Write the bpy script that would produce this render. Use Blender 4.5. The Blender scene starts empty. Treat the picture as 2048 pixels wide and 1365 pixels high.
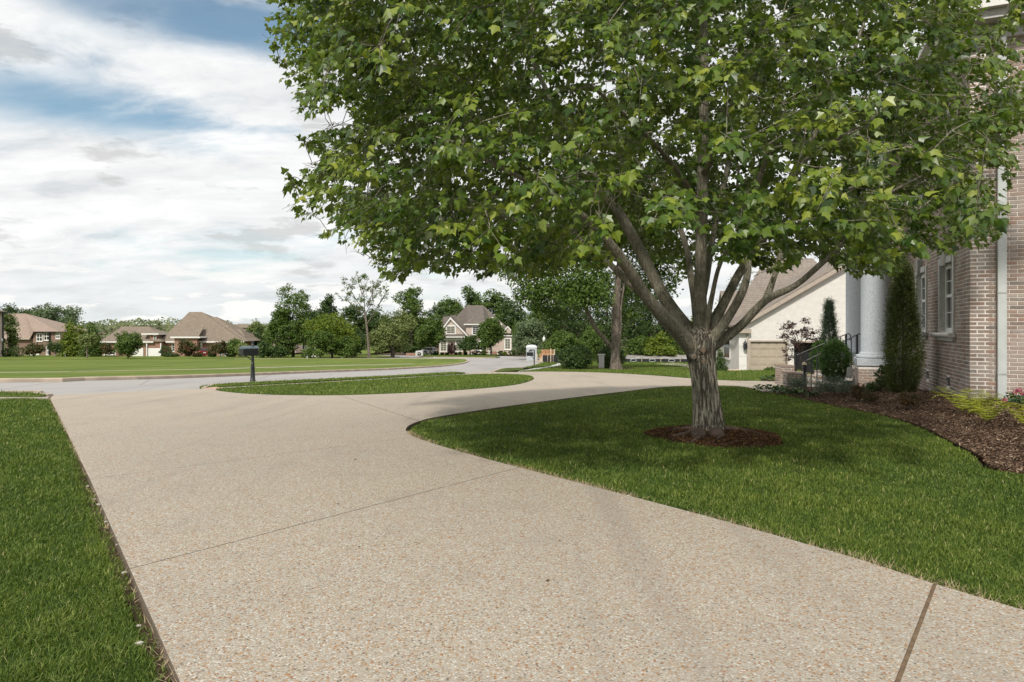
import bpy, bmesh, math, random
import numpy as np
from mathutils import Vector, Matrix
from mathutils.geometry import delaunay_2d_cdt
R = math.radians
rng = np.random.default_rng(11)
random.seed(11)
S = bpy.context.scene
C = S.collection

# ---------------------------------------------------------------- camera, sky, sun, exposure
F, CX, HZ, CAMH = 1300.0, 1024.0, 657.0, 1.5      # focal length in photo pixels, centre column, horizon row, eye height
cam_d = bpy.data.cameras.new('camera'); cam = bpy.data.objects.new('camera', cam_d); C.objects.link(cam)
cam.location = (0, 0, CAMH); cam.rotation_euler = (R(90), 0, 0)
cam_d.sensor_width = 36; cam_d.lens = F / 2048 * 36; cam_d.shift_y = -25.5 / 2048
cam_d.clip_start = 0.05; cam_d.clip_end = 5000
S.camera = cam
SUN_EL, SUN_AZ = 46.0, 20.0                        # sun behind the camera, a little to the left
sd = bpy.data.lights.new('sun', 'SUN'); sun = bpy.data.objects.new('sun', sd); C.objects.link(sun)
sd.energy = 2.8; sd.angle = R(4.0); sd.color = (1.0, 0.95, 0.87)
sun.location = (-10, -20, 40)
sdir = Vector((math.sin(R(SUN_AZ)) * math.cos(R(SUN_EL)), math.cos(R(SUN_AZ)) * math.cos(R(SUN_EL)), -math.sin(R(SUN_EL))))
sun.rotation_euler = sdir.to_track_quat('-Z', 'Y').to_euler()
S.view_settings.view_transform = 'Standard'; S.view_settings.look = 'None'
S.view_settings.exposure = 0.40; S.view_settings.gamma = 1.0; S.view_settings.use_curve_mapping = False
S.cycles.max_bounces = 6; S.cycles.diffuse_bounces = 3; S.cycles.glossy_bounces = 2
S.cycles.transmission_bounces = 4; S.cycles.transparent_max_bounces = 4
S.cycles.use_denoising = True; S.cycles.caustics_reflective = False; S.cycles.caustics_refractive = False

class NT:
    """small node-tree helper"""
    def __init__(s, nt): s.nt = nt
    def n(s, t, **kw):
        nd = s.nt.nodes.new(t)
        for k, v in kw.items():
            if k.startswith('_'): setattr(nd, k[1:], v)
        for k, v in kw.items():
            if k.startswith('_'): continue
            key = int(k[1:]) if k[0] == 'i' and k[1:].isdigit() else k.replace('__', ' ')
            s.set(nd.inputs[key], v)
        return nd
    def set(s, inp, v):
        if isinstance(v, bpy.types.NodeSocket): s.nt.links.new(v, inp)
        elif isinstance(v, bpy.types.Node): s.nt.links.new(v.outputs[0], inp)
        elif isinstance(v, (tuple, list)) and len(v) == 3 and inp.type == 'RGBA': inp.default_value = (*v, 1)
        else: inp.default_value = v
    def math(s, op, a, b=0.0, c=None, clamp=False):
        m = s.n('ShaderNodeMath', _operation=op, _use_clamp=clamp, i0=a, i1=b)
        if c is not None: s.set(m.inputs[2], c)
        return m.outputs[0]
    def vmath(s, op, a, b=(0, 0, 0)):
        return s.n('ShaderNodeVectorMath', _operation=op, i0=a, i1=b).outputs[0]
    def noise(s, vec, scale, detail=3, rough=0.55, dist=0.0):
        nd = s.n('ShaderNodeTexNoise', Scale=scale, Detail=detail, Roughness=rough, Distortion=dist)
        if vec is not None: s.set(nd.inputs['Vector'], vec)
        return nd.outputs[0]
    def ramp(s, fac, stops, interp='LINEAR'):
        r = s.n('ShaderNodeValToRGB'); r.color_ramp.interpolation = interp
        el = r.color_ramp.elements
        while len(el) < len(stops): el.new(0.5)
        for e, (p, c) in zip(el, stops):
            e.position = p; e.color = (*c, 1) if len(c) == 3 else c
        s.set(r.inputs[0], fac); return r.outputs[0]
    def mix(s, f, a, b, blend='MIX'):
        m = s.n('ShaderNodeMix', _data_type='RGBA', _blend_type=blend)
        s.set(m.inputs[0], f); s.set(m.inputs[6], a); s.set(m.inputs[7], b)
        return m.outputs[2]
    def maprange(s, v, a, b, c=0.0, d=1.0, interp='SMOOTHSTEP'):
        m = s.n('ShaderNodeMapRange', _interpolation_type=interp)
        for i, x in enumerate((v, a, b, c, d)): s.set(m.inputs[i], x)
        return m.outputs[0]
    def pos(s): return s.n('ShaderNodeNewGeometry').outputs['Position']
    def obj(s): return s.n('ShaderNodeTexCoord').outputs['Object']
    def attr(s, name): return s.n('ShaderNodeAttribute', _attribute_name=name).outputs['Fac']
    def bump(s, h, strength=0.5, dist=0.02):
        return s.n('ShaderNodeBump', Strength=strength, Distance=dist, Height=h).outputs[0]

# world: physical sky under a broken sheet of thin cloud
W = bpy.data.worlds.new('World'); S.world = W; W.use_nodes = True
nt = W.node_tree; nt.nodes.clear(); w = NT(nt)
sky = w.n('ShaderNodeTexSky', _sky_type='NISHITA', _sun_disc=False, _sun_elevation=R(SUN_EL), _sun_rotation=R(180 + SUN_AZ),
          _air_density=1.0, _dust_density=0.6, _ozone_density=1.6)
blue = w.mix(1.0, sky.outputs[0], (0.080, 0.102, 0.095), 'MULTIPLY')
d = w.vmath('NORMALIZE', w.n('ShaderNodeTexCoord').outputs['Generated'])
sx = w.n('ShaderNodeSeparateXYZ', i0=d)
den = w.math('ADD', w.math('MAXIMUM', sx.outputs[2], 0.0), 0.20)
px = w.math('DIVIDE', sx.outputs[0], den); py = w.math('DIVIDE', sx.outputs[1], den)
pl = w.n('ShaderNodeCombineXYZ', i0=px, i1=py, i2=0.0).outputs[0]
warp = w.noise(pl, 0.9, 3, 0.5)
pw = w.vmath('ADD', pl, w.n('ShaderNodeCombineXYZ', i0=w.math('MULTIPLY', warp, 0.9), i1=w.math('MULTIPLY', warp, 0.5), i2=0.0).outputs[0])
m1 = w.n('ShaderNodeMapping', i0=pw, Scale=(0.62, 1.15, 1), Rotation=(0, 0, R(-8)), Location=(3.1, 1.7, 0.0)).outputs[0]
cov = w.noise(m1, 1.0, 7, 0.56)
fine = w.noise(w.n('ShaderNodeMapping', i0=pw, Scale=(2.0, 3.6, 1), Location=(7.3, 2.2, 0)).outputs[0], 1.5, 8, 0.62)
cov = w.math('ADD', cov, w.math('MULTIPLY', w.math('SUBTRACT', fine, 0.5), 0.42))
cov = w.math('ADD', cov, 0.15)
def hole(u, v, kx, kz, amt):
    c = Vector(((u - CX) / F, 1.0, (HZ - v) / F)).normalized()
    q = w.vmath('MULTIPLY', w.vmath('SUBTRACT', d, tuple(c)), (kx, 3.0, kz))
    q = w.vmath('ADD', q, w.n('ShaderNodeCombineXYZ', i0=w.math('MULTIPLY', w.math('SUBTRACT', fine, 0.5), 1.6), i1=0.0, i2=w.math('MULTIPLY', w.math('SUBTRACT', warp, 0.5), 2.2)).outputs[0])
    ln = w.n('ShaderNodeVectorMath', _operation='LENGTH', i0=q).outputs['Value']
    return w.maprange(ln, 0.0, 1.25, amt, 0.0)
for h in ((450, 30, 3.4, 15, 0.39), (330, 262, 3.4, 24, 0.33), (60, 130, 4.5, 20, 0.08)):
    cov = w.math('SUBTRACT', cov, hole(*h))
thick = w.maprange(cov, 0.26, 0.64, 0.10, 1.0)
low = w.maprange(sx.outputs[2], 0.02, 0.22, 1.0, 0.0)             # the sheet closes up towards the horizon
thick = w.math('MAXIMUM', thick, w.math('MULTIPLY', low, 0.95))
# small grey scraps and white heaps under the sheet
aw = w.n('ShaderNodeCombineXYZ', i0=px, i1=w.math('MULTIPLY', sx.outputs[2], 26.0), i2=py).outputs[0]
scr = w.noise(w.n('ShaderNodeMapping', i0=d, Scale=(6.0, 6.0, 22.0), Location=(1.4, 0.3, 2.6)).outputs[0], 1.0, 6, 0.58)
grey = w.maprange(scr, 0.56, 0.64, 0.0, 1.0)
tone = w.math('ADD', w.math('MULTIPLY', w.noise(m1, 2.6, 7, 0.62), 0.65), w.math('MULTIPLY', fine, 0.35))
cloud = w.ramp(tone, [(0.34, (0.50, 0.525, 0.545)), (0.46, (0.67, 0.68, 0.685)), (0.56, (0.76, 0.765, 0.76)), (0.68, (0.84, 0.835, 0.82))])
cloud = w.mix(w.math('MULTIPLY', grey, 0.75), cloud, (0.47, 0.475, 0.47))
heap = w.noise(w.n('ShaderNodeMapping', i0=d, Scale=(7.0, 7.0, 30.0), Location=(4.2, 1.3, 0.4)).outputs[0], 1.0, 7, 0.6)
heapm = w.math('MULTIPLY', w.maprange(heap, 0.52, 0.565, 0.0, 1.0), w.maprange(sx.outputs[2], 0.02, 0.14, 1.0, 0.0))
cloud = w.mix(w.math('MULTIPLY', w.maprange(sx.outputs[2], 0.0, 0.13, 1.0, 0.0), 0.7), cloud, (0.60, 0.635, 0.64))
cloud = w.mix(w.math('MULTIPLY', heapm, 0.85), cloud, (0.80, 0.79, 0.765))
col = w.mix(thick, blue, cloud)
bg = w.n('ShaderNodeBackground', Color=col, Strength=1.0)
w.nt.links.new(bg.outputs[0], w.n('ShaderNodeOutputWorld').inputs[0])

# ---------------------------------------------------------------- the lie of the land: level by the house, falling towards the street
_tp = [(-80, 0), (8, 0), (24, -.46), (50, -1.7), (93, -3.15), (127, -4.0), (156, -4.74), (200, -5.6), (270, -5.9), (380, -3.0), (520, 2.0), (700, 5.0), (1500, 8.0)]
_td = np.arange(-80, 1500, 0.5)
_tz = np.interp(_td, [p[0] for p in _tp], [p[1] for p in _tp])
_k = np.hanning(15); _k /= _k.sum()
_tz = np.convolve(np.pad(_tz, 7, mode='edge'), _k, 'valid')
def T(y): return np.interp(y, _td, _tz)
_gd = np.concatenate([np.arange(1.2, 30, 0.02), np.arange(30, 420, 0.1)])
_gv = HZ + F * (CAMH - T(_gd)) / _gd
def G(u, v):
    """ground point seen at photo pixel (u, v)"""
    k = int(np.argmax(_gv <= v)); dd = float(_gd[k])
    return ((u - CX) * dd / F, dd)
def P(u, v, y): return Vector(((u - CX) * y / F, y, CAMH - (v - HZ) * y / F))
def px2m(y): return y / F
def TZ(x, y): return float(T(y))
# ---------------------------------------------------------------- object helpers
OFF = {}
def tag(o, label=None, cat=None, group=None, kind=None):
    if label: o['label'] = label
    if cat: o['category'] = cat
    if group: o['group'] = group
    if kind: o['kind'] = kind
    return o
def empty(name, loc, label=None, cat=None, group=None, kind=None):
    o = bpy.data.objects.new(name, None); C.objects.link(o); o.location = loc; o.empty_display_size = 0.2
    OFF[o.name] = Vector(loc)
    return tag(o, label, cat, group, kind)
def link(name, me, mat=None, parent=None):
    o = bpy.data.objects.new(name, me); C.objects.link(o)
    if mat and not me.materials: me.materials.append(mat)
    if parent:
        o.parent = parent; OFF[o.name] = OFF.get(parent.name, Vector((0, 0, 0)))
    return o
def np_mesh(name, V, Fc, mat=None, smooth=False, rnd=None):
    """V (n,3) float array, Fc (m,k) int array of equal-sized faces"""
    V = np.ascontiguousarray(V, dtype=np.float32); Fc = np.ascontiguousarray(Fc, dtype=np.int32)
    me = bpy.data.meshes.new(name); m, k = Fc.shape
    me.vertices.add(len(V)); me.vertices.foreach_set('co', V.ravel())
    me.loops.add(m * k); me.loops.foreach_set('vertex_index', Fc.ravel())
    me.polygons.add(m); me.polygons.foreach_set('loop_start', np.arange(0, m * k, k, dtype=np.int32))
    me.polygons.foreach_set('use_smooth', np.full(m, bool(smooth)))
    me.update(calc_edges=True)
    if rnd is not None:
        a = me.attributes.new('rnd', 'FLOAT', 'POINT'); a.data.foreach_set('value', np.ascontiguousarray(rnd, dtype=np.float32))
    if mat: me.materials.append(mat)
    return me
class MB:
    """collects shapes in world coordinates; build() links them as one mesh object"""
    def __init__(s): s.v, s.f = [], []
    def add(s, vs, fs):
        b = len(s.v); s.v += [tuple(p) for p in vs]; s.f += [tuple(b + i for i in f) for f in fs]; return s
    def box(s, x0, x1, y0, y1, z0, z1):
        return s.add([(x0,y0,z0),(x1,y0,z0),(x1,y1,z0),(x0,y1,z0),(x0,y0,z1),(x1,y0,z1),(x1,y1,z1),(x0,y1,z1)],
                     [(0,3,2,1),(4,5,6,7),(0,1,5,4),(1,2,6,5),(2,3,7,6),(3,0,4,7)])
    def fbox(s, o, ax, ay, az):
        """box from a corner and three edge vectors"""
        o, ax, ay, az = Vector(o), Vector(ax), Vector(ay), Vector(az)
        return s.add([o, o+ax, o+ax+ay, o+ay, o+az, o+ax+az, o+ax+ay+az, o+ay+az],
                     [(0,3,2,1),(4,5,6,7),(0,1,5,4),(1,2,6,5),(2,3,7,6),(3,0,4,7)])
    def poly(s, pts): return s.add(pts, [tuple(range(len(pts)))])
    def prism(s, pts, vec):
        n = len(pts); vec = Vector(vec); q = [Vector(p) + vec for p in pts]
        return s.add(list(pts) + q, [tuple(reversed(range(n))), tuple(range(n, 2*n))] + [(i, (i+1) % n, n + (i+1) % n, n + i) for i in range(n)])
    def tube(s, pts, rad, n=8):
        pts = [Vector(p) for p in pts]
        if not hasattr(rad, '__len__'): rad = [rad] * len(pts)
        vs, fs, ref = [], [], Vector((0.3, 0.9, 0.2)).normalized()
        for i, p in enumerate(pts):
            t = (pts[min(i+1, len(pts)-1)] - pts[max(i-1, 0)]).normalized()
            a = t.cross(ref)
            if a.length < 1e-3: a = t.cross(Vector((1, 0, 0)))
            a.normalize(); b = t.cross(a)
            for k in range(n):
                w_ = 2 * math.pi * k / n
                vs.append(p + (a * math.cos(w_) + b * math.sin(w_)) * rad[i])
        for i in range(len(pts) - 1):
            for k in range(n):
                fs.append((i*n+k, i*n+(k+1) % n, (i+1)*n+(k+1) % n, (i+1)*n+k))
        fs.append(tuple(reversed(range(n)))); fs.append(tuple(range((len(pts)-1)*n, len(pts)*n)))
        return s.add(vs, fs)
    def lathe(s, c, prof, n=16):
        """prof: list of (radius, z above c)"""
        c = Vector(c); vs, fs = [], []
        for r, z in prof:
            for k in range(n):
                vs.append(c + Vector((r * math.cos(2*math.pi*k/n), r * math.sin(2*math.pi*k/n), z)))
        for i in range(len(prof) - 1):
            for k in range(n):
                fs.append((i*n+k, i*n+(k+1) % n, (i+1)*n+(k+1) % n, (i+1)*n+k))
        fs.append(tuple(reversed(range(n)))); fs.append(tuple(range((len(prof)-1)*n, len(prof)*n)))
        return s.add(vs, fs)
    def build(s, name, mat, parent=None, smooth=False, bevel=0.0):
        off = OFF.get(parent.name, Vector((0, 0, 0))) if parent else Vector((0, 0, 0))
        me = bpy.data.meshes.new(name)
        me.from_pydata([tuple(Vector(v) - off) for v in s.v], [], s.f); me.update()
        if smooth:
            for p in me.polygons: p.use_smooth = True
            try: me.set_sharp_from_angle(angle=R(40))
            except Exception: pass
        o = link(name, me, mat, parent)
        if bevel:
            m = o.modifiers.new('bevel', 'BEVEL'); m.width = bevel; m.segments = 2; m.limit_method = 'ANGLE'
        return o
def mb(): return MB()

# ---------------------------------------------------------------- materials
MATS = {}
def mat(name, fn):
    m = bpy.data.materials.new(name); m.use_nodes = True; m.node_tree.nodes.clear()
    n = NT(m.node_tree); out = n.n('ShaderNodeOutputMaterial'); sh = fn(n)
    m.node_tree.links.new(sh if isinstance(sh, bpy.types.NodeSocket) else sh.outputs[0], out.inputs[0])
    MATS[name] = m; return m
def pbsdf(n, col, rough=0.7, bump=None, metal=0.0, spec=0.5, **kw):
    p = n.n('ShaderNodeBsdfPrincipled', Base__Color=col, Roughness=rough, Metallic=metal)
    p.inputs['Specular IOR Level'].default_value = spec
    if bump is not None: n.set(p.inputs['Normal'], bump)
    for k, v in kw.items(): n.set(p.inputs[k.replace('__', ' ')], v)
    return p
def plain(name, col, rough=0.6, var=0.12, scale=6.0, metal=0.0, spec=0.4, bstr=0.15):
    def f(n):
        t = n.noise(n.pos(), scale, 5, 0.6)
        c = n.mix(n.maprange(t, 0.3, 0.7), tuple(x * (1 - var) for x in col), tuple(min(1, x * (1 + var)) for x in col))
        return pbsdf(n, c, rough, n.bump(n.noise(n.pos(), scale * 9, 3), bstr, 0.01), metal, spec)
    return mat(name, f)
def aggregate(n):
    p = n.pos()
    v = n.n('ShaderNodeTexVoronoi', Vector=p, Scale=88.0, Randomness=1.0)
    v2 = n.n('ShaderNodeTexVoronoi', Vector=p, Scale=120.0, Randomness=1.0)
    pick = n.n('ShaderNodeSeparateColor', i0=v.outputs['Color'])
    pick2 = n.n('ShaderNodeSeparateColor', i0=v2.outputs['Color'])
    c1 = n.ramp(pick.outputs[0], [(0.0, (.47, .43, .375)), (0.20, (.43, .335, .24)), (0.38, (.36, .22, .115)), (0.48, (.42, .365, .295)), (0.60, (.31, .125, .042)), (0.69, (.58, .55, .50)), (0.82, (.16, .13, .105)), (0.90, (.42, .25, .135))], 'CONSTANT')
    c2 = n.ramp(pick2.outputs[1], [(0.0, (.44, .395, .34)), (0.35, (.36, .30, .235)), (0.65, (.50, .455, .395)), (0.88, (.25, .19, .135))], 'CONSTANT')
    c = n.mix(n.math('GREATER_THAN', pick.outputs[1], 0.52), c2, c1)
    paste = n.maprange(v.outputs['Distance'], 0.40, 0.62)
    c = n.mix(n.math('MULTIPLY', paste, 0.62), c, (.31, .262, .21))
    # far off the stones run together
    cd = n.n('ShaderNodeVectorMath', _operation='LENGTH', i0=p).outputs['Value']
    c = n.mix(n.maprange(cd, 7.0, 26.0, 0.0, 0.75), c, (.415, .352, .285))
    big = n.noise(p, 0.35, 4, 0.6); mid = n.noise(p, 1.7, 5, 0.65)
    c = n.mix(n.maprange(big, 0.38, 0.68, 0.0, 0.14), c, (.25, .225, .205))
    c = n.mix(n.maprange(mid, 0.50, 0.72, 0.0, 0.24), c, (.25, .22, .19))
    c = n.mix(1.0, c, (0.98, 1.0, 0.99), 'MULTIPLY')
    spots = n.math('MULTIPLY', n.maprange(n.noise(p, 3.3, 4, 0.7), 0.70, 0.76), 0.45); tyre = n.noise(n.n('ShaderNodeMapping', i0=p, Rotation=(0, 0, R(-37)), Scale=(1.6, 0.10, 1)).outputs[0], 1.0, 4, 0.6)
    c = n.mix(spots, c, (.10, .09, .08)); c = n.mix(n.maprange(tyre, 0.50, 0.70, 0.0, 0.30), c, (.22, .19, .165))
    h = n.math('ADD', n.maprange(v.outputs['Distance'], 0.0, 0.6, 1.0, 0.0), n.math('MULTIPLY', n.noise(p, 260, 2), 0.3))
    nz = n.n('ShaderNodeSeparateXYZ', i0=n.n('ShaderNodeNewGeometry').outputs['True Normal']).outputs[2]
    c = n.mix(n.maprange(nz, 0.3, 0.6, 0.85, 0.0), c, n.mix(mid, (.09, .068, .05), (.20, .155, .115)))   # soil splashed on the sawn edge
    return pbsdf(n, c, 0.82, n.bump(h, 0.6, 0.005), spec=0.25)
mat('aggregate', aggregate)
def asphalt(n):
    p = n.pos(); a = n.noise(p, 60, 4, 0.7); b = n.noise(n.n('ShaderNodeMapping', i0=p, Scale=(0.6, 0.12, 1), Rotation=(0, 0, R(20))).outputs[0], 0.6, 5, 0.6)
    c = n.mix(n.maprange(a, 0.3, 0.7), (.285, .272, .258), (.40, .385, .365))
    c = n.mix(n.maprange(b, 0.45, 0.72, 0.0, 0.5), c, (.215, .205, .197))
    pt = n.n('ShaderNodeTexVoronoi', Vector=n.n('ShaderNodeMapping', i0=p, Scale=(0.22, 0.07, 1), Rotation=(0, 0, R(20))).outputs[0], Scale=1.0, _feature='DISTANCE_TO_EDGE')
    c = n.mix(n.maprange(pt.outputs[0], 0.0, 0.006, 0.55, 0.0), c, (.12, .115, .11))
    return pbsdf(n, c, 0.85, n.bump(a, 0.3, 0.01), spec=0.3)
mat('road', asphalt)
plain('kerb', (.43, .35, .275), 0.85, 0.16, 1.2)
plain('sidewalk', (.36, .315, .26), 0.85, 0.1, 0.9)
plain('sidewalk_pink', (.44, .30, .235), 0.85, 0.14, 1.2)
plain('walk_white', (.50, .49, .47), 0.85, 0.08, 0.9)
plain('sealant', (.17, .115, .07), 0.8, 0.25, 20)
plain('crack', (.10, .085, .07), 0.9, 0.2, 20)
def soil(n):
    p = n.pos(); a = n.noise(p, 18, 6, 0.7)
    c = n.ramp(a, [(0.3, (.04, .028, .018)), (0.55, (.085, .06, .038)), (0.72, (.17, .13, .08))])
    return pbsdf(n, c, 0.95, n.bump(a, 0.8, 0.03), spec=0.1)
mat('soil', soil)
def mulch(n):
    p = n.pos(); v = n.n('ShaderNodeTexVoronoi', Vector=n.n('ShaderNodeMapping', i0=p, Scale=(1.0, 1.7, 1.4)).outputs[0], Scale=30.0, Randomness=1.0)
    a = n.n('ShaderNodeSeparateColor', i0=v.outputs['Color'])
    c = n.ramp(a.outputs[0], [(0.0, (.03, .018, .012)), (0.45, (.075, .04, .024)), (0.8, (.13, .075, .045)), (1.0, (.22, .15, .10))])
    return pbsdf(n, c, 0.95, n.bump(v.outputs['Distance'], 0.9, 0.03), spec=0.1)
mat('mulch', mulch)
def chip(n):
    r = n.attr('rnd')
    c = n.ramp(r, [(0.0, (.045, .030, .022)), (0.4, (.105, .066, .044)), (0.72, (.175, .112, .074)), (0.9, (.27, .19, .13)), (1.0, (.42, .335, .25))])
    return pbsdf(n, c, 0.9, None, spec=0.15)
mat('chip', chip)
def chip_old(n):
    r = n.attr('rnd')
    c = n.ramp(r, [(0.0, (.03, .019, .012)), (0.4, (.085, .042, .020)), (0.75, (.16, .076, .028)), (1.0, (.30, .19, .09))])
    return pbsdf(n, c, 0.9, None, spec=0.15)
mat('chip_old', chip_old)
def turf(name, a, b, c_, sc=1.0):
    def f(n):
        p = n.pos(); x = n.noise(p, 0.5 * sc, 4, 0.6); y = n.noise(p, 9 * sc, 4, 0.7); z = n.noise(p, 55 * sc, 3, 0.7)
        q = n.math('ADD', n.math('MULTIPLY', x, 0.35), n.math('ADD', n.math('MULTIPLY', y, 0.3), n.math('MULTIPLY', z, 0.35)))
        st = n.noise(n.n('ShaderNodeMapping', i0=p, Rotation=(0, 0, R(15)), Scale=(0.9, 0.05, 1)).outputs[0], 1.0, 2, 0.5); q = n.math('ADD', q, n.math('MULTIPLY', n.math('SUBTRACT', st, 0.5), 0.34))
        c = n.ramp(q, [(0.36, a), (0.5, b), (0.64, c_)])
        return pbsdf(n, c, 0.9, n.bump(n.math('ADD', z, y), 0.8, 0.03), spec=0.1)
    return mat(name, f)
turf('turf', (.028, .048, .011), (.048, .080, .017), (.078, .112, .028))
turf('turf_far', (.072, .108, .020), (.122, .165, .030), (.19, .215, .055), 0.35)
turf('turf_mid', (.050, .076, .014), (.078, .112, .020), (.115, .145, .032), 0.6)
turf('hill_green', (.05, .07, .02), (.08, .11, .03), (.12, .15, .05), 0.05)
def blade(n):
    r = n.attr('rnd'); p = n.pos()
    big = n.noise(p, 0.55, 3, 0.6)
    c = n.ramp(r, [(0.0, (.042, .080, .013)), (0.3, (.080, .132, .020)), (0.6, (.126, .186, .031)), (0.80, (.185, .242, .050)), (0.92, (.26, .295, .085)), (1.0, (.42, .38, .20))])
    c = n.mix(n.maprange(big, 0.36, 0.66, 0.0, 0.55), c, n.mix(1.0, c, (1.45, 1.28, 1.15), 'MULTIPLY'))
    d_ = pbsdf(n, c, 0.55, None, spec=0.25); t = n.n('ShaderNodeBsdfTranslucent', Color=n.mix(1.0, c, (1.1, 1.2, 0.6), 'MULTIPLY'))
    return n.n('ShaderNodeMixShader', i0=0.28, i1=d_.outputs[0], i2=t.outputs[0])
mat('blade', blade)
plain('straw', (.36, .28, .17), 0.9, 0.3, 40)
def leafmat(name, cols, under=None, trans=0.35, gloss=0.3, rough=0.45):
    def f(n):
        r = n.attr('rnd'); k = len(cols) - 1
        c = n.ramp(r, [(i / k, x) for i, x in enumerate(cols)])
        if under:
            u_ = n.mix(n.math('GREATER_THAN', n.math('FRACT', n.math('MULTIPLY', r, 17.3)), 0.86), under, (.26, .32, .19))
            c = n.mix(n.math('MULTIPLY', n.n('ShaderNodeNewGeometry').outputs['Backfacing'], 0.8), c, u_)
        d_ = pbsdf(n, c, rough, None, spec=gloss)
        t = n.n('ShaderNodeBsdfTranslucent', Color=n.mix(1.0, c, (1.25, 1.35, 0.5), 'MULTIPLY'))
        return n.n('ShaderNodeMixShader', i0=trans, i1=d_.outputs[0], i2=t.outputs[0])
    return mat(name, f)
leafmat('maple_leaf', [(.028, .062, .009), (.062, .118, .013), (.120, .182, .018), (.20, .262, .028), (.36, .39, .065)], (.15, .205, .070), 0.36, 0.5, 0.38)
leafmat('leaf_dark', [(.026, .050, .014), (.044, .080, .018), (.064, .108, .024), (.095, .14, .034)], None, 0.25)
leafmat('leaf_mid', [(.042, .082, .014), (.072, .124, .020), (.105, .162, .028), (.15, .20, .045)], None, 0.3)
leafmat('leaf_yellow', [(.070, .112, .012), (.120, .175, .018), (.17, .225, .024), (.23, .27, .035)], None, 0.32)
leafmat('leaf_pale', [(.09, .125, .036), (.145, .185, .055), (.21, .25, .085), (.30, .33, .14)], None, 0.3)
leafmat('leaf_silver', [(.060, .095, .040), (.10, .145, .065), (.16, .21, .11), (.26, .31, .19)], None, 0.3)
leafmat('leaf_crape', [(.032, .060, .014), (.055, .085, .02), (.11, .075, .03), (.22, .075, .045)], None, 0.25)
leafmat('leaf_purple', [(.022, .012, .012), (.045, .020, .018), (.075, .032, .026), (.11, .055, .04)], None, 0.25)
leafmat('leaf_box', [(.020, .050, .008), (.036, .085, .012), (.060, .125, .016), (.095, .165, .025)], None, 0.25)
leafmat('leaf_juniper', [(.034, .054, .014), (.066, .092, .022), (.105, .130, .032), (.16, .17, .055)], None, 0.15)
leafmat('leaf_blue', [(.030, .050, .028), (.055, .085, .050), (.085, .12, .075), (.13, .17, .11)], None, 0.15)
leafmat('leaf_hosta', [(.022, .050, .020), (.040, .080, .030), (.065, .11, .045), (.13, .19, .05)], None, 0.2)
leafmat('leaf_lavender', [(.070, .095, .070), (.11, .14, .105), (.16, .19, .15), (.22, .25, .20)], None, 0.15)
leafmat('leaf_rust', [(.030, .045, .014), (.060, .060, .02), (.11, .060, .025), (.17, .075, .03)], None, 0.2)
leafmat('leaf_fern', [(.16, .20, .015), (.25, .29, .025), (.36, .38, .04), (.46, .45, .08)], None, 0.3)
leafmat('petal', [(.30, .03, .11), (.46, .06, .19), (.58, .13, .28), (.62, .30, .32)], None, 0.25)
leafmat('leaf_hill', [(.070, .10, .040), (.11, .145, .055), (.16, .19, .075), (.21, .23, .11)], None, 0.2)
def bark(name, a, b, c_, sc=1.0, groove=1.0):
    def f(n):
        p = n.obj(); q = n.n('ShaderNodeMapping', i0=p, Scale=(1, 1, 0.11)).outputs[0]
        wv = n.noise(q, 34 * sc, 5, 0.62, 0.6); f2 = n.noise(p, 60 * sc, 4, 0.7); l = n.noise(p, 5, 4, 0.6)
        g = n.maprange(wv, 0.42, 0.55)
        c = n.mix(g, a, b); c = n.mix(n.maprange(l, 0.5, 0.7, 0.0, 0.75), c, c_); c = n.mix(n.maprange(f2, 0.35, 0.65, 0.0, 0.4), c, a)
        return pbsdf(n, c, 0.9, n.bump(n.math('ADD', n.math('MULTIPLY', g, groove), n.math('MULTIPLY', f2, 0.35)), 1.0, 0.03), spec=0.15)
    return mat(name, f)
bark('bark_trunk', (.080, .068, .052), (.40, .36, .285), (.38, .385, .295))
bark('bark_limb', (.20, .18, .135), (.36, .33, .255), (.40, .395, .305), 1.8, 0.35)
bark('bark_pale', (.12, .095, .075), (.28, .235, .19), (.24, .21, .17), 0.5)
bark('bark_dark', (.05, .04, .03), (.12, .10, .08), (.13, .12, .10), 0.4)
plain('root', (.10, .072, .055), 0.9, 0.25, 14)
plain('cut_wood', (.19, .135, .095), 0.9, 0.3, 30)
# masonry
def brickmat(n):
    r = n.math('FRACT', n.math('ADD', n.attr('rnd'), n.n('ShaderNodeObjectInfo').outputs['Random']))
    p = n.pos(); a = n.noise(p, 22, 5, 0.7); b = n.noise(p, 1.1, 4, 0.6); wsh = n.noise(p, 6, 5, 0.65)
    c = n.ramp(r, [(0.0, (.31, .235, .185)), (0.18, (.26, .19, .15)), (0.36, (.37, .30, .25)), (0.55, (.32, .255, .215)), (0.7, (.33, .205, .15)), (0.85, (.19, .165, .145)), (1.0, (.40, .335, .28))])
    c = n.mix(n.maprange(a, 0.45, 0.75, 0.0, 0.4), c, (.45, .39, .345))
    c = n.mix(n.maprange(n.math('ADD', n.math('MULTIPLY', b, 0.6), n.math('MULTIPLY', wsh, 0.4)), 0.48, 0.62, 0.0, 0.35), c, (.50, .46, .43))
    return pbsdf(n, c, 0.9, n.bump(a, 0.6, 0.006), spec=0.15)
mat('brick', brickmat)
plain('mortar', (.76, .72, .67), 0.95, 0.12, 12)
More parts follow.
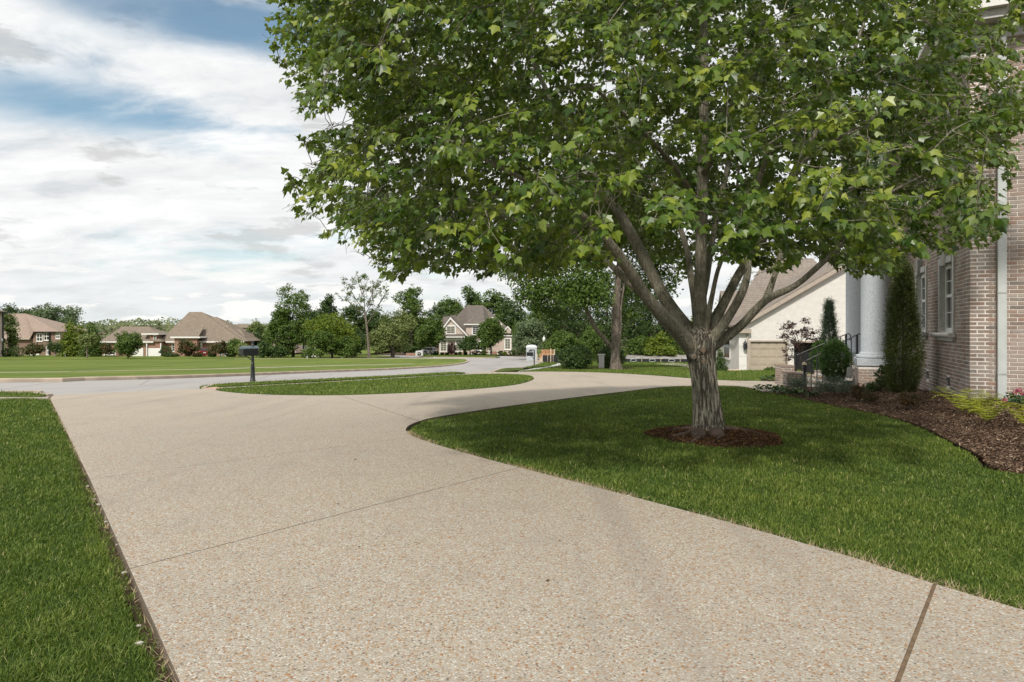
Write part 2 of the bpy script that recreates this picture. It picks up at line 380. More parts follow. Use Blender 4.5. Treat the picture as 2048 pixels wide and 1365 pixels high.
def farbrick(name, cols, mort, bw=0.3, bh=0.09, msize=0.012, patch=0.35):
    def f(n):
        p = n.pos(); s = n.n('ShaderNodeSeparateXYZ', i0=p)
        u = n.n('ShaderNodeCombineXYZ', i0=n.math('ADD', s.outputs[0], s.outputs[1]), i1=s.outputs[2], i2=0.0).outputs[0]
        b = n.n('ShaderNodeTexBrick', Vector=u, Scale=1.0, Color1=cols[0], Color2=cols[1], Mortar=mort)
        b.inputs['Brick Width'].default_value = bw; b.inputs['Row Height'].default_value = bh; b.inputs['Mortar Size'].default_value = msize
        b.offset = 0.5
        c = n.mix(n.maprange(n.noise(u, 2.6, 4, 0.7), 0.45, 0.65, 0.0, patch), b.outputs[0], cols[2])
        return pbsdf(n, c, 0.9, n.bump(n.math('SUBTRACT', 1.0, b.outputs[1]), 0.35, 0.01), spec=0.2)
    return mat(name, f)
farbrick('brick_red', [(.30, .135, .085), (.21, .095, .065), (.42, .27, .19)], (.38, .30, .25))
farbrick('brick_brown', [(.24, .135, .10), (.17, .095, .075), (.27, .17, .13)], (.33, .27, .23))
farbrick('brick_cream', [(.52, .405, .34), (.44, .335, .28), (.60, .50, .44)], (.58, .52, .47))
farbrick('brick_white', [(.80, .77, .715), (.75, .72, .665), (.82, .79, .74)], (.52, .495, .455), 0.25, 0.085, 0.012, 0.4)
def shingle(name, a, b, c_, row=0.14, wid=0.32):
    def f(n):
        p = n.pos(); s = n.n('ShaderNodeSeparateXYZ', i0=p)
        u = n.n('ShaderNodeCombineXYZ', i0=n.math('ADD', s.outputs[0], s.outputs[1]), i1=s.outputs[2], i2=0.0).outputs[0]
        t = n.n('ShaderNodeTexBrick', Vector=u, Scale=1.0, Color1=a, Color2=b, Mortar=tuple(x * .55 for x in a))
        t.inputs['Brick Width'].default_value = wid; t.inputs['Row Height'].default_value = row; t.inputs['Mortar Size'].default_value = row * 0.10
        c = n.mix(n.maprange(n.noise(p, 1.3, 5, 0.7), 0.4, 0.7, 0.0, 0.45), t.outputs[0], c_)
        return pbsdf(n, c, 0.95, n.bump(n.noise(p, 30, 3), 0.4, 0.02), spec=0.1)
    return mat(name, f)
shingle('roof_tan', (.245, .20, .155), (.19, .155, .12), (.27, .225, .18))
shingle('roof_pink', (.34, .265, .215), (.29, .22, .18), (.37, .29, .24))
shingle('roof_grey', (.165, .142, .122), (.125, .108, .095), (.20, .17, .145))
shingle('roof_white_house', (.28, .24, .205), (.225, .19, .165), (.31, .265, .23), 0.16, 0.4)
shingle('roof_dark', (.11, .10, .095), (.085, .078, .073), (.13, .12, .11), 0.16, 0.4)
plain('slate', (.20, .19, .175), 0.9, 0.2, 5)
plain('white_trim', (.74, .72, .68), 0.55, 0.05, 3)
plain('white_paint', (.80, .79, .76), 0.5, 0.04, 3)
plain('tan_trim', (.42, .355, .29), 0.7, 0.08, 3)
plain('stone_grey', (.36, .355, .335), 0.85, 0.12, 8)
plain('stone_light', (.52, .51, .475), 0.8, 0.10, 8)
plain('downspout', (.52, .545, .53), 0.45, 0.06, 4)
plain('garage_tan', (.42, .355, .275), 0.6, 0.05, 2)
plain('black_metal', (.012, .014, .018), 0.35, 0.2, 20, 0.0, 0.5)
plain('mail_black', (.012, .015, .016), 0.28, 0.2, 12, 0.0, 0.6)
plain('mail_top', (.10, .135, .15), 0.35, 0.15, 12)
plain('rail_pale', (.42, .39, .35), 0.45, 0.15, 12)
plain('wood_new', (.50, .34, .18), 0.8, 0.25, 5)
plain('wood_pale', (.55, .46, .33), 0.8, 0.2, 5)
plain('brick_orange', (.44, .235, .12), 0.85, 0.3, 6)
plain('fabric_black', (.015, .016, .020), 0.6, 0.3, 3)
plain('pot_grey', (.43, .46, .47), 0.5, 0.08, 2)
plain('pot_roof', (.74, .76, .78), 0.45, 0.05, 2)
plain('gravel', (.27, .255, .235), 0.95, 0.35, 1.5)
plain('car_red', (.24, .012, .016), 0.25, 0.05, 2, 0.2, 0.6)
plain('car_white', (.62, .63, .64), 0.3, 0.05, 2, 0.0, 0.6)
plain('car_black', (.01, .01, .012), 0.4, 0.1, 3)
plain('lamp_red', (.45, .02, .02), 0.3, 0.1, 3)
plain('blue_paint', (.03, .05, .22), 0.5, 0.1, 3)
plain('globe', (.75, .76, .74), 0.3, 0.03, 3)
plain('brass', (.30, .24, .15), 0.45, 0.2, 8)
plain('pebble', (.42, .39, .34), 0.85, 0.3, 20)
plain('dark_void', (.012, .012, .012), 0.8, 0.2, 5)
plain('curtain', (.60, .55, .44), 0.9, 0.12, 2)
plain('dead_leaf', (.10, .06, .03), 0.9, 0.3, 20)
def column(n):
    p = n.pos(); a = n.noise(p, 55, 4, 0.7); c = n.mix(n.maprange(a, 0.4, 0.6), (.34, .385, .42), (.60, .625, .64))
    return pbsdf(n, c, 0.85, n.bump(a, 0.7, 0.008), spec=0.2)
mat('column', column)
def glass(name, tint, rough=0.06):
    return mat(name, lambda n: pbsdf(n, tint, rough, n.bump(n.noise(n.pos(), 1.6, 2), 0.05, 0.02), spec=0.9))
glass('glass', (.022, .028, .030)); glass('glass_warm', (.16, .15, .11), 0.15); glass('glass_car', (.012, .015, .017))
M = MATS
# ---------------------------------------------------------------- ground pieces
def inpoly(pts, poly):
    pts = np.asarray(pts, float); poly = np.asarray(poly, float)
    x, y = pts[:, 0], pts[:, 1]; r = np.zeros(len(pts), bool); j = len(poly) - 1
    for i in range(len(poly)):
        xi, yi, xj, yj = poly[i, 0], poly[i, 1], poly[j, 0], poly[j, 1]
        c = ((yi > y) != (yj > y))
        with np.errstate(divide='ignore', invalid='ignore'):
            r ^= c & (x < (xj - xi) * (y - yi) / (yj - yi + 1e-12) + xi)
        j = i
    return r
def smooth(pts, sub=4, closed=False):
    p = [np.array(q, float) for q in pts]; n = len(p); out = []
    rngi = range(n if closed else n - 1)
    for i in rngi:
        p0, p1, p2, p3 = (p[(i-1) % n] if closed or i > 0 else p[i]), p[i], p[(i+1) % n], (p[(i+2) % n] if closed or i + 2 < n else p[(i+1) % n])
        for k in range(sub):
            t = k / sub
            out.append(tuple(0.5 * ((2*p1) + (-p0+p2)*t + (2*p0-5*p1+4*p2-p3)*t*t + (-p0+3*p1-3*p2+p3)*t**3)))
    if not closed: out.append(tuple(p[-1]))
    return out
def gp(pts): return [G(u, v) for u, v in pts]
def cdt(outer, holes=(), step=1.0, segs=()):
    V, E = [], []
    def ring(r):
        b = len(V); V.extend(Vector((float(x), float(y))) for x, y in r)
        E.extend((b + i, b + (i + 1) % len(r)) for i in range(len(r)))
    ring(outer)
    for h in holes: ring(h)
    for a, b_ in segs:
        V.extend((Vector(a), Vector(b_))); E.append((len(V) - 2, len(V) - 1))
    o = np.array(outer); x0, y0 = o.min(0); x1, y1 = o.max(0)
    gx, gy = np.meshgrid(np.arange(x0, x1, step) + 0.011, np.arange(y0, y1, step) + 0.013)
    g = np.stack([gx.ravel(), gy.ravel()], 1); g = g[inpoly(g, outer)]
    V.extend(Vector((float(a), float(b_))) for a, b_ in g)
    r = delaunay_2d_cdt(V, E, [], 0, 1e-5)
    v = np.array([(p.x, p.y) for p in r[0]]); f = np.array([t for t in r[2] if len(t) == 3])
    c = v[f].mean(1); k = inpoly(c, outer)
    for h in holes: k &= ~inpoly(c, h)
    return v, f[k]
def sheet(name, v, f, zf, material, thick=0.1, parent=None, kind=None, smooth_=True, off=None):
    """flat triangles lifted onto the land, with a skirt round every free edge"""
    used = np.unique(f); mp = -np.ones(len(v), int); mp[used] = np.arange(len(used)); v = v[used]; f = mp[f]
    a = v[f]; area = (a[:,1,0]-a[:,0,0])*(a[:,2,1]-a[:,0,1]) - (a[:,1,1]-a[:,0,1])*(a[:,2,0]-a[:,0,0])
    f = np.where((area < 0)[:, None], f[:, ::-1], f)
    z = np.array([zf(x, y) for x, y in v]); top = np.column_stack([v, z])
    e = np.concatenate([f[:, [0,1]], f[:, [1,2]], f[:, [2,0]]]); key = np.sort(e, 1)
    _, inv, cnt = np.unique(key, axis=0, return_inverse=True, return_counts=True)
    be = e[cnt[inv.ravel()] == 1]
    n = len(top); bot = top - [0, 0, thick]
    sk = np.concatenate([np.column_stack([be[:,1], be[:,0], be[:,0] + n]), np.column_stack([be[:,1], be[:,0] + n, be[:,1] + n])])
    o_ = np.array(OFF.get(parent.name, Vector((0,0,0)))) if parent else 0.0
    me = np_mesh(name, np.concatenate([top, bot]) - o_, np.concatenate([f, sk]), material)
    o = link(name, me, None, parent)
    if kind: o['kind'] = kind
    return o
zoff = lambda h: (lambda x, y: float(T(y)) + h)

# one sheet of earth out to the horizon
gx = np.concatenate([np.arange(-900, -60, 40), np.arange(-60, 60, 3), np.arange(60, 901, 40)]); gy = np.concatenate([np.arange(-60, 60, 1.5), np.arange(60, 300, 8), np.arange(300, 1480, 40)])
X, Y = np.meshgrid(gx, gy); Zg = T(Y) - 0.075 - 0.06*np.clip((Y-14)/6, 0, 1) + np.where(Y < 60, 0, np.where(Y > 280, 0.0, 0.0))
idx = np.arange(X.size).reshape(X.shape)
quad = np.stack([idx[:-1,:-1].ravel(), idx[:-1,1:].ravel(), idx[1:,1:].ravel(), idx[1:,:-1].ravel()], 1)
o = link('ground', np_mesh('ground', np.stack([X.ravel(), Y.ravel(), Zg.ravel()], 1), quad, M['soil'], True)); o['kind'] = 'structure'

# outlines, in metres, read off the lie of the land
left_edge = gp([(360,1365),(100,797)]); lx0, ly0 = left_edge[0]; lx1, ly1 = left_edge[1]
ld = ((lx1-lx0)/(ly1-ly0)); L_near = (lx0 - ld*(ly0+3.0), -3.0)
tree_lawn_top = smooth(gp([(811,861),(817,852),(838,843),(870,835),(950,822),(1050,808),(1150,795),(1250,783),(1330,774),(1400,771.5),(1470,772),(1505,777),(1530,784)]), 5)
bed_edge = smooth(gp([(1530,784),(1565,788),(1600,795),(1680,812),(1780,832),(1850,855),(1900,880),(1960,910),(2048,945)]) + [(7.6,5.6),(9.0,5.0),(13.0,4.6)], 5)
tree_lawn_bot = [(9.0,0.8),(5.0,2.58)] + smooth(gp([(2048,1222),(1868,1168),(1740,1127),(1600,1086),(1400,1030),(1200,977),(1000,926),(900,898),(850,882),(820,870),(811,861)]), 5)
tree_lawn = tree_lawn_top + bed_edge[1:] + [(13.0, 0.2)] + tree_lawn_bot[:-1]
island = smooth(gp([(430,779),(470,786),(560,790.5),(680,791),(800,787),(900,782),(1000,774),(1050,766),(1068,757.5),(1055,752),(1000,749),(900,751.8),(800,757.5),(700,763),(600,768.5),(500,774)]), 4, True)
verge = smooth(gp([(403,776),(500,771.5),(700,760),(918,748.3),(921,746.5),(900,746),(800,752),(700,757),(600,761.8),(500,766),(425,771)]), 3, True)
lawn2_front = smooth(gp([(1040,744),(1100,743.6),(1200,745.5),(1300,751),(1380,757),(1460,761.5),(1520,762),(1600,761)]), 4)
road_near = smooth([(-45, 6.0), (-26, 11.0)] + gp([(0,785),(60,785.7),(95,790.5),(108,790.5)]) , 4)
far_kerb = smooth([(-75, 10), (-42, 20)] + gp([(0,763),(120,760.5),(322,756),(500,750),(700,742),(860,734.5),(915,729.5),(936,724.5),(934,720.5),(915,719),(800,718.3),(640,718.4)]) + [(-62, 98)], 5)
drive_street = gp([(108,790.5),(385,778)])
side_strip = gp([(400,777.5),(430,780)])

# the driveway: straight run, loop round the island and the walk to the front steps
drive_outer = [L_near, left_edge[1], drive_street[0], drive_street[1]] + gp([(403,778.5),(500,773),(700,761.5),(918,749.5),(960,743),(985,744.5),(1040,744.5)]) + lawn2_front[1:] + gp([(1632,768)]) + \
    [(b_[0]+0.35, b_[1]+0.25) for b_ in bed_edge[:1]] + list(reversed(tree_lawn_top))[:-1] + list(reversed(tree_lawn_bot)) + [(9.5, -0.5), (5.5, -3.0)]
joints = [gp([(1880,1152),(1868,1175),(1795,1365)]), gp([(1040,935),(262,1138)]), gp([(812,876),(190,958)]), gp([(675,790),(845,845)]), gp([(915,785),(1085,812)]), gp([(1382,775),(1412,760)])]
JW = [0.010, 0.005, 0.0035, 0.008, 0.008, 0.008]
jl = []
for k, j in enumerate(joints):
    a, b_ = np.array(j[-2] if k else j[1]), np.array(j[-1]); t = (b_ - a) / np.linalg.norm(b_ - a); nrm = np.array([-t[1], t[0]])
    jl.append((a - t * 0.9, b_ + t * (2.2 if k == 0 else 0.9), nrm, JW[k]))
segs = []
for a, b_, nrm, jw in jl:
    segs += [(tuple(a + nrm*jw), tuple(b_ + nrm*jw)), (tuple(a - nrm*jw), tuple(b_ - nrm*jw))]
dv, df = cdt(drive_outer, [island], 0.8, segs)
cc = dv[df].mean(1)
side = [((cc - a) @ nrm) for a, b_, nrm, jw in jl]
along = [((cc - a) @ ((b_ - a) / np.linalg.norm(b_ - a)), np.linalg.norm(b_ - a)) for a, b_, nrm, jw in jl]
isj = np.zeros(len(df), bool); jid = np.full(len(df), -1)
for k, (a, b_, nrm, jw) in enumerate(jl):
    m_ = (np.abs(side[k]) < jw) & (along[k][0] > -0.01) & (along[k][0] < along[k][1] + 0.01); isj |= m_; jid[m_] = k
def half(k, ref):
    a, b_, nrm, jw = jl[k]; return side[k] * float((np.array(ref) - a) @ nrm) > 0
sl = np.full(len(df), 6)
lim = cc[:, 1]
sl[half(5, G(1300, 765)) & (lim > 14)] = 5
sl[half(4, G(900, 800)) & (lim > 9) & (cc[:, 0] < 2)] = 4
sl[half(3, G(500, 820))] = 3
sl[half(2, G(600, 1000)) & (lim < 9.6)] = 2
sl[half(1, G(900, 1100)) & (lim < 7.6)] = 1
sl[half(0, G(1950, 1250)) & (lim < 5.5)] = 0
drive = empty('driveway', (0, 0, 0), kind='structure')
for k in range(7):
    m_ = (sl == k) & ~isj
    if m_.sum(): sheet('slab', dv, df[m_], zoff(0.0), M['aggregate'], 0.12, drive)
for k in range(6):
    m_ = jid == k
    if m_.sum(): sheet('joint_filler', dv, df[m_], zoff(-0.007 if k == 0 else -0.02), M['sealant'] if k == 0 else M['crack'], 0.05, drive)

def lawn(name, outer, h, material, step=1.0, holes=(), thick=0.08):
    v, f = cdt(outer, holes, step); return sheet(name, v, f, zoff(h), material, thick, None, 'structure'), v, f
RING_C = np.array(G(1428, 870)); 
ring = [(RING_C[0] + 0.93*math.cos(a)*(1+.07*math.sin(3*a)+.04*math.sin(7*a)), RING_C[1] + 1.05*math.sin(a)*(1+.06*math.cos(2*a+1)+.04*math.sin(6*a))) for a in np.linspace(0, 2*math.pi, 40, endpoint=False)]
def shrink(poly, dist):
    p = np.array(poly); n = len(p); nx = np.roll(p, -1, 0); pv = np.roll(p, 1, 0); t = nx - pv; t /= np.linalg.norm(t, axis=1)[:, None] + 1e-9
    nr = np.column_stack([-t[:,1], t[:,0]]); ar = 0.5*np.sum(p[:,0]*nx[:,1]-nx[:,0]*p[:,1])
    return [tuple(q) for q in p + nr * dist * (1 if ar > 0 else -1)]
_tl = np.array(shrink(tree_lawn, 0.055)); _tl += 0.016*np.column_stack([np.sin(np.arange(len(_tl))*2.3), np.cos(np.arange(len(_tl))*1.7)]); lawn_tree = [tuple(q) for q in _tl]
lawn('lawn', lawn_tree, -0.03, M['turf'], 0.9, [ring])
left_lawn = [(L_near[0]-0.03, L_near[1]), (lx1-0.03, ly1), (lx1-0.5, ly1+0.12)] + gp([(60,795.5),(0,796.5)]) + [(-26, 8.5), (-45, 3.2), (-45, -3)]
lawn('lawn', left_lawn, -0.035, M['turf'], 1.0)
left_verge = gp([(93,793),(80,794),(0,794)]) + [(-26, 9.6), (-45, 4.2), (-45, 5.6), (-26, 10.6)] + gp([(0,786.5),(60,787.2),(88,791)])
lawn('verge', left_verge, 0.02, M['turf_mid'], 1.5)
lawn('lawn', shrink(island, 0.03), 0.01, M['turf_mid'], 1.2)
lawn('verge', verge, 0.02, M['turf_mid'], 1.5)
lawn2 = [(x, y + 0.03) for x, y in lawn2_front] + gp([(1640,757)]) + [(22, 50), (60, 60), (90, 140), (30, 150), (9.5, 100), (6, 80)] + gp([(1120,731),(1100,735.5),(1070,740)])
lawn('lawn', lawn2, 0.02, M['turf_mid'], 3.0)
verge2 = smooth(gp([(983,744),(1000,739),(1030,737),(1046,737.5),(1040,741)]), 3, True)
lawn('verge', verge2, 0.02, M['turf_mid'], 2.0)
post_island = smooth(gp([(1050,735.8),(1068,732),(1085,726.5),(1100,725),(1113,726.5),(1112,730),(1095,733),(1070,736)]), 3, True)
lawn('verge', post_island, 0.03, M['turf_mid'], 2.0)
field = far_kerb[:-1] + [(-62, 98.3), (-120, 104), (-230, 104), (-230, 20), (-75, 10.4)]
field_in = shrink(field, 0.18)
walk_f = smooth([(-60, 20)] + gp([(0,747.2),(150,745),(300,742.2),(520,737),(700,732),(830,729.3)]), 4)
walkpoly = [(x - 0.45, y + 0.75) for x, y in walk_f] + list(reversed([(x + 0.45, y - 0.75) for x, y in walk_f]))
lawn('field', field_in, 0.06, M['turf_far'], 4.0, [walkpoly])
v, f = cdt(walkpoly, [], 2.0); sheet('sidewalk', v, f, zoff(0.055), M['sidewalk'], 0.1, None, 'structure')
# beyond the cross street: the garden of the pale house and the grass under the far trees
yard = smooth(gp([(833,715.8),(870,714.9),(930,715.6),(985,716.2),(1000,714.5),(985,711.5)]), 3) + [(2.0, 150), (1.0, 190), (-32, 190)] + gp([(853,711.5)])
lawn('lawn', yard, 0.08, M['turf_mid'], 6.0)
yard2 = [(4.4, 122), (7.5, 112), (8.8, 101), (30, 151), (60, 260), (3.5, 260), (3.5, 150)]
lawn('lawn', yard2, 0.07, M['turf_mid'], 8.0)
wood_floor = [(-230, 108), (-120, 108), (-62, 102.3)] + gp([(640,716.6),(760,715.6),(800,714.2)]) + [(-34, 150), (-34, 300), (-330, 300), (-330, 108)]
lawn('lawn', wood_floor, 0.05, M['turf_far'], 12.0)
# streets
road_poly = [(-45, 6.2), (-26, 11.2)] + road_near[8:] + drive_street[1:] + gp([(400,775.5),(420,771.3),(500,765.6),(600,761.4),(700,756.6),(800,751.6),(918,745.8),(960,743.5),(983,744),(1000,738.5),(1030,736.6),(1050,735.8),(1068,731.6),(1085,726)]) + \
    [(8.8, 101), (7.5, 112), (4.4, 122)] + gp([(985,711.5),(1000,714.5),(985,716.4),(930,715.8),(870,715.1),(833,716),(853,711.3)]) + [(-34, 150)] + gp([(800,714.0),(760,715.4),(640,716.4)]) + [(-62, 102.5)] + [far_kerb[-1]] + list(reversed(far_kerb[:-1]))
v, f = cdt(road_poly, [], 2.5); sheet('street', v, f, zoff(-0.05), M['road'], 0.1, None, 'structure')
def kerb(line, material, w_=0.16, h0=-0.06, h1=0.10, seg=3.0, sgn=1.0, name='kerb'):
    root = empty(name, (0, 0, 0), kind='structure')
    p = np.array(line); dl = np.concatenate([[0], np.cumsum(np.linalg.norm(np.diff(p, axis=0), axis=1))])
    q = 0.0
    while q < dl[-1] - 0.1:
        e = min(q + seg, dl[-1]); ts = np.linspace(q + 0.008, e - 0.008, 5)
        c = np.column_stack([np.interp(ts, dl, p[:,0]), np.interp(ts, dl, p[:,1])])
        t = np.gradient(c, axis=0); t /= np.linalg.norm(t, axis=1)[:, None]; nr = np.column_stack([-t[:,1], t[:,0]]) * sgn
        m_ = MB(); vs, fs = [], []
        for (x, y), (a, b_) in zip(c, nr):
            z = float(T(y)); i_, o_ = (x, y), (x + a*w_, y + b_*w_); x2, y2 = x + a*0.03, y + b_*0.03
            vs += [(x, y, z + h0), (x, y, z + h1 - 0.03), (x2, y2, z + h1), (o_[0], o_[1], z + h1), (o_[0], o_[1], z + h0)]
        for k in range(4):
            for j in range(4): fs.append((k*5+j, k*5+5+j, k*5+6+j, k*5+1+j))
        fs += [(0,1,2,3,4), (24,23,22,21,20)]
        m_.add(vs, fs).build('kerb_stone', material, root); q = e
    return root
kerb(far_kerb[4:-3], M['kerb'], 0.2, -0.06, 0.10, 8.0)
kerb(smooth(gp([(408,777),(400,775.7),(420,771.3),(500,765.6),(600,761.4),(700,756.6),(800,751.6),(918,745.8)]), 4)[2:], M['kerb'], 0.14, -0.06, 0.035, 6.0, -1)
kerb(road_near[3:], M['kerb'], 0.14, -0.06, 0.035, 6.0, -1)
kerb(smooth(gp([(983,744),(1000,738.5),(1030,736.6),(1050,735.8),(1068,731.6),(1085,726),(1075,724),(1048,721.5)]), 3), M['kerb'], 0.2, -0.06, 0.05, 6.0, -1)
kerb(smooth(gp([(833,716),(870,715.1),(930,715.8),(985,716.4),(1000,714.5)]), 3), M['kerb'], 0.2, -0.06, 0.08, 9.0, 1)
# paved strips
strip = gp([(402,777.9),(500,772.4),(700,761),(918,749.1),(922,752),(900,751.2),(800,757),(700,762.4),(600,768),(500,773.6),(431,779)])
v, f = cdt(strip, [], 1.5); sheet('sidewalk', v, f, zoff(0.006), M['sidewalk'], 0.1, None, 'structure')
apron = gp([(405,777.4),(432,774.8),(450,777.2),(431,780.5)])
v, f = cdt(apron, [], 1.0); sheet('pavement', v, f, zoff(0.012), M['sidewalk_pink'], 0.1, None, 'structure')
walk2 = gp([(1036,744),(1070,737.5),(1098,734),(1113,729),(1116,727),(1122,727),(1130,731),(1100,736),(1070,740.5),(1045,743.8)])
v, f = cdt(walk2, [], 2.0); sheet('sidewalk', v, f, zoff(0.035), M['walk_white'], 0.1, None, 'structure')
lwalk = gp([(100,793.5),(80,794.6),(0,794.7)]) + [(-26, 9.4), (-45, 4.0), (-45, 3.4), (-26, 8.7)] + gp([(0,796.2),(60,795.2),(96,796)])
v, f = cdt(lwalk, [], 1.5); sheet('sidewalk', v, f, zoff(0.0), M['sidewalk'], 0.1, None, 'structure')
walk3 = gp([(1310,729),(1350,727),(1385,731),(1400,737),(1385,738),(1360,733)])
v, f = cdt(walk3, [], 2.0); sheet('path', v, f, zoff(0.05), M['sidewalk'], 0.1, None, 'structure')

# mulch beds
bed_np = np.array(bed_edge)
def bed_z(x, y):
    dd = float(np.min(np.hypot(bed_np[:,0]-x, bed_np[:,1]-y))); t = min(1, dd / 2.3); t = t*t*(3-2*t)
    near = 1 - min(1, max(0, (y - 12.5) / 6)); return float(T(y)) - 0.01 + t * (0.12 + 0.17 * near)
bed = [(x, y) for x, y in bed_edge] + [(13.2, 12.4), (8.9, 12.6), (12.4, 21.2), (11.2, 21.5), (9.0, 19.2)]
bv, bf = cdt(bed, [], 0.35); sheet('mulch_bed', bv, bf, bed_z, M['mulch'], 0.12, None, 'structure')
def ring_z(x, y):
    dd = math.hypot((x-RING_C[0])/1.0, (y-RING_C[1])/1.05); return float(T(y)) - 0.03 + 0.15 * max(0, 1-dd)**0.8
rv, rf = cdt(ring, [], 0.12); sheet('mulch_bed', rv, rf, ring_z, M['mulch'], 0.1, None, 'structure')
side_bed = smooth(gp([(1520,761),(1545,758.5),(1600,757),(1600,761),(1550,762.5)]), 3, True)
v, f = cdt(side_bed, [], 1.0); sheet('mulch_bed', v, f, zoff(0.03), M['mulch'], 0.1, None, 'structure')
far_bed = smooth(gp([(1175,737.5),(1200,735),(1262,736),(1258,739.5),(1200,739.5)]), 3, True)
v, f = cdt(far_bed, [], 2.0); sheet('mulch_bed', v, f, zoff(0.05), M['mulch'], 0.1, None, 'structure')
wh_bed = [(14.9, 42.5), (13.5, 44.2), (12.6, 49.0), (14.3, 50.5), (16.2, 46.6), (15.4, 44.0)]
v, f = cdt(wh_bed, [], 1.5); sheet('mulch_bed', v, f, zoff(0.06), M['mulch'], 0.1, None, 'structure')

# ---------------------------------------------------------------- scattered cover: grass, chips
def sample_tris(v, f, dens):
    """random points on 2-D triangles; dens(x, y) per square metre"""
    a, b_, c_ = v[f[:,0]], v[f[:,1]], v[f[:,2]]
    ar = 0.5 * np.abs((b_[:,0]-a[:,0])*(c_[:,1]-a[:,1]) - (b_[:,1]-a[:,1])*(c_[:,0]-a[:,0])); cen = (a+b_+c_)/3
    n = rng.poisson(ar * dens(cen[:,0], cen[:,1])); i = np.repeat(np.arange(len(f)), n)
    r1, r2 = np.sqrt(rng.random(len(i))), rng.random(len(i))
    return a[i]*(1-r1)[:,None] + b_[i]*(r1*(1-r2))[:,None] + c_[i]*(r1*r2)[:,None]
def in_view(p, z=0.0, mu=70, mv=60):
    u = CX + F*p[:,0]/np.maximum(p[:,1], .1); v = HZ + F*(CAMH - T(p[:,1]) - z)/np.maximum(p[:,1], .1)
    return (p[:,1] > 1.8) & (u > -mu) & (u < 2048+mu) & (v < 1365+mv)
def grass(name, outer, h0, dens, hgt, wid, holes=(), label=None, zf=None, far=False, rmul=1.0, step=0.6):
    v, f = cdt(outer, holes, step); p = sample_tris(v, f, dens); p = p[in_view(p)]
    n = len(p); dd = p[:,1]; z = (T(p[:,1]) + h0) if zf is None else zf(p)
    H = hgt(dd) * rng.uniform(0.55, 1.25, n); Wd = wid(dd) * rng.uniform(0.7, 1.3, n)
    an = rng.uniform(0, 2*np.pi, n); lean = rng.normal(0, 0.55, (n, 2)) + np.array([0.10, 0.05])
    cl = np.sin(p[:,0]*7.1 + np.sin(p[:,1]*5.3)) * np.sin(p[:,1]*6.3 + 1.7*np.sin(p[:,0]*3.9)); H *= 1 + 0.28*cl
    dx, dy = np.cos(an)*Wd, np.sin(an)*Wd; base = np.column_stack([p, z])
    mid = base + np.column_stack([lean*H[:,None]*0.35, H*0.6]); tip = base + np.column_stack([lean*H[:,None]*1.0, H*(1-0.25*np.minimum(1.5, np.hypot(*lean.T)))])
    sd_ = np.column_stack([dx, dy, np.zeros(n)])
    r = np.clip(rng.beta(2.0, 2.6, n) + 0.10*cl, 0, 1) * rmul; r = np.where(rng.random(n) < 0.03, rng.uniform(0.92, 1, n), np.minimum(r, 0.92))
    if far:
        V = np.stack([base - sd_, base + sd_, tip], 1).reshape(-1, 3); Fc = np.arange(3*n).reshape(n, 3); rv_ = np.repeat(r, 3)
    else:
        V = np.stack([base - sd_, base + sd_, mid - sd_*0.8, mid + sd_*0.8, tip], 1).reshape(-1, 3)
        b5 = (np.arange(n)*5)[:,None]; Fc = np.concatenate([b5 + np.array([[0,1,3]]), b5 + np.array([[0,3,2]]), b5 + np.array([[2,3,4]])]); rv_ = np.repeat(r, 5)
    o = link(name, np_mesh(name, V, Fc, M['blade'], True, rv_)); tag(o, label, 'grass', None, 'stuff'); return n
GD = lambda mul=1.0: (lambda x, y: mul * np.clip(13500 * (3.2/np.maximum(y, 2.6))**1.8, 190, 14500))
gw = lambda d_: 0.0009 + 0.00036*d_
gh = lambda d_: 0.034 + 0.0006*d_
ng = grass('grass', lawn_tree, -0.03, GD(), gh, gw, [ring], 'trimmed green grass of the lawn round the big maple', step=0.5)
ng += grass('grass', left_lawn, -0.035, GD(), gh, gw, (), 'trimmed green grass left of the driveway', step=0.5)
fh = lambda d_: 0.075 + 0*d_
ng += grass('grass', shrink(island, 0.03), 0.01, lambda x, y: 300 + 0*x, lambda d_: 0.06+0*d_, lambda d_: 0.0004*d_ + .003, (), 'grass on the curved island inside the driveway loop', far=True, step=1.0)
ng += grass('grass', verge, 0.02, lambda x, y: 240 + 0*x, lambda d_: 0.065+0*d_, lambda d_: 0.0004*d_ + .003, (), 'narrow grass verge under the black mailbox', far=True, step=1.0)
ng += grass('grass', left_verge, 0.02, lambda x, y: 300 + 0*x, lambda d_: 0.08+0*d_, lambda d_: 0.008+0*d_, (), 'grass verge at the left end of the street kerb', far=True, step=1.0)
ng += grass('grass', lawn2, 0.02, lambda x, y: np.clip(200*(26/y)**1.6, 6, 260), lambda d_: 0.07+0.0003*d_, lambda d_: 0.00035*d_+.003, (), 'grass across the driveway loop before the white garage', far=True, step=2.0)
ng += grass('grass', post_island, 0.03, lambda x, y: 40 + 0*x, lambda d_: 0.12+0*d_, lambda d_: 0.025+0*d_, (), 'small patch of grass under the far black mailbox', far=True, step=2.0)
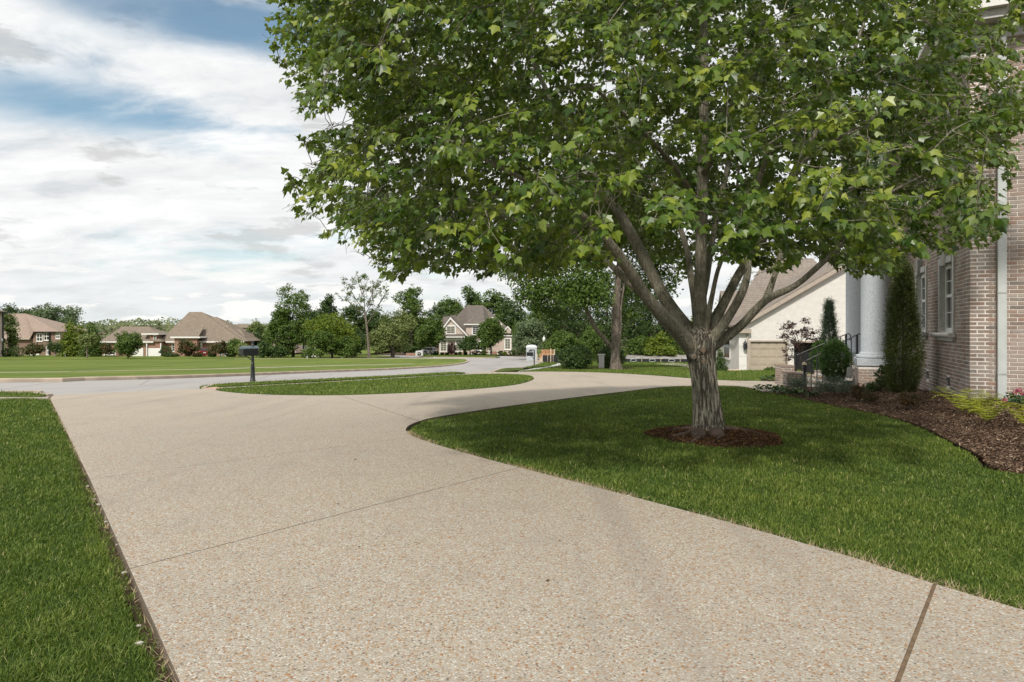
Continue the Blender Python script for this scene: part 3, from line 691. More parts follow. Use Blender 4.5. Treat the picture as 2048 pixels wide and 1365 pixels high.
# worn, straw-coloured fringe along the cut edge of the lawns
def fringe(line, n, spread, label, inward):
    p = np.array(line); dl = np.concatenate([[0], np.cumsum(np.linalg.norm(np.diff(p, axis=0), axis=1))]); s = rng.uniform(0, dl[-1], n)
    s = s[(np.sin(s*1.9)+np.sin(s*5.1+1)+rng.normal(0, .8, len(s))) > -0.4]; n = len(s)
    q = np.column_stack([np.interp(s, dl, p[:,0]), np.interp(s, dl, p[:,1])]); e = np.column_stack([np.interp(s+.05, dl, p[:,0]), np.interp(s+.05, dl, p[:,1])]) - q
    e /= np.linalg.norm(e, axis=1)[:,None] + 1e-9; nr = np.column_stack([-e[:,1], e[:,0]]) * inward
    q = q + nr * rng.uniform(-0.02, spread, n)[:,None]; z = T(q[:,1]) - 0.03
    an = rng.uniform(0, 2*np.pi, n); ln = rng.uniform(.03, .075, n); up = rng.uniform(.01, .05, n); wd = .0016 + .0003*q[:,1]
    a = np.column_stack([q, z]); t = a + np.column_stack([np.cos(an)*ln, np.sin(an)*ln, up]); sd_ = np.column_stack([-np.sin(an)*wd, np.cos(an)*wd, 0*an])
    V = np.stack([a - sd_, a + sd_, t], 1).reshape(-1, 3)
    o = link('dry_grass', np_mesh('dry_grass', V, np.arange(3*n).reshape(n, 3), M['straw'])); tag(o, label, 'dry grass', None, 'stuff')
fringe(tree_lawn_bot, 9000, 0.12, 'straw-coloured dry grass along the lawn edge beside the driveway', -1)
fringe([L_near, left_edge[1]], 1800, 0.05, 'thin dry grass along the left edge of the driveway', 1)
def chips(name, v, f, zf, dens, material, label, size=(0.02, 0.055), lift=0.012, clip=None):
    p = sample_tris(v, f, dens); p = p[in_view(p, 0.1)]; n = len(p)
    z = np.array([zf(x, y) for x, y in p]) + rng.uniform(0.0, lift*2, n)
    L = rng.uniform(*size, n); Wd = L * rng.uniform(.18, .5, n); an = rng.uniform(0, 2*np.pi, n); tilt = rng.normal(0, .45, n); roll = rng.normal(0, .5, n)
    a = np.column_stack([np.cos(an)*np.cos(tilt), np.sin(an)*np.cos(tilt), np.sin(tilt)]); b_ = np.column_stack([-np.sin(an)*np.cos(roll), np.cos(an)*np.cos(roll), np.sin(roll)])
    c = np.column_stack([p, z]); A, B = a*L[:,None]*.5, b_*Wd[:,None]*.5; up = np.cross(a, b_) * (0.004 + Wd*0.15)[:,None]
    V = np.stack([c-A-B, c+A-B*.6, c+A*.8+B, c-A*.9+B*.7, c+up], 1).reshape(-1, 3); b5 = (np.arange(n)*5)[:,None]
    Fc = np.concatenate([b5 + np.array([[i, (i+1) % 4, 4]]) for i in range(4)])
    o = link(name, np_mesh(name, V, Fc, material, False, np.repeat(rng.random(n)**1.3, 5))); tag(o, label, 'mulch', None, 'stuff'); return n
nc = chips('mulch_chips', bv, bf, bed_z, lambda x, y: np.clip(1700*(8/np.maximum(y,4))**1.3, 250, 2200), M['chip'], 'brown shredded mulch in the bed along the brick house')
nc += chips('mulch_chips', rv, rf, ring_z, lambda x, y: 2200 + 0*x, M['chip_old'], 'rust-brown mulch ring at the foot of the maple', (0.015, 0.05))
# pebbles lying along the cut edges
def pebbles(line, n, label, inward, spread=(0.0, 0.05)):
    p = np.array(line); dl = np.concatenate([[0], np.cumsum(np.linalg.norm(np.diff(p, axis=0), axis=1))])
    for k in range(n):
        s = rng.uniform(0, dl[-1]); x, y = np.interp(s, dl, p[:,0]), np.interp(s, dl, p[:,1]); r = rng.uniform(.008, .02)
        bm = bmesh.new(); bmesh.ops.create_icosphere(bm, subdivisions=1, radius=r)
        for w_ in bm.verts: w_.co = Vector((w_.co.x*1.3, w_.co.y, w_.co.z*.6)) * random.uniform(.85, 1.15)
        me = bpy.data.meshes.new('pebble'); bm.to_mesh(me); bm.free()
        yield me, (x + rng.normal(0, .025), y + rng.normal(0, .02), float(T(y)) - 0.02)
print('grass blades', ng, 'chips', nc)
# ---------------------------------------------------------------- plants
def unit(a): return a / (np.linalg.norm(a, axis=-1, keepdims=True) + 1e-9)
def leaf_quads(c, size, nrm_bias, jitter=1.0, aspect=0.62):
    """bent diamond leaves at centres c, facing roughly along nrm_bias"""
    n = len(c); nn = unit(unit(nrm_bias) + rng.normal(0, jitter*0.6, (n, 3))); t = unit(np.cross(nn, rng.normal(0, 1, (n, 3)))); b_ = np.cross(nn, t)
    s = (size * rng.uniform(0.65, 1.3, n))[:, None]
    V = np.stack([c - t*s*.5, c + b_*s*aspect*.5 - nn*s*.08, c + t*s*.5, c - b_*s*aspect*.5 - nn*s*.08], 1).reshape(-1, 3)
    b4 = (np.arange(n)*4)[:,None]; return V, np.concatenate([b4 + np.array([[0,1,2]]), b4 + np.array([[0,2,3]])])
def clump_points(lobes, n_clumps, leaves, r_clump, flat=0.6, shell=0.5):
    """lobes: (x, y, z, rx, ry, rz). returns leaf centres and outward directions"""
    lob = np.array(lobes, float); w_ = (lob[:,3]*lob[:,4]*lob[:,5])**0.8; k = rng.choice(len(lob), n_clumps, p=w_/w_.sum())
    d_ = unit(rng.normal(0, 1, (n_clumps, 3))); rad = shell + (1-shell)*rng.random(n_clumps)**0.5
    rad *= rng.uniform(0.80, 1.10, n_clumps)
    cc_ = lob[k,:3] + d_*lob[k,3:]*rad[:,None]
    m = np.maximum(1, rng.poisson(leaves, n_clumps)); i = np.repeat(np.arange(n_clumps), m); rc = r_clump*rng.uniform(0.5, 1.35, n_clumps)
    q = unit(rng.normal(0, 1, (len(i), 3))) * (rng.random(len(i))**0.45)[:,None] * rc[i][:,None] * np.array([1, 1, flat])
    q[:,2] -= 0.25 * (q[:,0]**2 + q[:,1]**2) / np.maximum(rc[i], .05)
    tone = rng.random(n_clumps)
    return cc_[i] + q, unit(d_[i]*0.5 + unit(q + 1e-6)*0.4 + np.array([0, 0, 0.75])), tone[i], cc_
def crown(parent, lobes, material, n_clumps, leaves, r_clump, size, flat=0.6, shell=0.5, name='crown', jitter=1.0, zmin=None, kind=None):
    c, nb, tone, cc_ = clump_points(lobes, n_clumps, leaves, r_clump, flat, shell)
    if zmin is not None: k = c[:,2] > zmin; c, nb, tone = c[k], nb[k], tone[k]
    V, Fc = leaf_quads(c, size, nb, jitter); r = np.clip(tone*0.6 + rng.random(len(c))*0.4, 0, 1)
    o = link(name, np_mesh(name, V - np.array(OFF[parent.name]), Fc, material, False, np.repeat(r, 4)), None, parent)
    if kind: o['kind'] = kind
    return cc_
def limbs(mbx, base, tips, r0, seed=0, wig=0.12):
    """limbs fanning from a base point to tips"""
    base = Vector(base); rr = random.Random(seed)
    for t in tips:
        t = Vector(t); L = (t-base).length; pts, rad = [], []
        for k in range(6):
            q = k/5; p = base.lerp(t, q); p.z += math.sin(q*math.pi) * L * 0.05
            p += Vector((rr.uniform(-1,1), rr.uniform(-1,1), rr.uniform(-.5,.5))) * wig * L * 0.2 * (1 if 0 < k < 5 else 0)
            pts.append(p); rad.append(r0*(1-q)**0.8*0.9 + r0*0.08)
        mbx.tube(pts, rad, 6)
def tree(u, d_, vtop, hw, mat_, label, shape='round', name='tree', group=None, trunk_r=None, vbase=None, dens=1.0, leaf=None, clear=0.18, barkm='bark_dark', ry=None, squash=1.0, pale=False, seed=None):
    """a tree standing at photo column u, d_ metres away; its top is seen at row vtop and it is hw pixels to each side"""
    k = px2m(d_); x = (u-CX)*k; zb = float(T(d_)) + 0.03 if vbase is None else CAMH-(vbase-HZ)*k; zt = CAMH-(vtop-HZ)*k; H = zt-zb; w_ = hw*k
    o = empty(name, (x, d_, zb), label, 'tree', group)
    rr = random.Random(seed if seed is not None else int(u*7+vtop)); y = d_; ryy = ry or w_
    lob = []
    if shape == 'round':
        z0 = zb + H*clear; Hc = zt - z0
        lob.append((x, y, z0+Hc*.48, w_*.68, ryy*.7, Hc*.42))
        for i in range(13):
            a = rr.uniform(0, 2*math.pi); q = rr.uniform(.12, .85); ww = math.sin(math.pi*min(.93, q*.85+.14))
            s_ = rr.uniform(.22, .44); lob.append((x+math.cos(a)*w_*.74*ww, y+math.sin(a)*ryy*.74*ww, z0+Hc*q, w_*s_, ryy*s_, Hc*s_*.5))
    elif shape == 'tall':
        z0 = zb + H*clear; Hc = zt - z0
        for i in range(13):
            a = rr.uniform(0, 2*math.pi); q = (i+.5)/13; ww = 0.30+0.70*math.sin(math.pi*(0.22+0.62*q))
            lob.append((x+math.cos(a)*w_*.48*ww, y+math.sin(a)*ryy*.48*ww, z0+Hc*(.06+.86*q), w_*.50*ww, ryy*.50*ww, Hc*.105))
    elif shape == 'cone':
        for i in range(12):
            q = i/11; ww = (1-q)**0.8*0.95 + .05; lob.append((x+rr.uniform(-.1,.1)*w_, y, zb+H*(.07+.86*q), w_*ww, ryy*ww, H*.075))
    elif shape == 'vase':
        z0 = zb + H*clear; Hc = zt - z0
        for i in range(11):
            a = rr.uniform(0, 2*math.pi); q = rr.uniform(.2, .95); ww = .45+.6*q
            lob.append((x+math.cos(a)*w_*.6*ww, y+math.sin(a)*ryy*.6*ww, z0+Hc*q*.9, w_*.42, ryy*.42, Hc*.2))
    r_px = 1.5 * k / 1.0
    leaf = leaf or max(0.05, 3.8*k); rc = max(w_*0.20, leaf*2.0)
    area = (2*hw)*(zt-zb)/k
    n = int(np.clip(area*0.075*dens, 60, 700)); per = 14
    cc_ = crown(o, lob, M[mat_], n, per, rc, leaf, flat=0.62, shell=0.55, zmin=zb+0.05)
    tr = trunk_r or max(0.05, 0.018*H); m_ = MB()
    m_.tube([(x, y, zb-.1), (x+.02*w_, y, zb+H*.12), (x-.03*w_, y, zb+H*.35), (x+.03*w_, y, zb+H*.72)], [tr*1.35, tr, tr*.8, tr*.2], 8)
    sel = cc_[rng.permutation(len(cc_))[:9]]; limbs(m_, (x-.02*w_, y, zb+H*max(.14, clear)), sel, tr*.5, int(u))
    m_.build('trunk', M[barkm], o, True)
    return o
def bush(x, y, z, rx, ry, rz, mat_, label, cat='shrub', name='shrub', size=0.05, n=160, per=16, group=None, lobes=None, rc=None, stem=True, shell=.72, flat=.9, jitter=1.0):
    o = empty(name, (x, y, z), label, cat, group)
    lob = lobes or [(x, y, z+rz, rx, ry, rz)]
    crown(o, lob, M[mat_], n, per, rc or max(rx, rz)*.2, size, flat, shell, 'foliage', jitter, z+0.01)
    if stem:
        m_ = MB()
        for k in range(4):
            a = k*1.6+.3; m_.tube([(x+math.cos(a)*rx*.12, y+math.sin(a)*ry*.12, z-.04), (x+math.cos(a)*rx*.4, y+math.sin(a)*ry*.4, z+rz*1.0)], [max(.008, rx*.05), max(.004, rx*.02)], 5)
        m_.build('stem', M['bark_dark'], o)
    return o
def pbush(u, d_, vtop, vbot, hw, mat_, label, **kw):
    k = px2m(d_); zb = CAMH-(vbot-HZ)*k; zt = CAMH-(vtop-HZ)*k; w_ = hw*k
    zb = min(zb, zt-0.1); kw.setdefault('size', max(.03, 2.4*k)); kw.setdefault('n', int(np.clip(hw*2*(vbot-vtop)*.10, 40, 600)))
    return bush((u-CX)*k, d_, zb, w_, w_*kw.pop('yr', .9), (zt-zb)/2, mat_, label, **kw)

# ---------------------------------------------------------------- the big maple
TD = 9.4
def mp(u, v, dd=0.0): return P(u, v, TD+dd)
base_z = float(T(TD)) - 0.02
maple = empty('maple_tree', (P(1418, 865, TD).x, TD, base_z), 'big spreading maple with many limbs in a mulch ring on the front lawn', 'tree')
OM = np.array(OFF[maple.name])
sc = px2m(TD)
trunk_prof = [(1418, 890, 50, 0), (1418, 876, 43, 0), (1417, 862, 35, 0), (1416, 846, 30, 0), (1413, 810, 26.5, 0), (1409, 770, 25, 0), (1406, 735, 25.5, 0), (1403, 708, 29, 0), (1402, 688, 32, 0), (1402, 670, 29, 0), (1403, 655, 19, 0)]
def bark_tube(pts, rad, n, name, material, parent, bumpy=0.06, rid=0, seed=0):
    """tube with uneven surface"""
    m_ = MB(); P_ = [Vector(p) for p in pts]
    # resample
    arr = np.array([list(p)+[r] for p, r in zip(P_, rad)]); sm = np.array(smooth([tuple(a) for a in arr], 4))
    ctr, rr_ = sm[:, :3], sm[:, 3]; m_.tube([tuple(c) for c in ctr], list(rr_), n)
    V = np.array([tuple(v) for v in m_.v]); K = len(ctr)
    ph = np.random.default_rng(seed).uniform(0, 6.28, 6)
    for i in range(K):
        sl_ = slice(i*n, (i+1)*n); a = np.linspace(0, 2*np.pi, n, endpoint=False); s_ = i*0.33
        q = 1 + bumpy*(np.sin(2*a+ph[0]+s_*.4)*.5 + np.sin(3*a+ph[1]-s_*.7)*.4 + np.sin(5*a+ph[2]+s_)*.3) + (rid*(np.abs(np.sin(9.5*a+ph[3]+.9*np.sin(s_*.8)+.5*np.sin(3*a)))*2-1.1 + .5*np.sin(31*a+ph[4]+1.4*np.sin(s_*1.3))) if rid else 0)
        V[sl_] = ctr[i] + (V[sl_]-ctr[i])*q[:,None]
    m_.v = [tuple(v) for v in V]
    return m_.build(name, material, parent, True)
bark_tube([mp(u, v, dd) for u, v, r, dd in trunk_prof], [r*sc for u, v, r, dd in trunk_prof], 96, 'trunk', M['bark_trunk'], maple, 0.05, 0.030, 3)
LIMBS = [ # (u, v, radius px, depth offset)
 [(1392,700,25,0),(1360,668,23,-.15),(1325,632,20,-.35),(1290,590,17,-.55),(1245,522,14,-.8),(1190,455,11,-1.1),(1120,400,8,-1.5),(1030,350,6,-1.9),(930,300,4,-2.3)],
 [(1395,684,23,.1),(1368,650,21,.2),(1338,610,19,.3),(1310,562,17,.45),(1280,500,15,.6),(1242,432,13,.8),(1206,378,11,1.0),(1160,300,9,1.2),(1110,215,7,1.4),(1060,110,5,1.5),(1020,0,3,1.5)],
 [(1275,580,10,-.5),(1240,548,9,-.1),(1190,502,8,.3),(1130,468,7,.8),(1060,445,5,1.3),(960,425,4,1.8),(840,410,3,2.0)],
 [(1403,664,20,.0),(1401,610,18,.02),(1401,560,17,.05),(1403,470,16,.1),(1405,350,14,.15),(1407,250,12,.2),(1409,100,10,.2),(1404,-60,8,.1),(1398,-280,5,0)],
 [(1398,664,13,.1),(1389,600,10,.25),(1382,555,9,.4),(1374,500,8,.7),(1352,440,7,1.0),(1320,392,6,1.4),(1280,330,4,1.9)],
 [(1410,660,9,-.1),(1424,592,7,-.2),(1436,540,6,-.3),(1456,490,5,-.5),(1470,420,4,-.8),(1478,330,3,-1.2)],
 [(1415,668,17,.05),(1445,612,14,.1),(1478,548,12.5,.15),(1510,500,11.5,.15),(1545,450,10.5,.2),(1566,400,9.5,.2),(1592,335,8,.2),(1640,250,6,.1),(1690,150,5,0),(1730,40,3,-.1)],
 [(1420,684,15,-.1),(1455,637,13,-.25),(1484,585,12,-.35),(1496,540,10,-.4),(1493,490,9,-.4),(1500,420,8,-.5),(1525,340,6,-.8),(1560,240,4,-1.2)],
 [(1424,692,15,.0),(1478,655,12.5,-.1),(1530,602,11,-.3),(1590,572,8.5,-.4),(1640,530,7.5,-.5),(1690,482,6.5,-.6),(1722,440,5.5,-.7),(1770,392,4,-.8),(1850,350,3,-.9)],
 [(1532,600,9,-.3),(1548,555,8,-.25),(1562,505,7.5,-.2),(1580,450,6.5,.1),(1620,410,5.5,.4),(1690,380,4,.8),(1790,350,3,1.1)],
 [(1400,670,14,.4),(1402,620,11,.8),(1412,560,10,1.2),(1425,480,8,1.8),(1445,380,7,2.4),(1470,270,5,3.0)],
 [(1407,350,9,.15),(1432,300,7,-.5),(1455,240,6,-1.2),(1470,170,5,-2.0),(1480,90,4,-2.8)],
 [(1400,420,9,.1),(1360,350,7,-.6),(1310,290,6,-1.4),(1250,230,5,-2.2),(1180,170,4,-3.0)],
 [(1594,335,6,.2),(1640,300,5,.6),(1720,250,4.5,.9),(1820,190,4,1.0),(1920,120,3,1.0)],
]
nodes = []
for li, L in enumerate(LIMBS):
    L = [(u, v, r*(.86 if q == 0 else .70 if q < 4 else .78), dd) for q, (u, v, r, dd) in enumerate(L)]
    pts = [mp(u, v, dd) for u, v, r, dd in L]
    bark_tube(pts, [r*sc*(1+dd/TD) for (u, v, r, dd) in L], 14, 'limb', M['bark_trunk'] if li in () else M['bark_limb'], maple, 0.05, 0, li)
    sm = smooth([tuple(p)+(r*sc,) for p, (u, v, r, dd) in zip(pts, L)], 5)
    nodes += [q for k, q in enumerate(sm) if k > len(sm)*0.38]
# knots, pruned stubs and root flare
for (u, v, r, dd) in [(1405,700,9,-.215),(1407,723,6.5,-.185),(1427,692,6,-.12),(1389,714,6,-.16),(1386,690,5.5,-.17)]:
    c_ = mp(u, v, dd); m_ = MB(); m_.tube([c_+Vector((0,.10,0)), c_, c_+Vector((0,-.02,0))], [r*sc*1.35, r*sc*1.15, r*sc*.8], 14); kn = m_.build('knot', M['bark_trunk'], maple, True)
    m_ = MB(); m_.tube([c_+Vector((0,-.015,0)), c_+Vector((0,-.026,0))], [r*sc*.62, r*sc*.55], 12); m_.build('cut_face', M['cut_wood'], kn)
for pts, rad in [([(1398,862,-.38),(1398,868,-.42),(1399,876,-.44)], [13, 17, 9]), ([(1430,860,-.38),(1431,867,-.42),(1430,876,-.44)], [12, 16, 9])]:
    m_ = MB(); c_ = mp(pts[1][0], pts[1][1], pts[1][2]); m_.lathe(c_, [(.02, -.16), (.09, -.11), (.11, -.03), (.095, .03), (.055, .075), (.012, .09)], 14)
    m_.build('root_knee', M['root'], maple, True)
for pts in [[(1440,860,-.3),(1444,872,-.5),(1438,884,-.6),(1434,892,-.7)], [(1400,872,-.35),(1398,886,-.55),(1388,893,-.65),(1383,898,-.75)], [(1392,868,-.2),(1370,868,-.3),(1345,872,-.4)], [(1448,866,-.15),(1475,868,-.1),(1500,874,-.15),(1525,882,-.3)], [(1388,862,.0),(1360,860,.1),(1335,862,.1)]]:
    q = [mp(u, v, dd) for u, v, dd in pts]; q = [Vector((p.x, p.y, max(p.z, ring_z(p.x, p.y)+.012))) for p in q]
    m_ = MB(); m_.tube(smooth([tuple(p) for p in q], 3), list(np.linspace(.045, .012, (len(q)-1)*3+1)), 8); m_.build('root', M['root'], maple, True)
# canopy: sprays of leaves on twigs that reach back to the limbs
SIL = [(540,-400),(540,0),(528,70),(552,130),(572,200),(610,232),(690,215),(712,245),(640,262),(592,272),(612,302),(650,318),(622,335),(562,344),(572,400),(600,440),(650,438),(640,470),(705,490),(742,520),(752,545),(796,562),(850,530),(884,544),(950,556),(1005,540),(1030,560),(1100,552),(1170,540),(1260,520),(1330,545),(1365,560),(1430,525),(1470,520),(1520,535),(1570,545),(1620,500),(1660,528),(1700,548),(1760,552),(1800,548),(1815,510),(1870,508),(1920,496),(1990,486),(2018,440),(2010,395),(2034,345),(2044,300),(2060,200),(2300,100),(2300,-400)]
KEEP = [(1190,475),(1240,425),(1330,440),(1380,410),(1430,410),(1465,450),(1500,500),(1500,680),(1300,660)]
cand = rng.uniform(-1, 1, (160000, 3)); cand = cand[(np.linalg.norm(cand, axis=1) < 1)]
rad = np.linalg.norm(cand, axis=1); cand = cand[rng.random(len(cand)) < 0.18 + 0.82*rad**2]
ctr = np.array([2.5, 9.3, 4.9]); sp = ctr + cand*np.array([6.3, 5.3, 5.2]); sp = sp[(sp[:,2] > 2.25) & (sp[:,1] > 5.0)]
uu = CX + F*sp[:,0]/sp[:,1]; vv = HZ - F*(sp[:,2]-CAMH)/sp[:,1]; mg = 0.30*F/sp[:,1]
ok = inpoly(np.column_stack([uu + mg*np.where(uu < 1400, -1.15, 0.55), vv + mg*0.6]), SIL)
ok &= ~(inpoly(np.column_stack([uu, vv]), KEEP) & (sp[:,1] < 9.9) & (rng.random(len(sp)) < .93))
ok &= ~((vv < -260) & (rng.random(len(sp)) < .5))
ok &= ~((sp[:,0] > 7.9) & (sp[:,1] > 10.9))
ok &= ~((uu > 1890) & (vv < 340) & (rng.random(len(sp)) < .3)); ok &= ~((uu > 1925) & (vv < 120) & (rng.random(len(sp)) < .6))
tier = np.sin(3.3*sp[:,2] + .9*np.sin(1.3*sp[:,0]) + .9*np.sin(1.1*sp[:,1])); blob = np.sin(2.3*sp[:,0]+1.1*np.sin(1.9*sp[:,2]))*np.sin(2.5*sp[:,1]+sp[:,2])
ok &= rng.random(len(sp)) < np.clip(.62 + .40*tier + .32*blob, .10, 1)
sp = sp[ok]; NSP = 4800; sp = sp[rng.permutation(len(sp))[:NSP]]
# the finger-like outer sprays on the left
ext = [(548,85),(560,60),(575,30),(590,150),(600,215),(640,215),(680,195),(560,120),(605,278),(625,285),(580,355),(600,360),(590,405),(615,425),(655,462),(690,478),(720,505),(770,548),(800,545),(830,525),(630,395),(640,350),(660,300),(870,530),(905,535),(980,540),(1700,530),(1745,540),(1790,530),(1975,470),(2005,420),(2020,350),(1840,505),(1900,485),(1495,535),(1520,545),(1545,520),(1575,530),(1510,500),(1600,500),(1640,500),(1665,515),(1455,500)]
sp = np.concatenate([sp, [list(P(u, v, 7.4+1.5*random.random() if u < 1000 else 8.8+.8*random.random())) for u, v in ext]])
nd = np.array(nodes); order = np.argsort([np.min(np.linalg.norm(nd[:,:3]-s, axis=1)) for s in sp])
tw_v = MB(); N = [list(q) for q in nodes]; NA = np.array(N); cnt = 0
leaf_c, leaf_t, leaf_n, leaf_s, leaf_tone = [], [], [], [], []
axis = np.array([P(1405, 600, TD).x, TD])
branches = MB()
for s in sp[order]:
    dlt = NA[:,:3]-s; dd = np.linalg.norm(dlt, axis=1) + 0.35*np.maximum(0, NA[:,2]-s[2]); j = int(np.argmin(dd)); a = NA[j,:3]; L = np.linalg.norm(s-a)
    r0 = min(NA[j,3]*.62, .006 + .011*L); mid = (a+s)/2 + np.array([0, 0, .08*L]) + rng.normal(0, .05*L, 3); m2 = a*.2+s*.8 + rng.normal(0, .03*L, 3) + np.array([0, 0, .04*L])
    q = smooth([tuple(a), tuple(mid), tuple(m2), tuple(s)], 1 if L < .7 else 2)
    rr_ = list(np.linspace(max(r0, .006), .0035, len(q))); branches.tube(q, rr_, 5 if L > 1.2 else 3)
    new = [list(p)+[r] for p, r in zip(q[1:], rr_[1:])]
    if cnt % 40 == 0: NA = np.array(N)
    N += new; cnt += 1
    out = np.array([s[0]-axis[0], s[1]-axis[1], 0.0]); out = unit(out); dirv = unit(unit(s-a)*.7 + out*.6 + np.array([0, 0, -.12]) + rng.normal(0, .25, 3))
    tone = rng.beta(1.1, 1.5)
    for tw in range(rng.integers(2, 4)):
        d1 = unit(dirv + rng.normal(0, .5, 3)*np.array([1, 1, .6])); Lt = rng.uniform(.28, .58); st = s - d1*Lt*.25
        tip = st + d1*Lt + np.array([0, 0, -.06]); pu_, pv_ = CX + F*tip[0]/tip[1], HZ - F*(tip[2]-CAMH)/tip[1]
        if pv_ < 0 or pu_ > 2048 or inpoly([(pu_, pv_)], SIL)[0]: branches.tube([tuple(st), tuple(tip)], [.0032, .0015], 3)
        else: branches.tube([tuple(st), tuple(st*.45+tip*.55)], [.0032, .002], 3)
        side_ = unit(np.cross(d1, [0, 0, 1])); m = rng.integers(5, 8)
        for k in range(m):
            q_ = (k+.6)/m; c0 = st + d1*Lt*q_ + np.array([0, 0, -.06*q_])
            for sg in (-1, 1):
                if rng.random() < .1: continue
                pd = unit(side_*sg*rng.uniform(.6, 1.1) + d1*rng.uniform(.1, .9) + np.array([0, 0, rng.normal(-.15, .35)])); pl_ = rng.uniform(.03, .08)
                lt = unit(pd*.75 + np.array([0, 0, rng.normal(-.62, .35)]) + d1*.25); ln_ = unit(np.array([0, 0, 1.0]) + rng.normal(0, .55, 3) + out*.75)
                leaf_c.append(c0 + pd*pl_); leaf_t.append(lt); leaf_n.append(ln_); leaf_s.append(rng.uniform(.052, .106)); leaf_tone.append(tone)
branches.build('branches', M['bark_limb'], maple)['kind'] = 'stuff'
lc, lt, ln, ls = np.array(leaf_c), np.array(leaf_t), np.array(leaf_n), np.array(leaf_s); tone = np.array(leaf_tone)
uu = CX + F*lc[:,0]/lc[:,1]; vv = HZ - F*(lc[:,2]-CAMH)/lc[:,1]
ke = inpoly(np.column_stack([uu, vv]), SIL) | (vv < 0) | (uu > 2048)
lc, lt, ln, ls, tone, uu, vv = lc[ke], lt[ke], ln[ke], ls[ke], tone[ke], uu[ke], vv[ke]
half_ = [(.0, .0), (.31, -.03), (.54, .36), (.27, .45)]
OUT = [(x, y) for x, y in half_] + [(0, 1.0)] + [(-x, y) for x, y in reversed(half_[1:])]
TV = np.array(OUT); nO = len(OUT); TF = np.array([(0, i, i+1) for i in range(1, nO-1)])
def leaf_mesh_arrays(c, t, nrm, s, fold):
    n = len(c); b_ = unit(np.cross(t, nrm)); nn = np.cross(b_, t); n = len(c)
    x = TV[:,0][None,:]*s[:,None]; y = TV[:,1][None,:]*s[:,None]; z = (-fold[:,None]*np.abs(TV[:,0])[None,:] - .25*fold[:,None]*TV[:,1][None,:]**2)*s[:,None]
    return c[:,None,:] + b_[:,None,:]*x[...,None] + t[:,None,:]*y[...,None] + nn[:,None,:]*z[...,None]
fold = rng.uniform(-.2, 1.0, len(lc)); rn = np.clip(tone*.62 + rng.random(len(lc))*.42 - .02, 0, 1)
vis = (uu > 0) & (uu < 2048) & (vv > 0) & (vv < 620); big = np.where(vis, ls/lc[:,1], 0); big = np.argsort(-big)[:300]
rest = np.ones(len(lc), bool); rest[big] = False
k = len(TV)
def add_foliage(sel):
    V = leaf_mesh_arrays(lc[sel], lt[sel], ln[sel], ls[sel], fold[sel]); n = len(V); Fc = (np.arange(n)*len(TV))[:,None,None] + TF[None]
    return V.reshape(-1, 3), Fc.reshape(-1, 3), np.repeat(rn[sel], len(TV))
near_ = rest & (lc[:,1] < 10.6); far_ = rest & ~near_
V1, F1, R1 = add_foliage(near_); _TV, _TF = TV, TF
TV = np.array([(0, 0), (.50, .38), (0, 1.0), (-.50, .38)]); TF = np.array([(0, 1, 2), (0, 2, 3)]); V2, F2, R2 = add_foliage(far_); TV, TF = _TV, _TF
o = link('foliage', np_mesh('foliage', np.concatenate([V1, V2]) - OM, np.concatenate([F1, F2 + len(V1)]), M['maple_leaf'], False, np.concatenate([R1, R2])), None, maple); o['kind'] = 'stuff'
variants = []
for q in range(8):
    f_ = np.array([q*.1]); Vq = leaf_mesh_arrays(np.zeros((1, 3)), np.array([[0, 1., 0]]), np.array([[0, 0, 1.]]), np.ones(1), f_)[0]
    variants.append(np_mesh('leaf', Vq, TF, M['maple_leaf'], False, np.full(k, (q*.618) % 1)))
for i in big:
    o = link('leaf', variants[int(rng.integers(8))], None, maple); b_ = np.cross(lt[i], ln[i]); b_ /= np.linalg.norm(b_); nn = np.cross(b_, lt[i]); s_ = ls[i]; c_ = lc[i]-OM
    o.matrix_local = Matrix(((b_[0]*s_, lt[i][0]*s_, nn[0]*s_, c_[0]), (b_[1]*s_, lt[i][1]*s_, nn[1]*s_, c_[1]), (b_[2]*s_, lt[i][2]*s_, nn[2]*s_, c_[2]), (0, 0, 0, 1)))
print('maple leaves', len(lc), 'sprays', len(sp))
# ---------------------------------------------------------------- the brick house on the right
bh = empty('brick_house', (8.8, 12.5, 0.0), 'brown brick house with white columned porch at the right edge', 'house')
HC = Vector((8.8, 12.5, 0)); SD = Vector((.383, .924, 0)).normalized(); SN = Vector((-SD.y, SD.x, 0)); SL = 9.2     # side wall: direction, outward normal
FD = Vector((SD.y, -SD.x, 0)); FN = -SD; EAVE = 7.25
PITCH_H, PITCH_L, JT = .0762, .254, .0105
brick_meshes = {}
def brick_mesh(L, seed):
    r_ = random.Random(seed); h = PITCH_H-JT; q = lambda s=.0015: r_.uniform(-s, s); e = .005
    vs = [(q(), -.03, q()), (L+q(), -.03, q()), (L+q(), -.03, h+q()), (q(), -.03, h+q()), (q(), -e, q()), (L+q(), -e, q()), (L+q(), -e, h+q()), (q(), -e, h+q()),
          (e+q(), .001*r_.random(), e+q()), (L-e+q(), .001*r_.random(), e+q()), (L-e+q(), .001*r_.random(), h-e+q()), (e+q(), .001*r_.random(), h-e+q())]
    fs = [(0,1,5,4), (1,2,6,5), (2,3,7,6), (3,0,4,7), (4,5,9,8), (5,6,10,9), (6,7,11,10), (7,4,8,11), (8,9,10,11)]
    return vs, fs, r_.random()
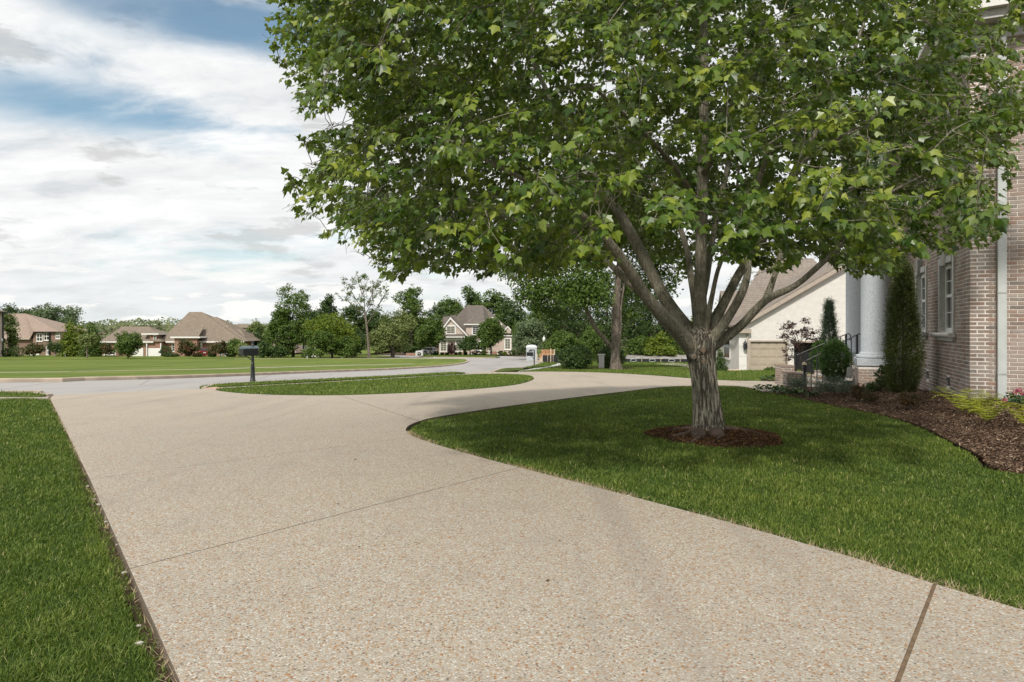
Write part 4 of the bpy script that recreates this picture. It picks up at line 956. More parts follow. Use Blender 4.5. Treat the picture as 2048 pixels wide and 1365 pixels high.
def wall_bricks(parent, o, dr, nr, length, z0, z1, openings, single=lambda t, z: False, half0=False, left_end=0.0):
    """bricks on the plane through o; each brick local frame: x along dr, y out along nr, z up"""
    o = Vector(o); joined_v, joined_f, joined_r = [], [], []; ns = 0; nrow = int((z1-z0)/PITCH_H)
    off = OFF[parent.name]
    for row in range(nrow):
        z = z0 + row*PITCH_H; t = -(PITCH_L/2 if row % 2 else 0.0) + left_end
        while t < length:
            a, b_ = max(t, left_end), min(t+PITCH_L-JT, length); t += PITCH_L
            if b_-a < .03: continue
            clip = [(a, b_)]
            for (t0, t1, q0, q1) in openings:
                if z+PITCH_H-JT > q0 and z < q1:
                    nc_ = []
                    for (x, y) in clip:
                        if y <= t0 or x >= t1: nc_.append((x, y)); continue
                        if t0-x > .03: nc_.append((x, t0))
                        if y-t1 > .03: nc_.append((t1, y))
                    clip = nc_
            for (x, y) in clip:
                L = y-x; sd_ = (row*31+int(t*50)) % 7
                if single(x, z) and abs(L-(PITCH_L-JT)) < .002:
                    key = sd_
                    if key not in brick_meshes:
                        vs, fs, r_ = brick_mesh(PITCH_L-JT, key); me = bpy.data.meshes.new('brick'); me.from_pydata(vs, [], fs); me.update()
                        at = me.attributes.new('rnd', 'FLOAT', 'POINT'); at.data.foreach_set('value', [r_]*len(vs)); me.materials.append(M['brick']); brick_meshes[key] = me
                    ob = link('brick', brick_meshes[key], None, parent); p = o + dr*x - off
                    ob.matrix_local = Matrix(((dr.x, nr.x, 0, p.x), (dr.y, nr.y, 0, p.y), (0, 0, 1, z-off.z), (0, 0, 0, 1))); ns += 1
                else:
                    vs, fs, r_ = brick_mesh(L, row*131+int(x*97)); b0 = len(joined_v)
                    for (vx, vy, vz) in vs: joined_v.append(o + dr*(x+vx) + nr*vy + Vector((0, 0, z+vz)) - off); joined_r.append(r_)
                    joined_f += [tuple(b0+i for i in f_) for f_ in fs]
    me = bpy.data.meshes.new('brickwork'); me.from_pydata(joined_v, [], joined_f); me.update(); at = me.attributes.new('rnd', 'FLOAT', 'POINT'); at.data.foreach_set('value', joined_r); me.materials.append(M['brick'])
    ob = link('brickwork', me, None, parent); ob['kind'] = 'stuff'
    return ns
def backing(parent, name, o, dr, nr, length, z0, z1, openings, depth=.3, setback=.007, skip0=0.0):
    """mortar wall behind the bricks, left open at windows"""
    o = Vector(o) - nr*setback; ts = sorted({skip0, length} | {x for op in openings for x in op[:2]}); zs = sorted({z0, z1} | {x for op in openings for x in op[2:]}); m_ = MB()
    for i in range(len(ts)-1):
        for j in range(len(zs)-1):
            ct, cz = (ts[i]+ts[i+1])/2, (zs[j]+zs[j+1])/2
            if any(op[0] < ct < op[1] and op[2] < cz < op[3] for op in openings): continue
            m_.fbox(o + dr*ts[i] + Vector((0,0,zs[j])), dr*(ts[i+1]-ts[i]), -nr*depth, Vector((0,0,zs[j+1]-zs[j])))
    return m_.build(name, M['mortar'], parent)
WIN = [(1.18, 2.55, 1.42, 3.02), (3.95, 5.32, 1.42, 3.02), (1.18, 2.55, 4.6, 6.2), (3.95, 5.32, 4.6, 6.2)]
VENT = [(1.60, 1.92, .24, .44), (3.75, 4.07, .24, .44)]
def at_side(t, z, out=0.0): return HC + SD*t + SN*out + Vector((0, 0, z))
ZB = -0.36
w_side = backing(bh, 'wall', HC, SD, SN, SL, ZB, EAVE, WIN+VENT, .3, skip0=.0)
n1 = wall_bricks(w_side, HC, SD, SN, SL, ZB+.01, EAVE-.02, WIN+VENT, lambda t, z: t < 1.2 and .1 < z < 3.1 or (t < 3.4 and .15 < z < 1.2))
DSP = (.50, .66)
w_front = backing(bh, 'wall', HC, FD, FN, 6.0, ZB, EAVE, [], .3, skip0=.002)
n2 = wall_bricks(w_front, HC, FD, FN, 6.0, ZB+.01, EAVE-.02, [], lambda t, z: t < .88 and .0 < z < 3.3)

for i, (t0, t1, z0, z1) in enumerate(WIN):
    wn = mb(); dp = .15; fr = .13
    # stone surround lining the opening and standing proud of the bricks
    for (a, b_) in ((t0-fr*.2, t0+fr*.8), (t1-fr*.8, t1+fr*.2)):
        wn.fbox(at_side(a, z0-.02, .03), SD*(b_-a), -SN*(dp+.03), Vector((0,0,z1-z0+.06)))
    wn.fbox(at_side(t0+fr*.8, z1-.10, .045), SD*(t1-t0-fr*1.6), -SN*(dp+.045), Vector((0,0,.14)))
    win = wn.build('window', M['stone_light'], bh, bevel=.006)
    tm = (t0+t1)/2
    mb().prism([at_side(tm-.07, z1-.16, .0), at_side(tm+.07, z1-.16, .0), at_side(tm+.11, z1+.24, .0), at_side(tm-.11, z1+.24, .0)], SN*.11).build('keystone', M['stone_grey'], win, bevel=.006)
    s_ = mb(); s_.fbox(at_side(t0-.16, z0-.11, .12), SD*(t1-t0+.32), -SN*(dp+.12), Vector((0,0,.09))); s_.tube([at_side(t0-.16, z0-.065, .12), at_side(t1+.16, z0-.065, .12)], .047, 12)
    s_.fbox(at_side(t0-.08, z0-.19, .05), SD*(t1-t0+.16), -SN*.06, Vector((0,0,.08))); s_.build('sill', M['stone_light'], win)
    a, b_ = t0+fr*.8, t1-fr*.8; f_ = mb(); y0 = -dp+.06
    for (p0, p1) in ((a, a+.07), (b_-.07, b_)): f_.fbox(at_side(p0, z0, y0), SD*(p1-p0), -SN*.08, Vector((0,0,z1-z0-.1)))
    for q0, q1 in ((z0, z0+.09), (z1-.2, z1-.1), ((z0+z1)/2-.035, (z0+z1)/2+.03)): f_.fbox(at_side(a+.07, q0, y0+.004), SD*(b_-a-.14), -SN*.08, Vector((0,0,q1-q0)))
    for k in (1, 2): f_.fbox(at_side(a+.07+(b_-a-.14)*k/3-.01, z0+.09, y0-.02), SD*.02, -SN*.03, Vector((0,0,z1-z0-.29)))
    for q in (z0+.42, z0+1.12): f_.fbox(at_side(a+.07, q, y0-.022), SD*(b_-a-.14), -SN*.03, Vector((0,0,.02)))
    f_.build('frame', M['white_paint'], win)
    mb().fbox(at_side(a+.06, z0+.05, y0-.04), SD*(b_-a-.12), -SN*.01, Vector((0,0,z1-z0-.2))).build('pane', M['glass'], win)
for (t0, t1, z0, z1) in VENT:
    v_ = mb(); v_.fbox(at_side(t0, z0, -.05), SD*(t1-t0), -SN*.02, Vector((0,0,z1-z0))); 
    for k in range(3): v_.fbox(at_side(t0, z0+.03+k*.06, -.02), SD*(t1-t0), -SN*.03, Vector((0,0,.012)))
    v_.build('vent', M['dark_void'], bh)
# downspout, straps, gutter, cornice
def atf(t, z, out=0.0): return HC + FD*t + FN*out + Vector((0, 0, z))
dsx = .42; dsw = .145
ds = mb(); ds.fbox(atf(dsx, -.05, .11), FD*dsw, -FN*.10, Vector((0,0,EAVE-.35))); ds.tube([atf(dsx+dsw/2, EAVE-.42, .06), atf(dsx+dsw/2, EAVE-.25, .12), atf(dsx+dsw/2, EAVE-.05, .32), atf(dsx+dsw/2, EAVE+.02, .36)], [.07, .075, .075, .075], 12)
dso = ds.build('downspout', M['downspout'], bh, bevel=.012)
for z in (.62, 2.15, 3.7, 5.2): mb().fbox(atf(dsx-.006, z, .114), FD*(dsw+.012), -FN*.107, Vector((0,0,.03))).build('strap', M['stone_grey'], dso)
co = mb()
co.fbox(atf(-.25, EAVE-.02, .45), FD*6.5, -FN*.5, Vector((0,0,.16))); co.fbox(atf(-.12, EAVE-.28, .12), FD*6.3, -FN*.15, Vector((0,0,.26)))
co.fbox(at_side(-.10, EAVE-.02, .45) + SD*.0, SD*(SL+.2), -SN*.5, Vector((0,0,.155))); co.fbox(at_side(0.02, EAVE-.28, .12), SD*(SL), -SN*.15, Vector((0,0,.255)))
co.build('cornice', M['stone_light'], bh)
g_ = mb(); g_.fbox(atf(-.45, EAVE+.142, .58), FD*6.7, -FN*.14, Vector((0,0,.13))); g_.fbox(at_side(-.2, EAVE+.14, .58), SD*(SL+.4), -SN*.14, Vector((0,0,.13))); g_.build('gutter', M['white_trim'], bh)
# roof: hipped, with the nearest courses of shingles laid one by one
hpt = lambda a, b_, z: HC + FD*a + SD*b_ + Vector((0, 0, z))      # house frame: along the front, along the side
A = hpt(-.52, -.52, EAVE+.2); B = hpt(6.5, -.52, EAVE+.2)
eL = hpt(-.52, SL+.3, EAVE+.2); top1 = hpt(3.0, 3.0, EAVE+2.6); top2 = hpt(3.0, 6.4, EAVE+2.6); bR = hpt(6.5, SL+.3, EAVE+.2)
rf = mb(); rf.poly([A, B, top1]); rf.poly([eL, A, top1, top2]); rf.poly([B, bR, top2, top1]); rf.poly([bR, eL, top2])
roof = rf.build('roof', M['slate'], bh)
fn_ = (B-A).cross(top1-A).normalized(); up_ = fn_.cross((B-A).normalized()).normalized()
if up_.z < 0: up_ = -up_
if fn_.z < 0: fn_ = -fn_
sh_v = []
hipdir = top1 - A
for row in range(9):
    x0 = row*.15*(hipdir.dot(FD)/hipdir.dot(up_)) + .02; t = x0 - (.15 if row % 2 else 0)
    while t < 3.0:
        a = max(t, x0); b_ = t+.30
        if b_-a > .08:
            p = A + FD*a + up_*(row*.15) + fn_*(.012 + .004*random.random()); m_ = MB(); m_.fbox(p, FD*(b_-a-.012), up_*.17, fn_*.014); m_.build('shingle', M['slate'], roof)
        t += .30
# return wall beside the porch and the body of the house
wr_o = hpt(-.66, SL-.02, 0); w_ret = backing(bh, 'wall', wr_o, FD, FN, .62, -.5, EAVE, [], .3)
wall_bricks(w_ret, wr_o, FD, FN, .64, -.45, EAVE-.05, [], lambda t, z: False)
mb().fbox(hpt(.35, .35, -.5), FD*5.6, SD*(SL+4), Vector((0, 0, EAVE+.4))).build('wall', M['mortar'], bh)
# porch: floor, pedestals, columns, entablature
CR = .385; COL1 = Vector(((1751-CX)/F*19.0, 19.0, 0)); COL2 = Vector(((1716-CX)/F*22.8, 22.8, 0)); PZ = .42
a1, b1 = (COL1-HC).dot(FD), (COL1-HC).dot(SD); a2, b2 = (COL2-HC).dot(FD), (COL2-HC).dot(SD)
print('columns in house frame', a1, b1, a2, b2)
af = min(a1, a2)-.42
mb().fbox(hpt(af, b1-.35, -.45), FD*(-.66-af), SD*(b2-b1+1.2), Vector((0, 0, PZ+.43))).build('porch_floor', M['mortar'], bh)
mb().fbox(hpt(af-.05, b1-.4, PZ-.018), FD*(-.60-af), SD*(b2-b1+1.2), Vector((0, 0, .066))).build('porch_slab', M['brick'], bh)
for ci, cpt in enumerate((COL1, COL2)):
    hw_ = .50; q0 = cpt - FD*hw_ - SD*hw_
    ped = mb().fbox(q0 + FD*.008 + SD*.008 + Vector((0,0,-.55)), FD*(2*hw_-.016), SD*(2*hw_-.016), Vector((0,0,PZ+.545))).build('pedestal', M['mortar'], bh)
    wall_bricks(ped, q0, FD, FN, 2*hw_, -.50, PZ-.01, [], lambda t, z: True)
    wall_bricks(ped, q0 + SD*2*hw_, -SD, -FD, 2*hw_, -.50, PZ-.01, [], lambda t, z: True)
    c_ = mb(); z0 = PZ+.02; c_.lathe((cpt.x, cpt.y, z0), [(CR+.10, .19), (CR+.135, .215), (CR+.14, .25), (CR+.12, .285), (CR+.05, .30), (CR+.055, .325), (CR+.02, .345), (CR, .39), (CR, 2.4), (CR*.985, 4.0), (CR*.94, 5.6), (CR*.88, 6.55), (CR*.97, 6.6), (CR*.97, 6.66), (CR*1.12, 6.78)], 40)
    cl = c_.build('column', M['column'], bh, True)
    mb().fbox(cpt - FD*(hw_+.03) - SD*(hw_+.03) + Vector((0,0,z0-.02)), FD*(2*hw_+.06), SD*(2*hw_+.06), Vector((0,0,.21))).build('plinth', M['column'], cl, bevel=.01)
mb().fbox(hpt(af-.1, b1-.6, PZ+6.8), FD*(2.2-af), SD*(b2-b1+1.6), Vector((0,0,.9))).build('entablature', M['white_paint'], bh)
# front steps going down to the left
px_ = lambda u, y: (u-CX)*y/F
pz_ = lambda v, y: CAMH-(v-HZ)*y/F
sx0 = px_(1700, 20.6)
steps = empty('steps', (sx0, 20.6, -.4), 'brick front steps rising to the columned porch between black railings', 'steps')
for k in range(5):
    z1 = PZ-.02-(k+1)*.145; x1 = sx0-k*.33
    mb().box(x1-.33, x1+.3, 19.75, 21.6, -.6, z1-.055).build('riser', M['mortar'], steps)
    for j in range(7): mb().box(x1-.345, x1-.01, 19.75+j*.264, 19.75+j*.264+.255, z1-.053, z1).build('brick', M['brick'], steps)
def cheek(x0, x1, y0, y1, z0, z1, lab):
    o_ = empty('brick_pier', ((x0+x1)/2, (y0+y1)/2, z0), lab, 'pier'); mb().box(x0+.008, x1-.008, y0+.008, y1-.008, z0, z1-.012).build('core', M['mortar'], o_)
    wall_bricks(o_, Vector((x0, y0, 0)), Vector((1,0,0)), Vector((0,-1,0)), x1-x0, z0+.01, z1-.055, [], lambda t, z: True); wall_bricks(o_, Vector((x0, y1, 0)), Vector((0,-1,0)), Vector((-1,0,0)), y1-y0, z0+.01, z1-.055, [], lambda t, z: True)
    n_ = max(1, int((x1-x0)/.12))
    for j in range(n_): mb().box(x0-.02+j*(x1-x0+.04)/n_, x0-.02+(j+1)*(x1-x0+.04)/n_-.008, y0-.03, y1+.03, z1-.055, z1).build('coping_brick', M['brick'], o_)
cheek(px_(1561, 22.0), px_(1590, 22.0), 22.0, 22.45, -.62, pz_(731, 22.0), 'far brick pier at the foot of the front steps')
cheek(px_(1574, 19.3), px_(1612, 19.3), 19.3, 19.62, -.5, pz_(745, 19.3), 'near low brick pier with orange coping below the porch railing')
def railing(y, top, bot, zt, lab):
    """iron railing: raked handrail with balusters, a scroll at its head"""
    o_ = empty('railing', (bot, y, -.3), lab, 'railing', 'porch railings'); z_t, z_b = zt; n_ = 9
    mb().tube([(bot-.02, y, z_b), (top, y, z_t), (top+.08, y, z_t+.03), (top+.15, y, z_t-.03), (top+.16, y, z_t-.12), (top+.11, y, z_t-.17), (top+.18, y, z_t-.21)], .016, 8).build('handrail', M['black_metal'], o_)
    mb().fbox((bot+.03, y-.018, z_b+.022), (top-bot-.75, 0, (z_t-z_b)*(top-bot-.75)/(top-bot)), (0, .036, 0), (0, 0, .006)).build('rail_cap', M['rail_pale'], o_)  # paler strip laid on top of the handrail's lower run
    for k in range(n_+1):
        q = k/n_; x = bot+(top-bot)*q; zt_ = z_b+(z_t-z_b)*q; big = k in (0, n_); r_ = .026 if big else .011
        b_ = mb().box(x-r_, x+r_, y-r_, y+r_, zt_-.92, zt_-.01).build('baluster' if not big else 'post', M['black_metal'], o_)
        if k == n_-2: mb().lathe((x, y, zt_-.5), [(.011, -.05), (.026, 0), (.011, .05)], 8).build('knuckle', M['black_metal'], b_)
railing(19.62, px_(1714, 19.62), px_(1611, 19.62), (pz_(670, 19.62), pz_(722.5, 19.62)), 'nearer black iron porch railing beside the white column')
railing(21.7, px_(1692, 21.7), px_(1592, 21.7), (pz_(669, 21.7), pz_(711.5, 21.7)), 'farther black iron porch railing behind the round boxwood')
bl = empty('bollard_light', (px_(1609, 18.9), 18.9, -.3), 'short brass and black path light at the foot of the steps', 'light')
mb().lathe((px_(1609, 18.9), 18.9, -.3), [(.035, 0), (.035, .62), (.05, .63), (.05, .70), (.03, .72)], 12).build('post', M['black_metal'], bl, True)
mb().lathe((px_(1609, 18.9), 18.9, -.3), [(.045, .725), (.075, .74), (.06, .79), (.015, .82)], 12).build('cap', M['brass'], bl, True)
# garden stake by the pedestal
gs = empty('garden_stake', (px_(1703, 17.6), 17.6, -.1), 'pale leaf-shaped garden ornament on a stake by the porch pedestal', 'ornament')
gx_, gy_ = px_(1703, 17.6), 17.6
mb().tube([(gx_, gy_, -.25), (gx_-.04, gy_, .18)], .008, 6).build('stake', M['rail_pale'], gs)
for k in range(3):
    mb().prism([Vector((gx_-.13+k*.045, gy_-.01*k, .16)), Vector((gx_-.09+k*.045, gy_-.01*k, .13)), Vector((gx_-.05+k*.045, gy_-.01*k, .30)), Vector((gx_-.07+k*.045, gy_-.01*k, .45)), Vector((gx_-.12+k*.045, gy_-.01*k, .43))], (0, .012, 0)).build('blade', M['stone_light'], gs)

# ---------------------------------------------------------------- the white painted brick house with the garage
WD = 46.0; wx = lambda u: (u-CX)*WD/F; wz = lambda v: CAMH-(v-HZ)*WD/F
wh = empty('white_house', (wx(1478), WD, wz(744)), 'white painted brick house with tan garage door and steep gable', 'house')
rz_ = lambda v, y: CAMH-(v-HZ)*y/F
X0, X1, ZG = wx(1478), wx(1478)+19.5, wz(746); ZE = wz(652); sl_ = (653-530)/(1690-1478)
XM = (X0+X1)/2; ZP = ZE + sl_*(XM-X0)
gd0, gd1, gz = wx(1501), wx(1573), wz(684); go0, go1 = wx(1588), wx(1652)
fw = mb()
def fpan(m_, pts, y0=WD, th=.3): m_.prism([Vector((x, y0, z)) for x, z in pts], (0, th, 0))
fpan(fw, [(X0, ZG-.4), (gd0, ZG-.4), (gd0, gz), (X0, gz)]); fpan(fw, [(gd1, ZG-.4), (go0, ZG-.4), (go0, gz), (gd1, gz)]); fpan(fw, [(go1, ZG-.4), (X1, ZG-.4), (X1, gz), (go1, gz)])
fpan(fw, [(X0, gz), (X1, gz), (X1, ZE), (XM, ZP), (X0, ZE)])
fw.build('wall', M['brick_white'], wh)
lw = mb(); lw.prism([Vector((X0, WD+.302, ZG-.4)), Vector((X0, WD+5.3, ZG-.4)), Vector((X0, WD+5.3, ZE)), Vector((X0, WD+.302, ZE))], (.3, 0, 0)); lw.build('wall', M['brick_white'], wh)
mb().box(X1-.3, X1, WD+.302, WD+5.3, ZG-.4, ZE).build('wall', M['brick_white'], wh)
# corner pier with scored blocks
for k in range(5): mb().box(X0-.012, wx(1496), WD-.03, WD-.002, ZG-.2+k*.68, ZG-.2+k*.68+.665).build('quoin', M['white_trim'], wh)
ov = .35; rt = mb()
def slope_pts(x0, z0, x1, z1, y0, y1): return [Vector((x0, y0, z0)), Vector((x1, y0, z1)), Vector((x1, y1, z1)), Vector((x0, y1, z0))]
rt.prism(slope_pts(X0-ov, ZE-ov*sl_+.12, XM, ZP+.12, WD-.35, WD+5.6), (0, 0, .12)); rt.prism(slope_pts(X1+ov, ZE-ov*sl_+.12, XM, ZP+.12, WD-.35, WD+5.6), (0, 0, .12))
wroof = rt.build('roof', M['roof_white_house'], wh)
rk = mb(); rk.prism([Vector((X0-ov, WD-.36, ZE-ov*sl_-.16)), Vector((XM, WD-.36, ZP-.16)), Vector((XM, WD-.36, ZP+.14)), Vector((X0-ov, WD-.36, ZE-ov*sl_+.14))], (0, .06, 0)); rk.prism([Vector((X0-ov+.3, WD-.30, ZE-.22)), Vector((XM, WD-.30, ZP-.30)), Vector((XM, WD-.30, ZP-.17)), Vector((X0-ov+.3, WD-.30, ZE-.09))], (0, .30, 0)); rk.build('rake_board', M['tan_trim'], wh)
mb().box(X0-ov, X0+.75, WD-.34, WD-.004, ZE-.52, ZE-.24).build('eave_return', M['tan_trim'], wh); mb().box(X0-ov-.1, X0-ov+.02, WD-.3, WD+5.3, ZE-.42, ZE-.28).build('gutter', M['tan_trim'], wh)
wds = mb(); wds.tube([(wx(1494.5), WD-.08, ZE-.5), (wx(1494.5), WD-.08, ZG+.1), (wx(1496.5), WD-.2, ZG+.02)], .055, 8); wds.build('downspout', M['tan_trim'], wh)
def garage(parent, x0, x1, z0, z1, y, material, cols=4, rows=4, rec=.12):
    d_ = mb().box(x0, x1, y+rec, y+rec+.05, z0, z1).build('garage_door', material, parent); cw, rh = (x1-x0)/cols, (z1-z0)/rows
    for i in range(cols):
        for j in range(rows):
            mb().box(x0+i*cw+.07, x0+(i+1)*cw-.07, y+rec-.022, y+rec-.001, z0+j*rh+.10, z0+(j+1)*rh-.10).build('panel', material, d_, bevel=.012)
    for j in range(rows): mb().box(x0, x1, y+rec-.012, y+rec-.002, z0+j*rh+.012, z0+j*rh+.05).build('rail', material, d_)
    return d_
garage(wh, gd0, gd1, ZG-.05, gz, WD, M['garage_tan'])
tr = mb(); tr.box(gd0-.12, gd0, WD-.03, WD+.13, ZG-.1, gz+.1); tr.box(gd1, gd1+.12, WD-.03, WD+.13, ZG-.1, gz+.1); tr.box(gd0+.001, gd1-.001, WD-.03, WD+.13, gz, gz+.1); tr.box(go0, go1, WD-.03, WD+.2, gz-.06, gz+.05); tr.build('door_trim', M['tan_trim'], wh)
mb().box(go0-.4, go1+.4, WD+.6, WD+6, ZG-.3, gz+.3).build('garage_shade_block', M['dark_void'], wh)  # near-black block stands in for the shade inside the open garage
ln_ = mb(); lx_, lz_ = wx(1488), wz(693); ln_.box(lx_-.10, lx_+.10, WD-.34, WD-.14, lz_-.2, lz_+.18); ln_.lathe((lx_, WD-.24, lz_+.18), [(.17, 0), (.10, .1), (.03, .2), (.015, .34)], 8); ln_.tube([(lx_, WD-.03, lz_-.1), (lx_, WD-.12, lz_-.28), (lx_, WD-.24, lz_-.2)], .02, 6)
ln_.build('wall_lantern', M['black_metal'], wh)
# cross gable on the left and its windows
cg0, cg1 = WD+2.0, WD+5.0; cgm = (cg0+cg1)/2; cgp = rz_(588, cgm); cx0 = X0-.02
mb().prism([Vector((cx0, cg0, ZE-.4)), Vector((cx0, cg1, ZE-.4)), Vector((cx0, cgm, cgp))], (3.5, 0, 0)).build('wing_gable', M['brick_white'], wh)
wr = mb(); sg_ = (cgp-ZE+.4)/(cgm-cg0)
for y_ in (cg0-.2, cg1+.2): wr.prism([Vector((cx0-.2, y_, ZE-.4-.2*sg_+.1)), Vector((cx0-.2, cgm, cgp+.1)), Vector((cx0+3.5, cgm, cgp+.1)), Vector((cx0+3.5, y_, ZE-.4-.2*sg_+.1))], (0, 0, .12))
wr.build('wing_roof', M['roof_white_house'], wh)
def side_window(x, y0, y1, z0, z1, par):
    wn = mb().box(x-.05, x-.002, y0-.08, y1+.08, z0-.08, z1+.08).build('window', M['white_trim'], par); mb().box(x-.07, x-.052, y0, y1, z0, z1).build('pane', M['glass'], wn); mb().box(x-.12, x-.051, y0-.15, y1+.15, z0-.18, z0-.09).build('sill', M['white_trim'], wn)
side_window(X0, WD+1.9, WD+3.0, ZG+1.0, ZG+2.3, wh); side_window(cx0, cgm-.45, cgm-.05, ZE+.55, ZE+1.3, wh); side_window(cx0, cgm+.1, cgm+.5, ZE+.55, ZE+1.3, wh)
def front_window(x0, x1, z0, z1, y, par, cols=2, rows=2, frame='white_trim', pane='glass', fr=.1, arch=0.0, bars=.05, head=0.0):
    """window facing the street: frame, panes and bars as parts"""
    wn = mb(); wn.box(x0-fr, x1+fr, y-.05, y-.002, z0-fr, z0); wn.box(x0-fr, x0, y-.05, y-.002, z0, z1); wn.box(x1, x1+fr, y-.05, y-.002, z0, z1); wn.box(x0-fr, x1+fr, y-.05, y-.002, z1, z1+fr+head)
    for i in range(1, cols): wn.box(x0+(x1-x0)*i/cols-bars/2, x0+(x1-x0)*i/cols+bars/2, y-.045, y-.003, z0, z1)
    for j in range(1, rows): wn.box(x0, x1, y-.044, y-.004, z0+(z1-z0)*j/rows-bars/2, z0+(z1-z0)*j/rows+bars/2)
    wo = wn.build('window', M[frame], par)
    for i in range(cols): mb().box(x0+(x1-x0)*i/cols+.002, x0+(x1-x0)*(i+1)/cols-.002, y-.02, y-.006, z0, z1).build('pane', M[pane], wo)
    mb().box(x0-fr*1.6, x1+fr*1.6, y-.16, y-.051, z0-fr-.09, z0-fr+.002).build('sill', M[frame], wo)
    return wo
# taller rear roof rising behind the garage wing
rp = [tuple(P(1452, 648, 55)), tuple(P(1532, 517, 60)), tuple(P(1625, 517, 60)), tuple(P(1760, 648, 55)), tuple(P(1470, 648, 66)), tuple(P(1720, 648, 66))]
mb().add(rp, [(0, 3, 2, 1), (0, 1, 4), (3, 5, 2), (1, 2, 5, 4)]).build('roof', M['roof_white_house'], wh)
mb().box(P(1462, 648, 56).x, P(1740, 648, 56).x, 56, 65, ZG-.3, rp[0][2]+.02).build('wall', M['brick_white'], wh)
# pale edging stones round the white house bed
es = empty('edging_stones', (wx(1440), WD-2, wz(744)), 'row of pale edging stones round the mulch bed by the white house', 'edging')
for k in range(14):
    u_ = 1424+k*4.2; y_ = WD-2.2+.12*math.sin(k); x_ = (u_-CX)*y_/F; m_ = mb(); m_.lathe((x_, y_, float(T(y_))+.03), [(.03, -.05), (.10, 0), (.08, .09), (.02, .12)], 6); m_.build('stone', M['wood_pale'], es)
# ---------------------------------------------------------------- houses across the field
def hip(m_, x0, x1, y0, y1, z, zr, rx0, rx1, ov=.4, ry=None):
    """hip roof over a rectangle; the ridge runs from rx0 to rx1 (given as seen in the plane y0)"""
    g_ = ((ry or (y0+y1)/2))/y0; rx0, rx1, zr = rx0*g_, rx1*g_, CAMH+(zr-CAMH)*g_
    a, b_, c_, d_ = (x0-ov, y0-ov, z), (x1+ov, y0-ov, z), (x1+ov, y1+ov, z), (x0-ov, y1+ov, z); ym = ry or (y0+y1)/2; e, f_ = (rx0, ym, zr), (rx1, ym, zr)
    m_.add([a, b_, c_, d_, e, f_], [(0,1,5,4), (1,2,5), (2,3,4,5), (3,0,4), (3,2,1,0)]); return m_
RD = 128.0; rx = lambda u, d_=RD: (u-CX)*d_/F; rz = lambda v, d_=RD: CAMH-(v-HZ)*d_/F
rzb = float(T(RD))
red = empty('red_brick_house', (rx(350), RD, rzb), 'long red brick house with tall tan hipped roof across the field', 'house')
ze = rz(683.5)
mb().box(rx(205), rx(322), RD, RD+10, rzb-.3, ze).build('garage_wall', M['brick_red'], red)
mb().box(rx(322)+.004, rx(472), RD+1.5, RD+8, rzb-.3, ze).build('wall', M['brick_red'], red)
hip(mb(), rx(205), rx(322), RD, RD+10, ze, rz(653.5), rx(245), rx(300)).build('garage_roof', M['roof_tan'], red)
hip(mb(), rx(316), rx(480), RD+1.5, RD+15, ze+.02, rz(624), rx(371), rx(396)).build('roof', M['roof_tan'], red)
hip(mb(), rx(400), rx(484), RD+2.2, RD+13, ze+.04, rz(634), rx(412), rx(424)).build('wing_roof', M['roof_tan'], red)
hip(mb(), rx(440), rx(480), RD+3, RD+9, ze+.05, rz(658.5), rx(458), rx(468)).build('roof', M['roof_tan'], red)
tb = mb(); tb.box(rx(201), rx(309), RD-.52, RD-.40, ze-.22, ze+.06); tb.box(rx(326), rx(484), RD+.9, RD+1.02, ze-.25, ze+.06); tb.box(rx(203), rx(309), RD-.39, RD-.01, ze-.3, ze-.2); tb.build('fascia', M['white_trim'], red)
# arched entry
e0, e1, ez0 = rx(352), rx(397), rz(676.5); ey = RD-.6
am = mb(); cx_, rr_ = rx(379), rx(395)-rx(379)-.9; ac = rz(690); n_ = 14
arc = [(cx_-rr_*math.cos(math.pi*k/n_), ac+rr_*math.sin(math.pi*k/n_)) for k in range(n_+1)]
fp = lambda pts: am.prism([Vector((x, ey, z)) for x, z in pts], (0, .5, 0))
fp([(e0, rzb-.3), (arc[0][0], rzb-.3), (arc[0][0], ac), (e0, ac)]); fp([(arc[-1][0], rzb-.3), (e1, rzb-.3), (e1, ac), (arc[-1][0], ac)])
for k in range(n_): fp([arc[k], arc[k+1], (arc[k+1][0], ez0), (arc[k][0], ez0)])
fp([(e0, ac), arc[0], (arc[0][0], ez0), (e0, ez0)]); fp([arc[-1], (e1, ac), (e1, ez0), (arc[-1][0], ez0)])
am.build('entry_arch', M['brick_red'], red); mb().box(rx(346), rx(405), ey-.5, ey+4, ez0, ez0+.3).build('entry_cornice', M['white_trim'], red)
mb().prism([Vector((rx(348), ey-.3, ez0+.3)), Vector((rx(402), ey-.3, ez0+.3)), Vector((rx(392), ey+4, ez0+2.2)), Vector((rx(360), ey+4, ez0+2.2))], (0, 0, .1)).build('entry_roof', M['roof_tan'], red)
mb().box(cx_-rr_, cx_+rr_, ey+1.2, ey+1.3, rzb, ac+rr_*.9).build('door', M['dark_void'], red)
for (a, b_) in ((297, 321), (265, 287)):
    garage(red, rx(a), rx(b_), rzb-.1, rz(697), RD-.2, M['white_paint'], 4, 4, .1)
for (a, b_) in ((209, 218), (222, 230)): front_window(rx(a), rx(b_), rz(709), rz(700), RD, red, 2, 2, fr=.14)
front_window(rx(337), rx(345), rz(703), rz(689), RD+1.5, red, 2, 3, fr=.12); front_window(rx(345.5), rx(353), rz(700), rz(683), RD+.9, red, 2, 3, fr=.12); front_window(rx(431), rx(437), rz(705), rz(690), RD+1.5, red, 2, 2, fr=.12)
for u_ in (295, 323): mb().box(rx(u_)-.08, rx(u_)+.08, RD-.35, RD-.05, rzb, ze-.3).build('downspout', M['white_paint'], red)
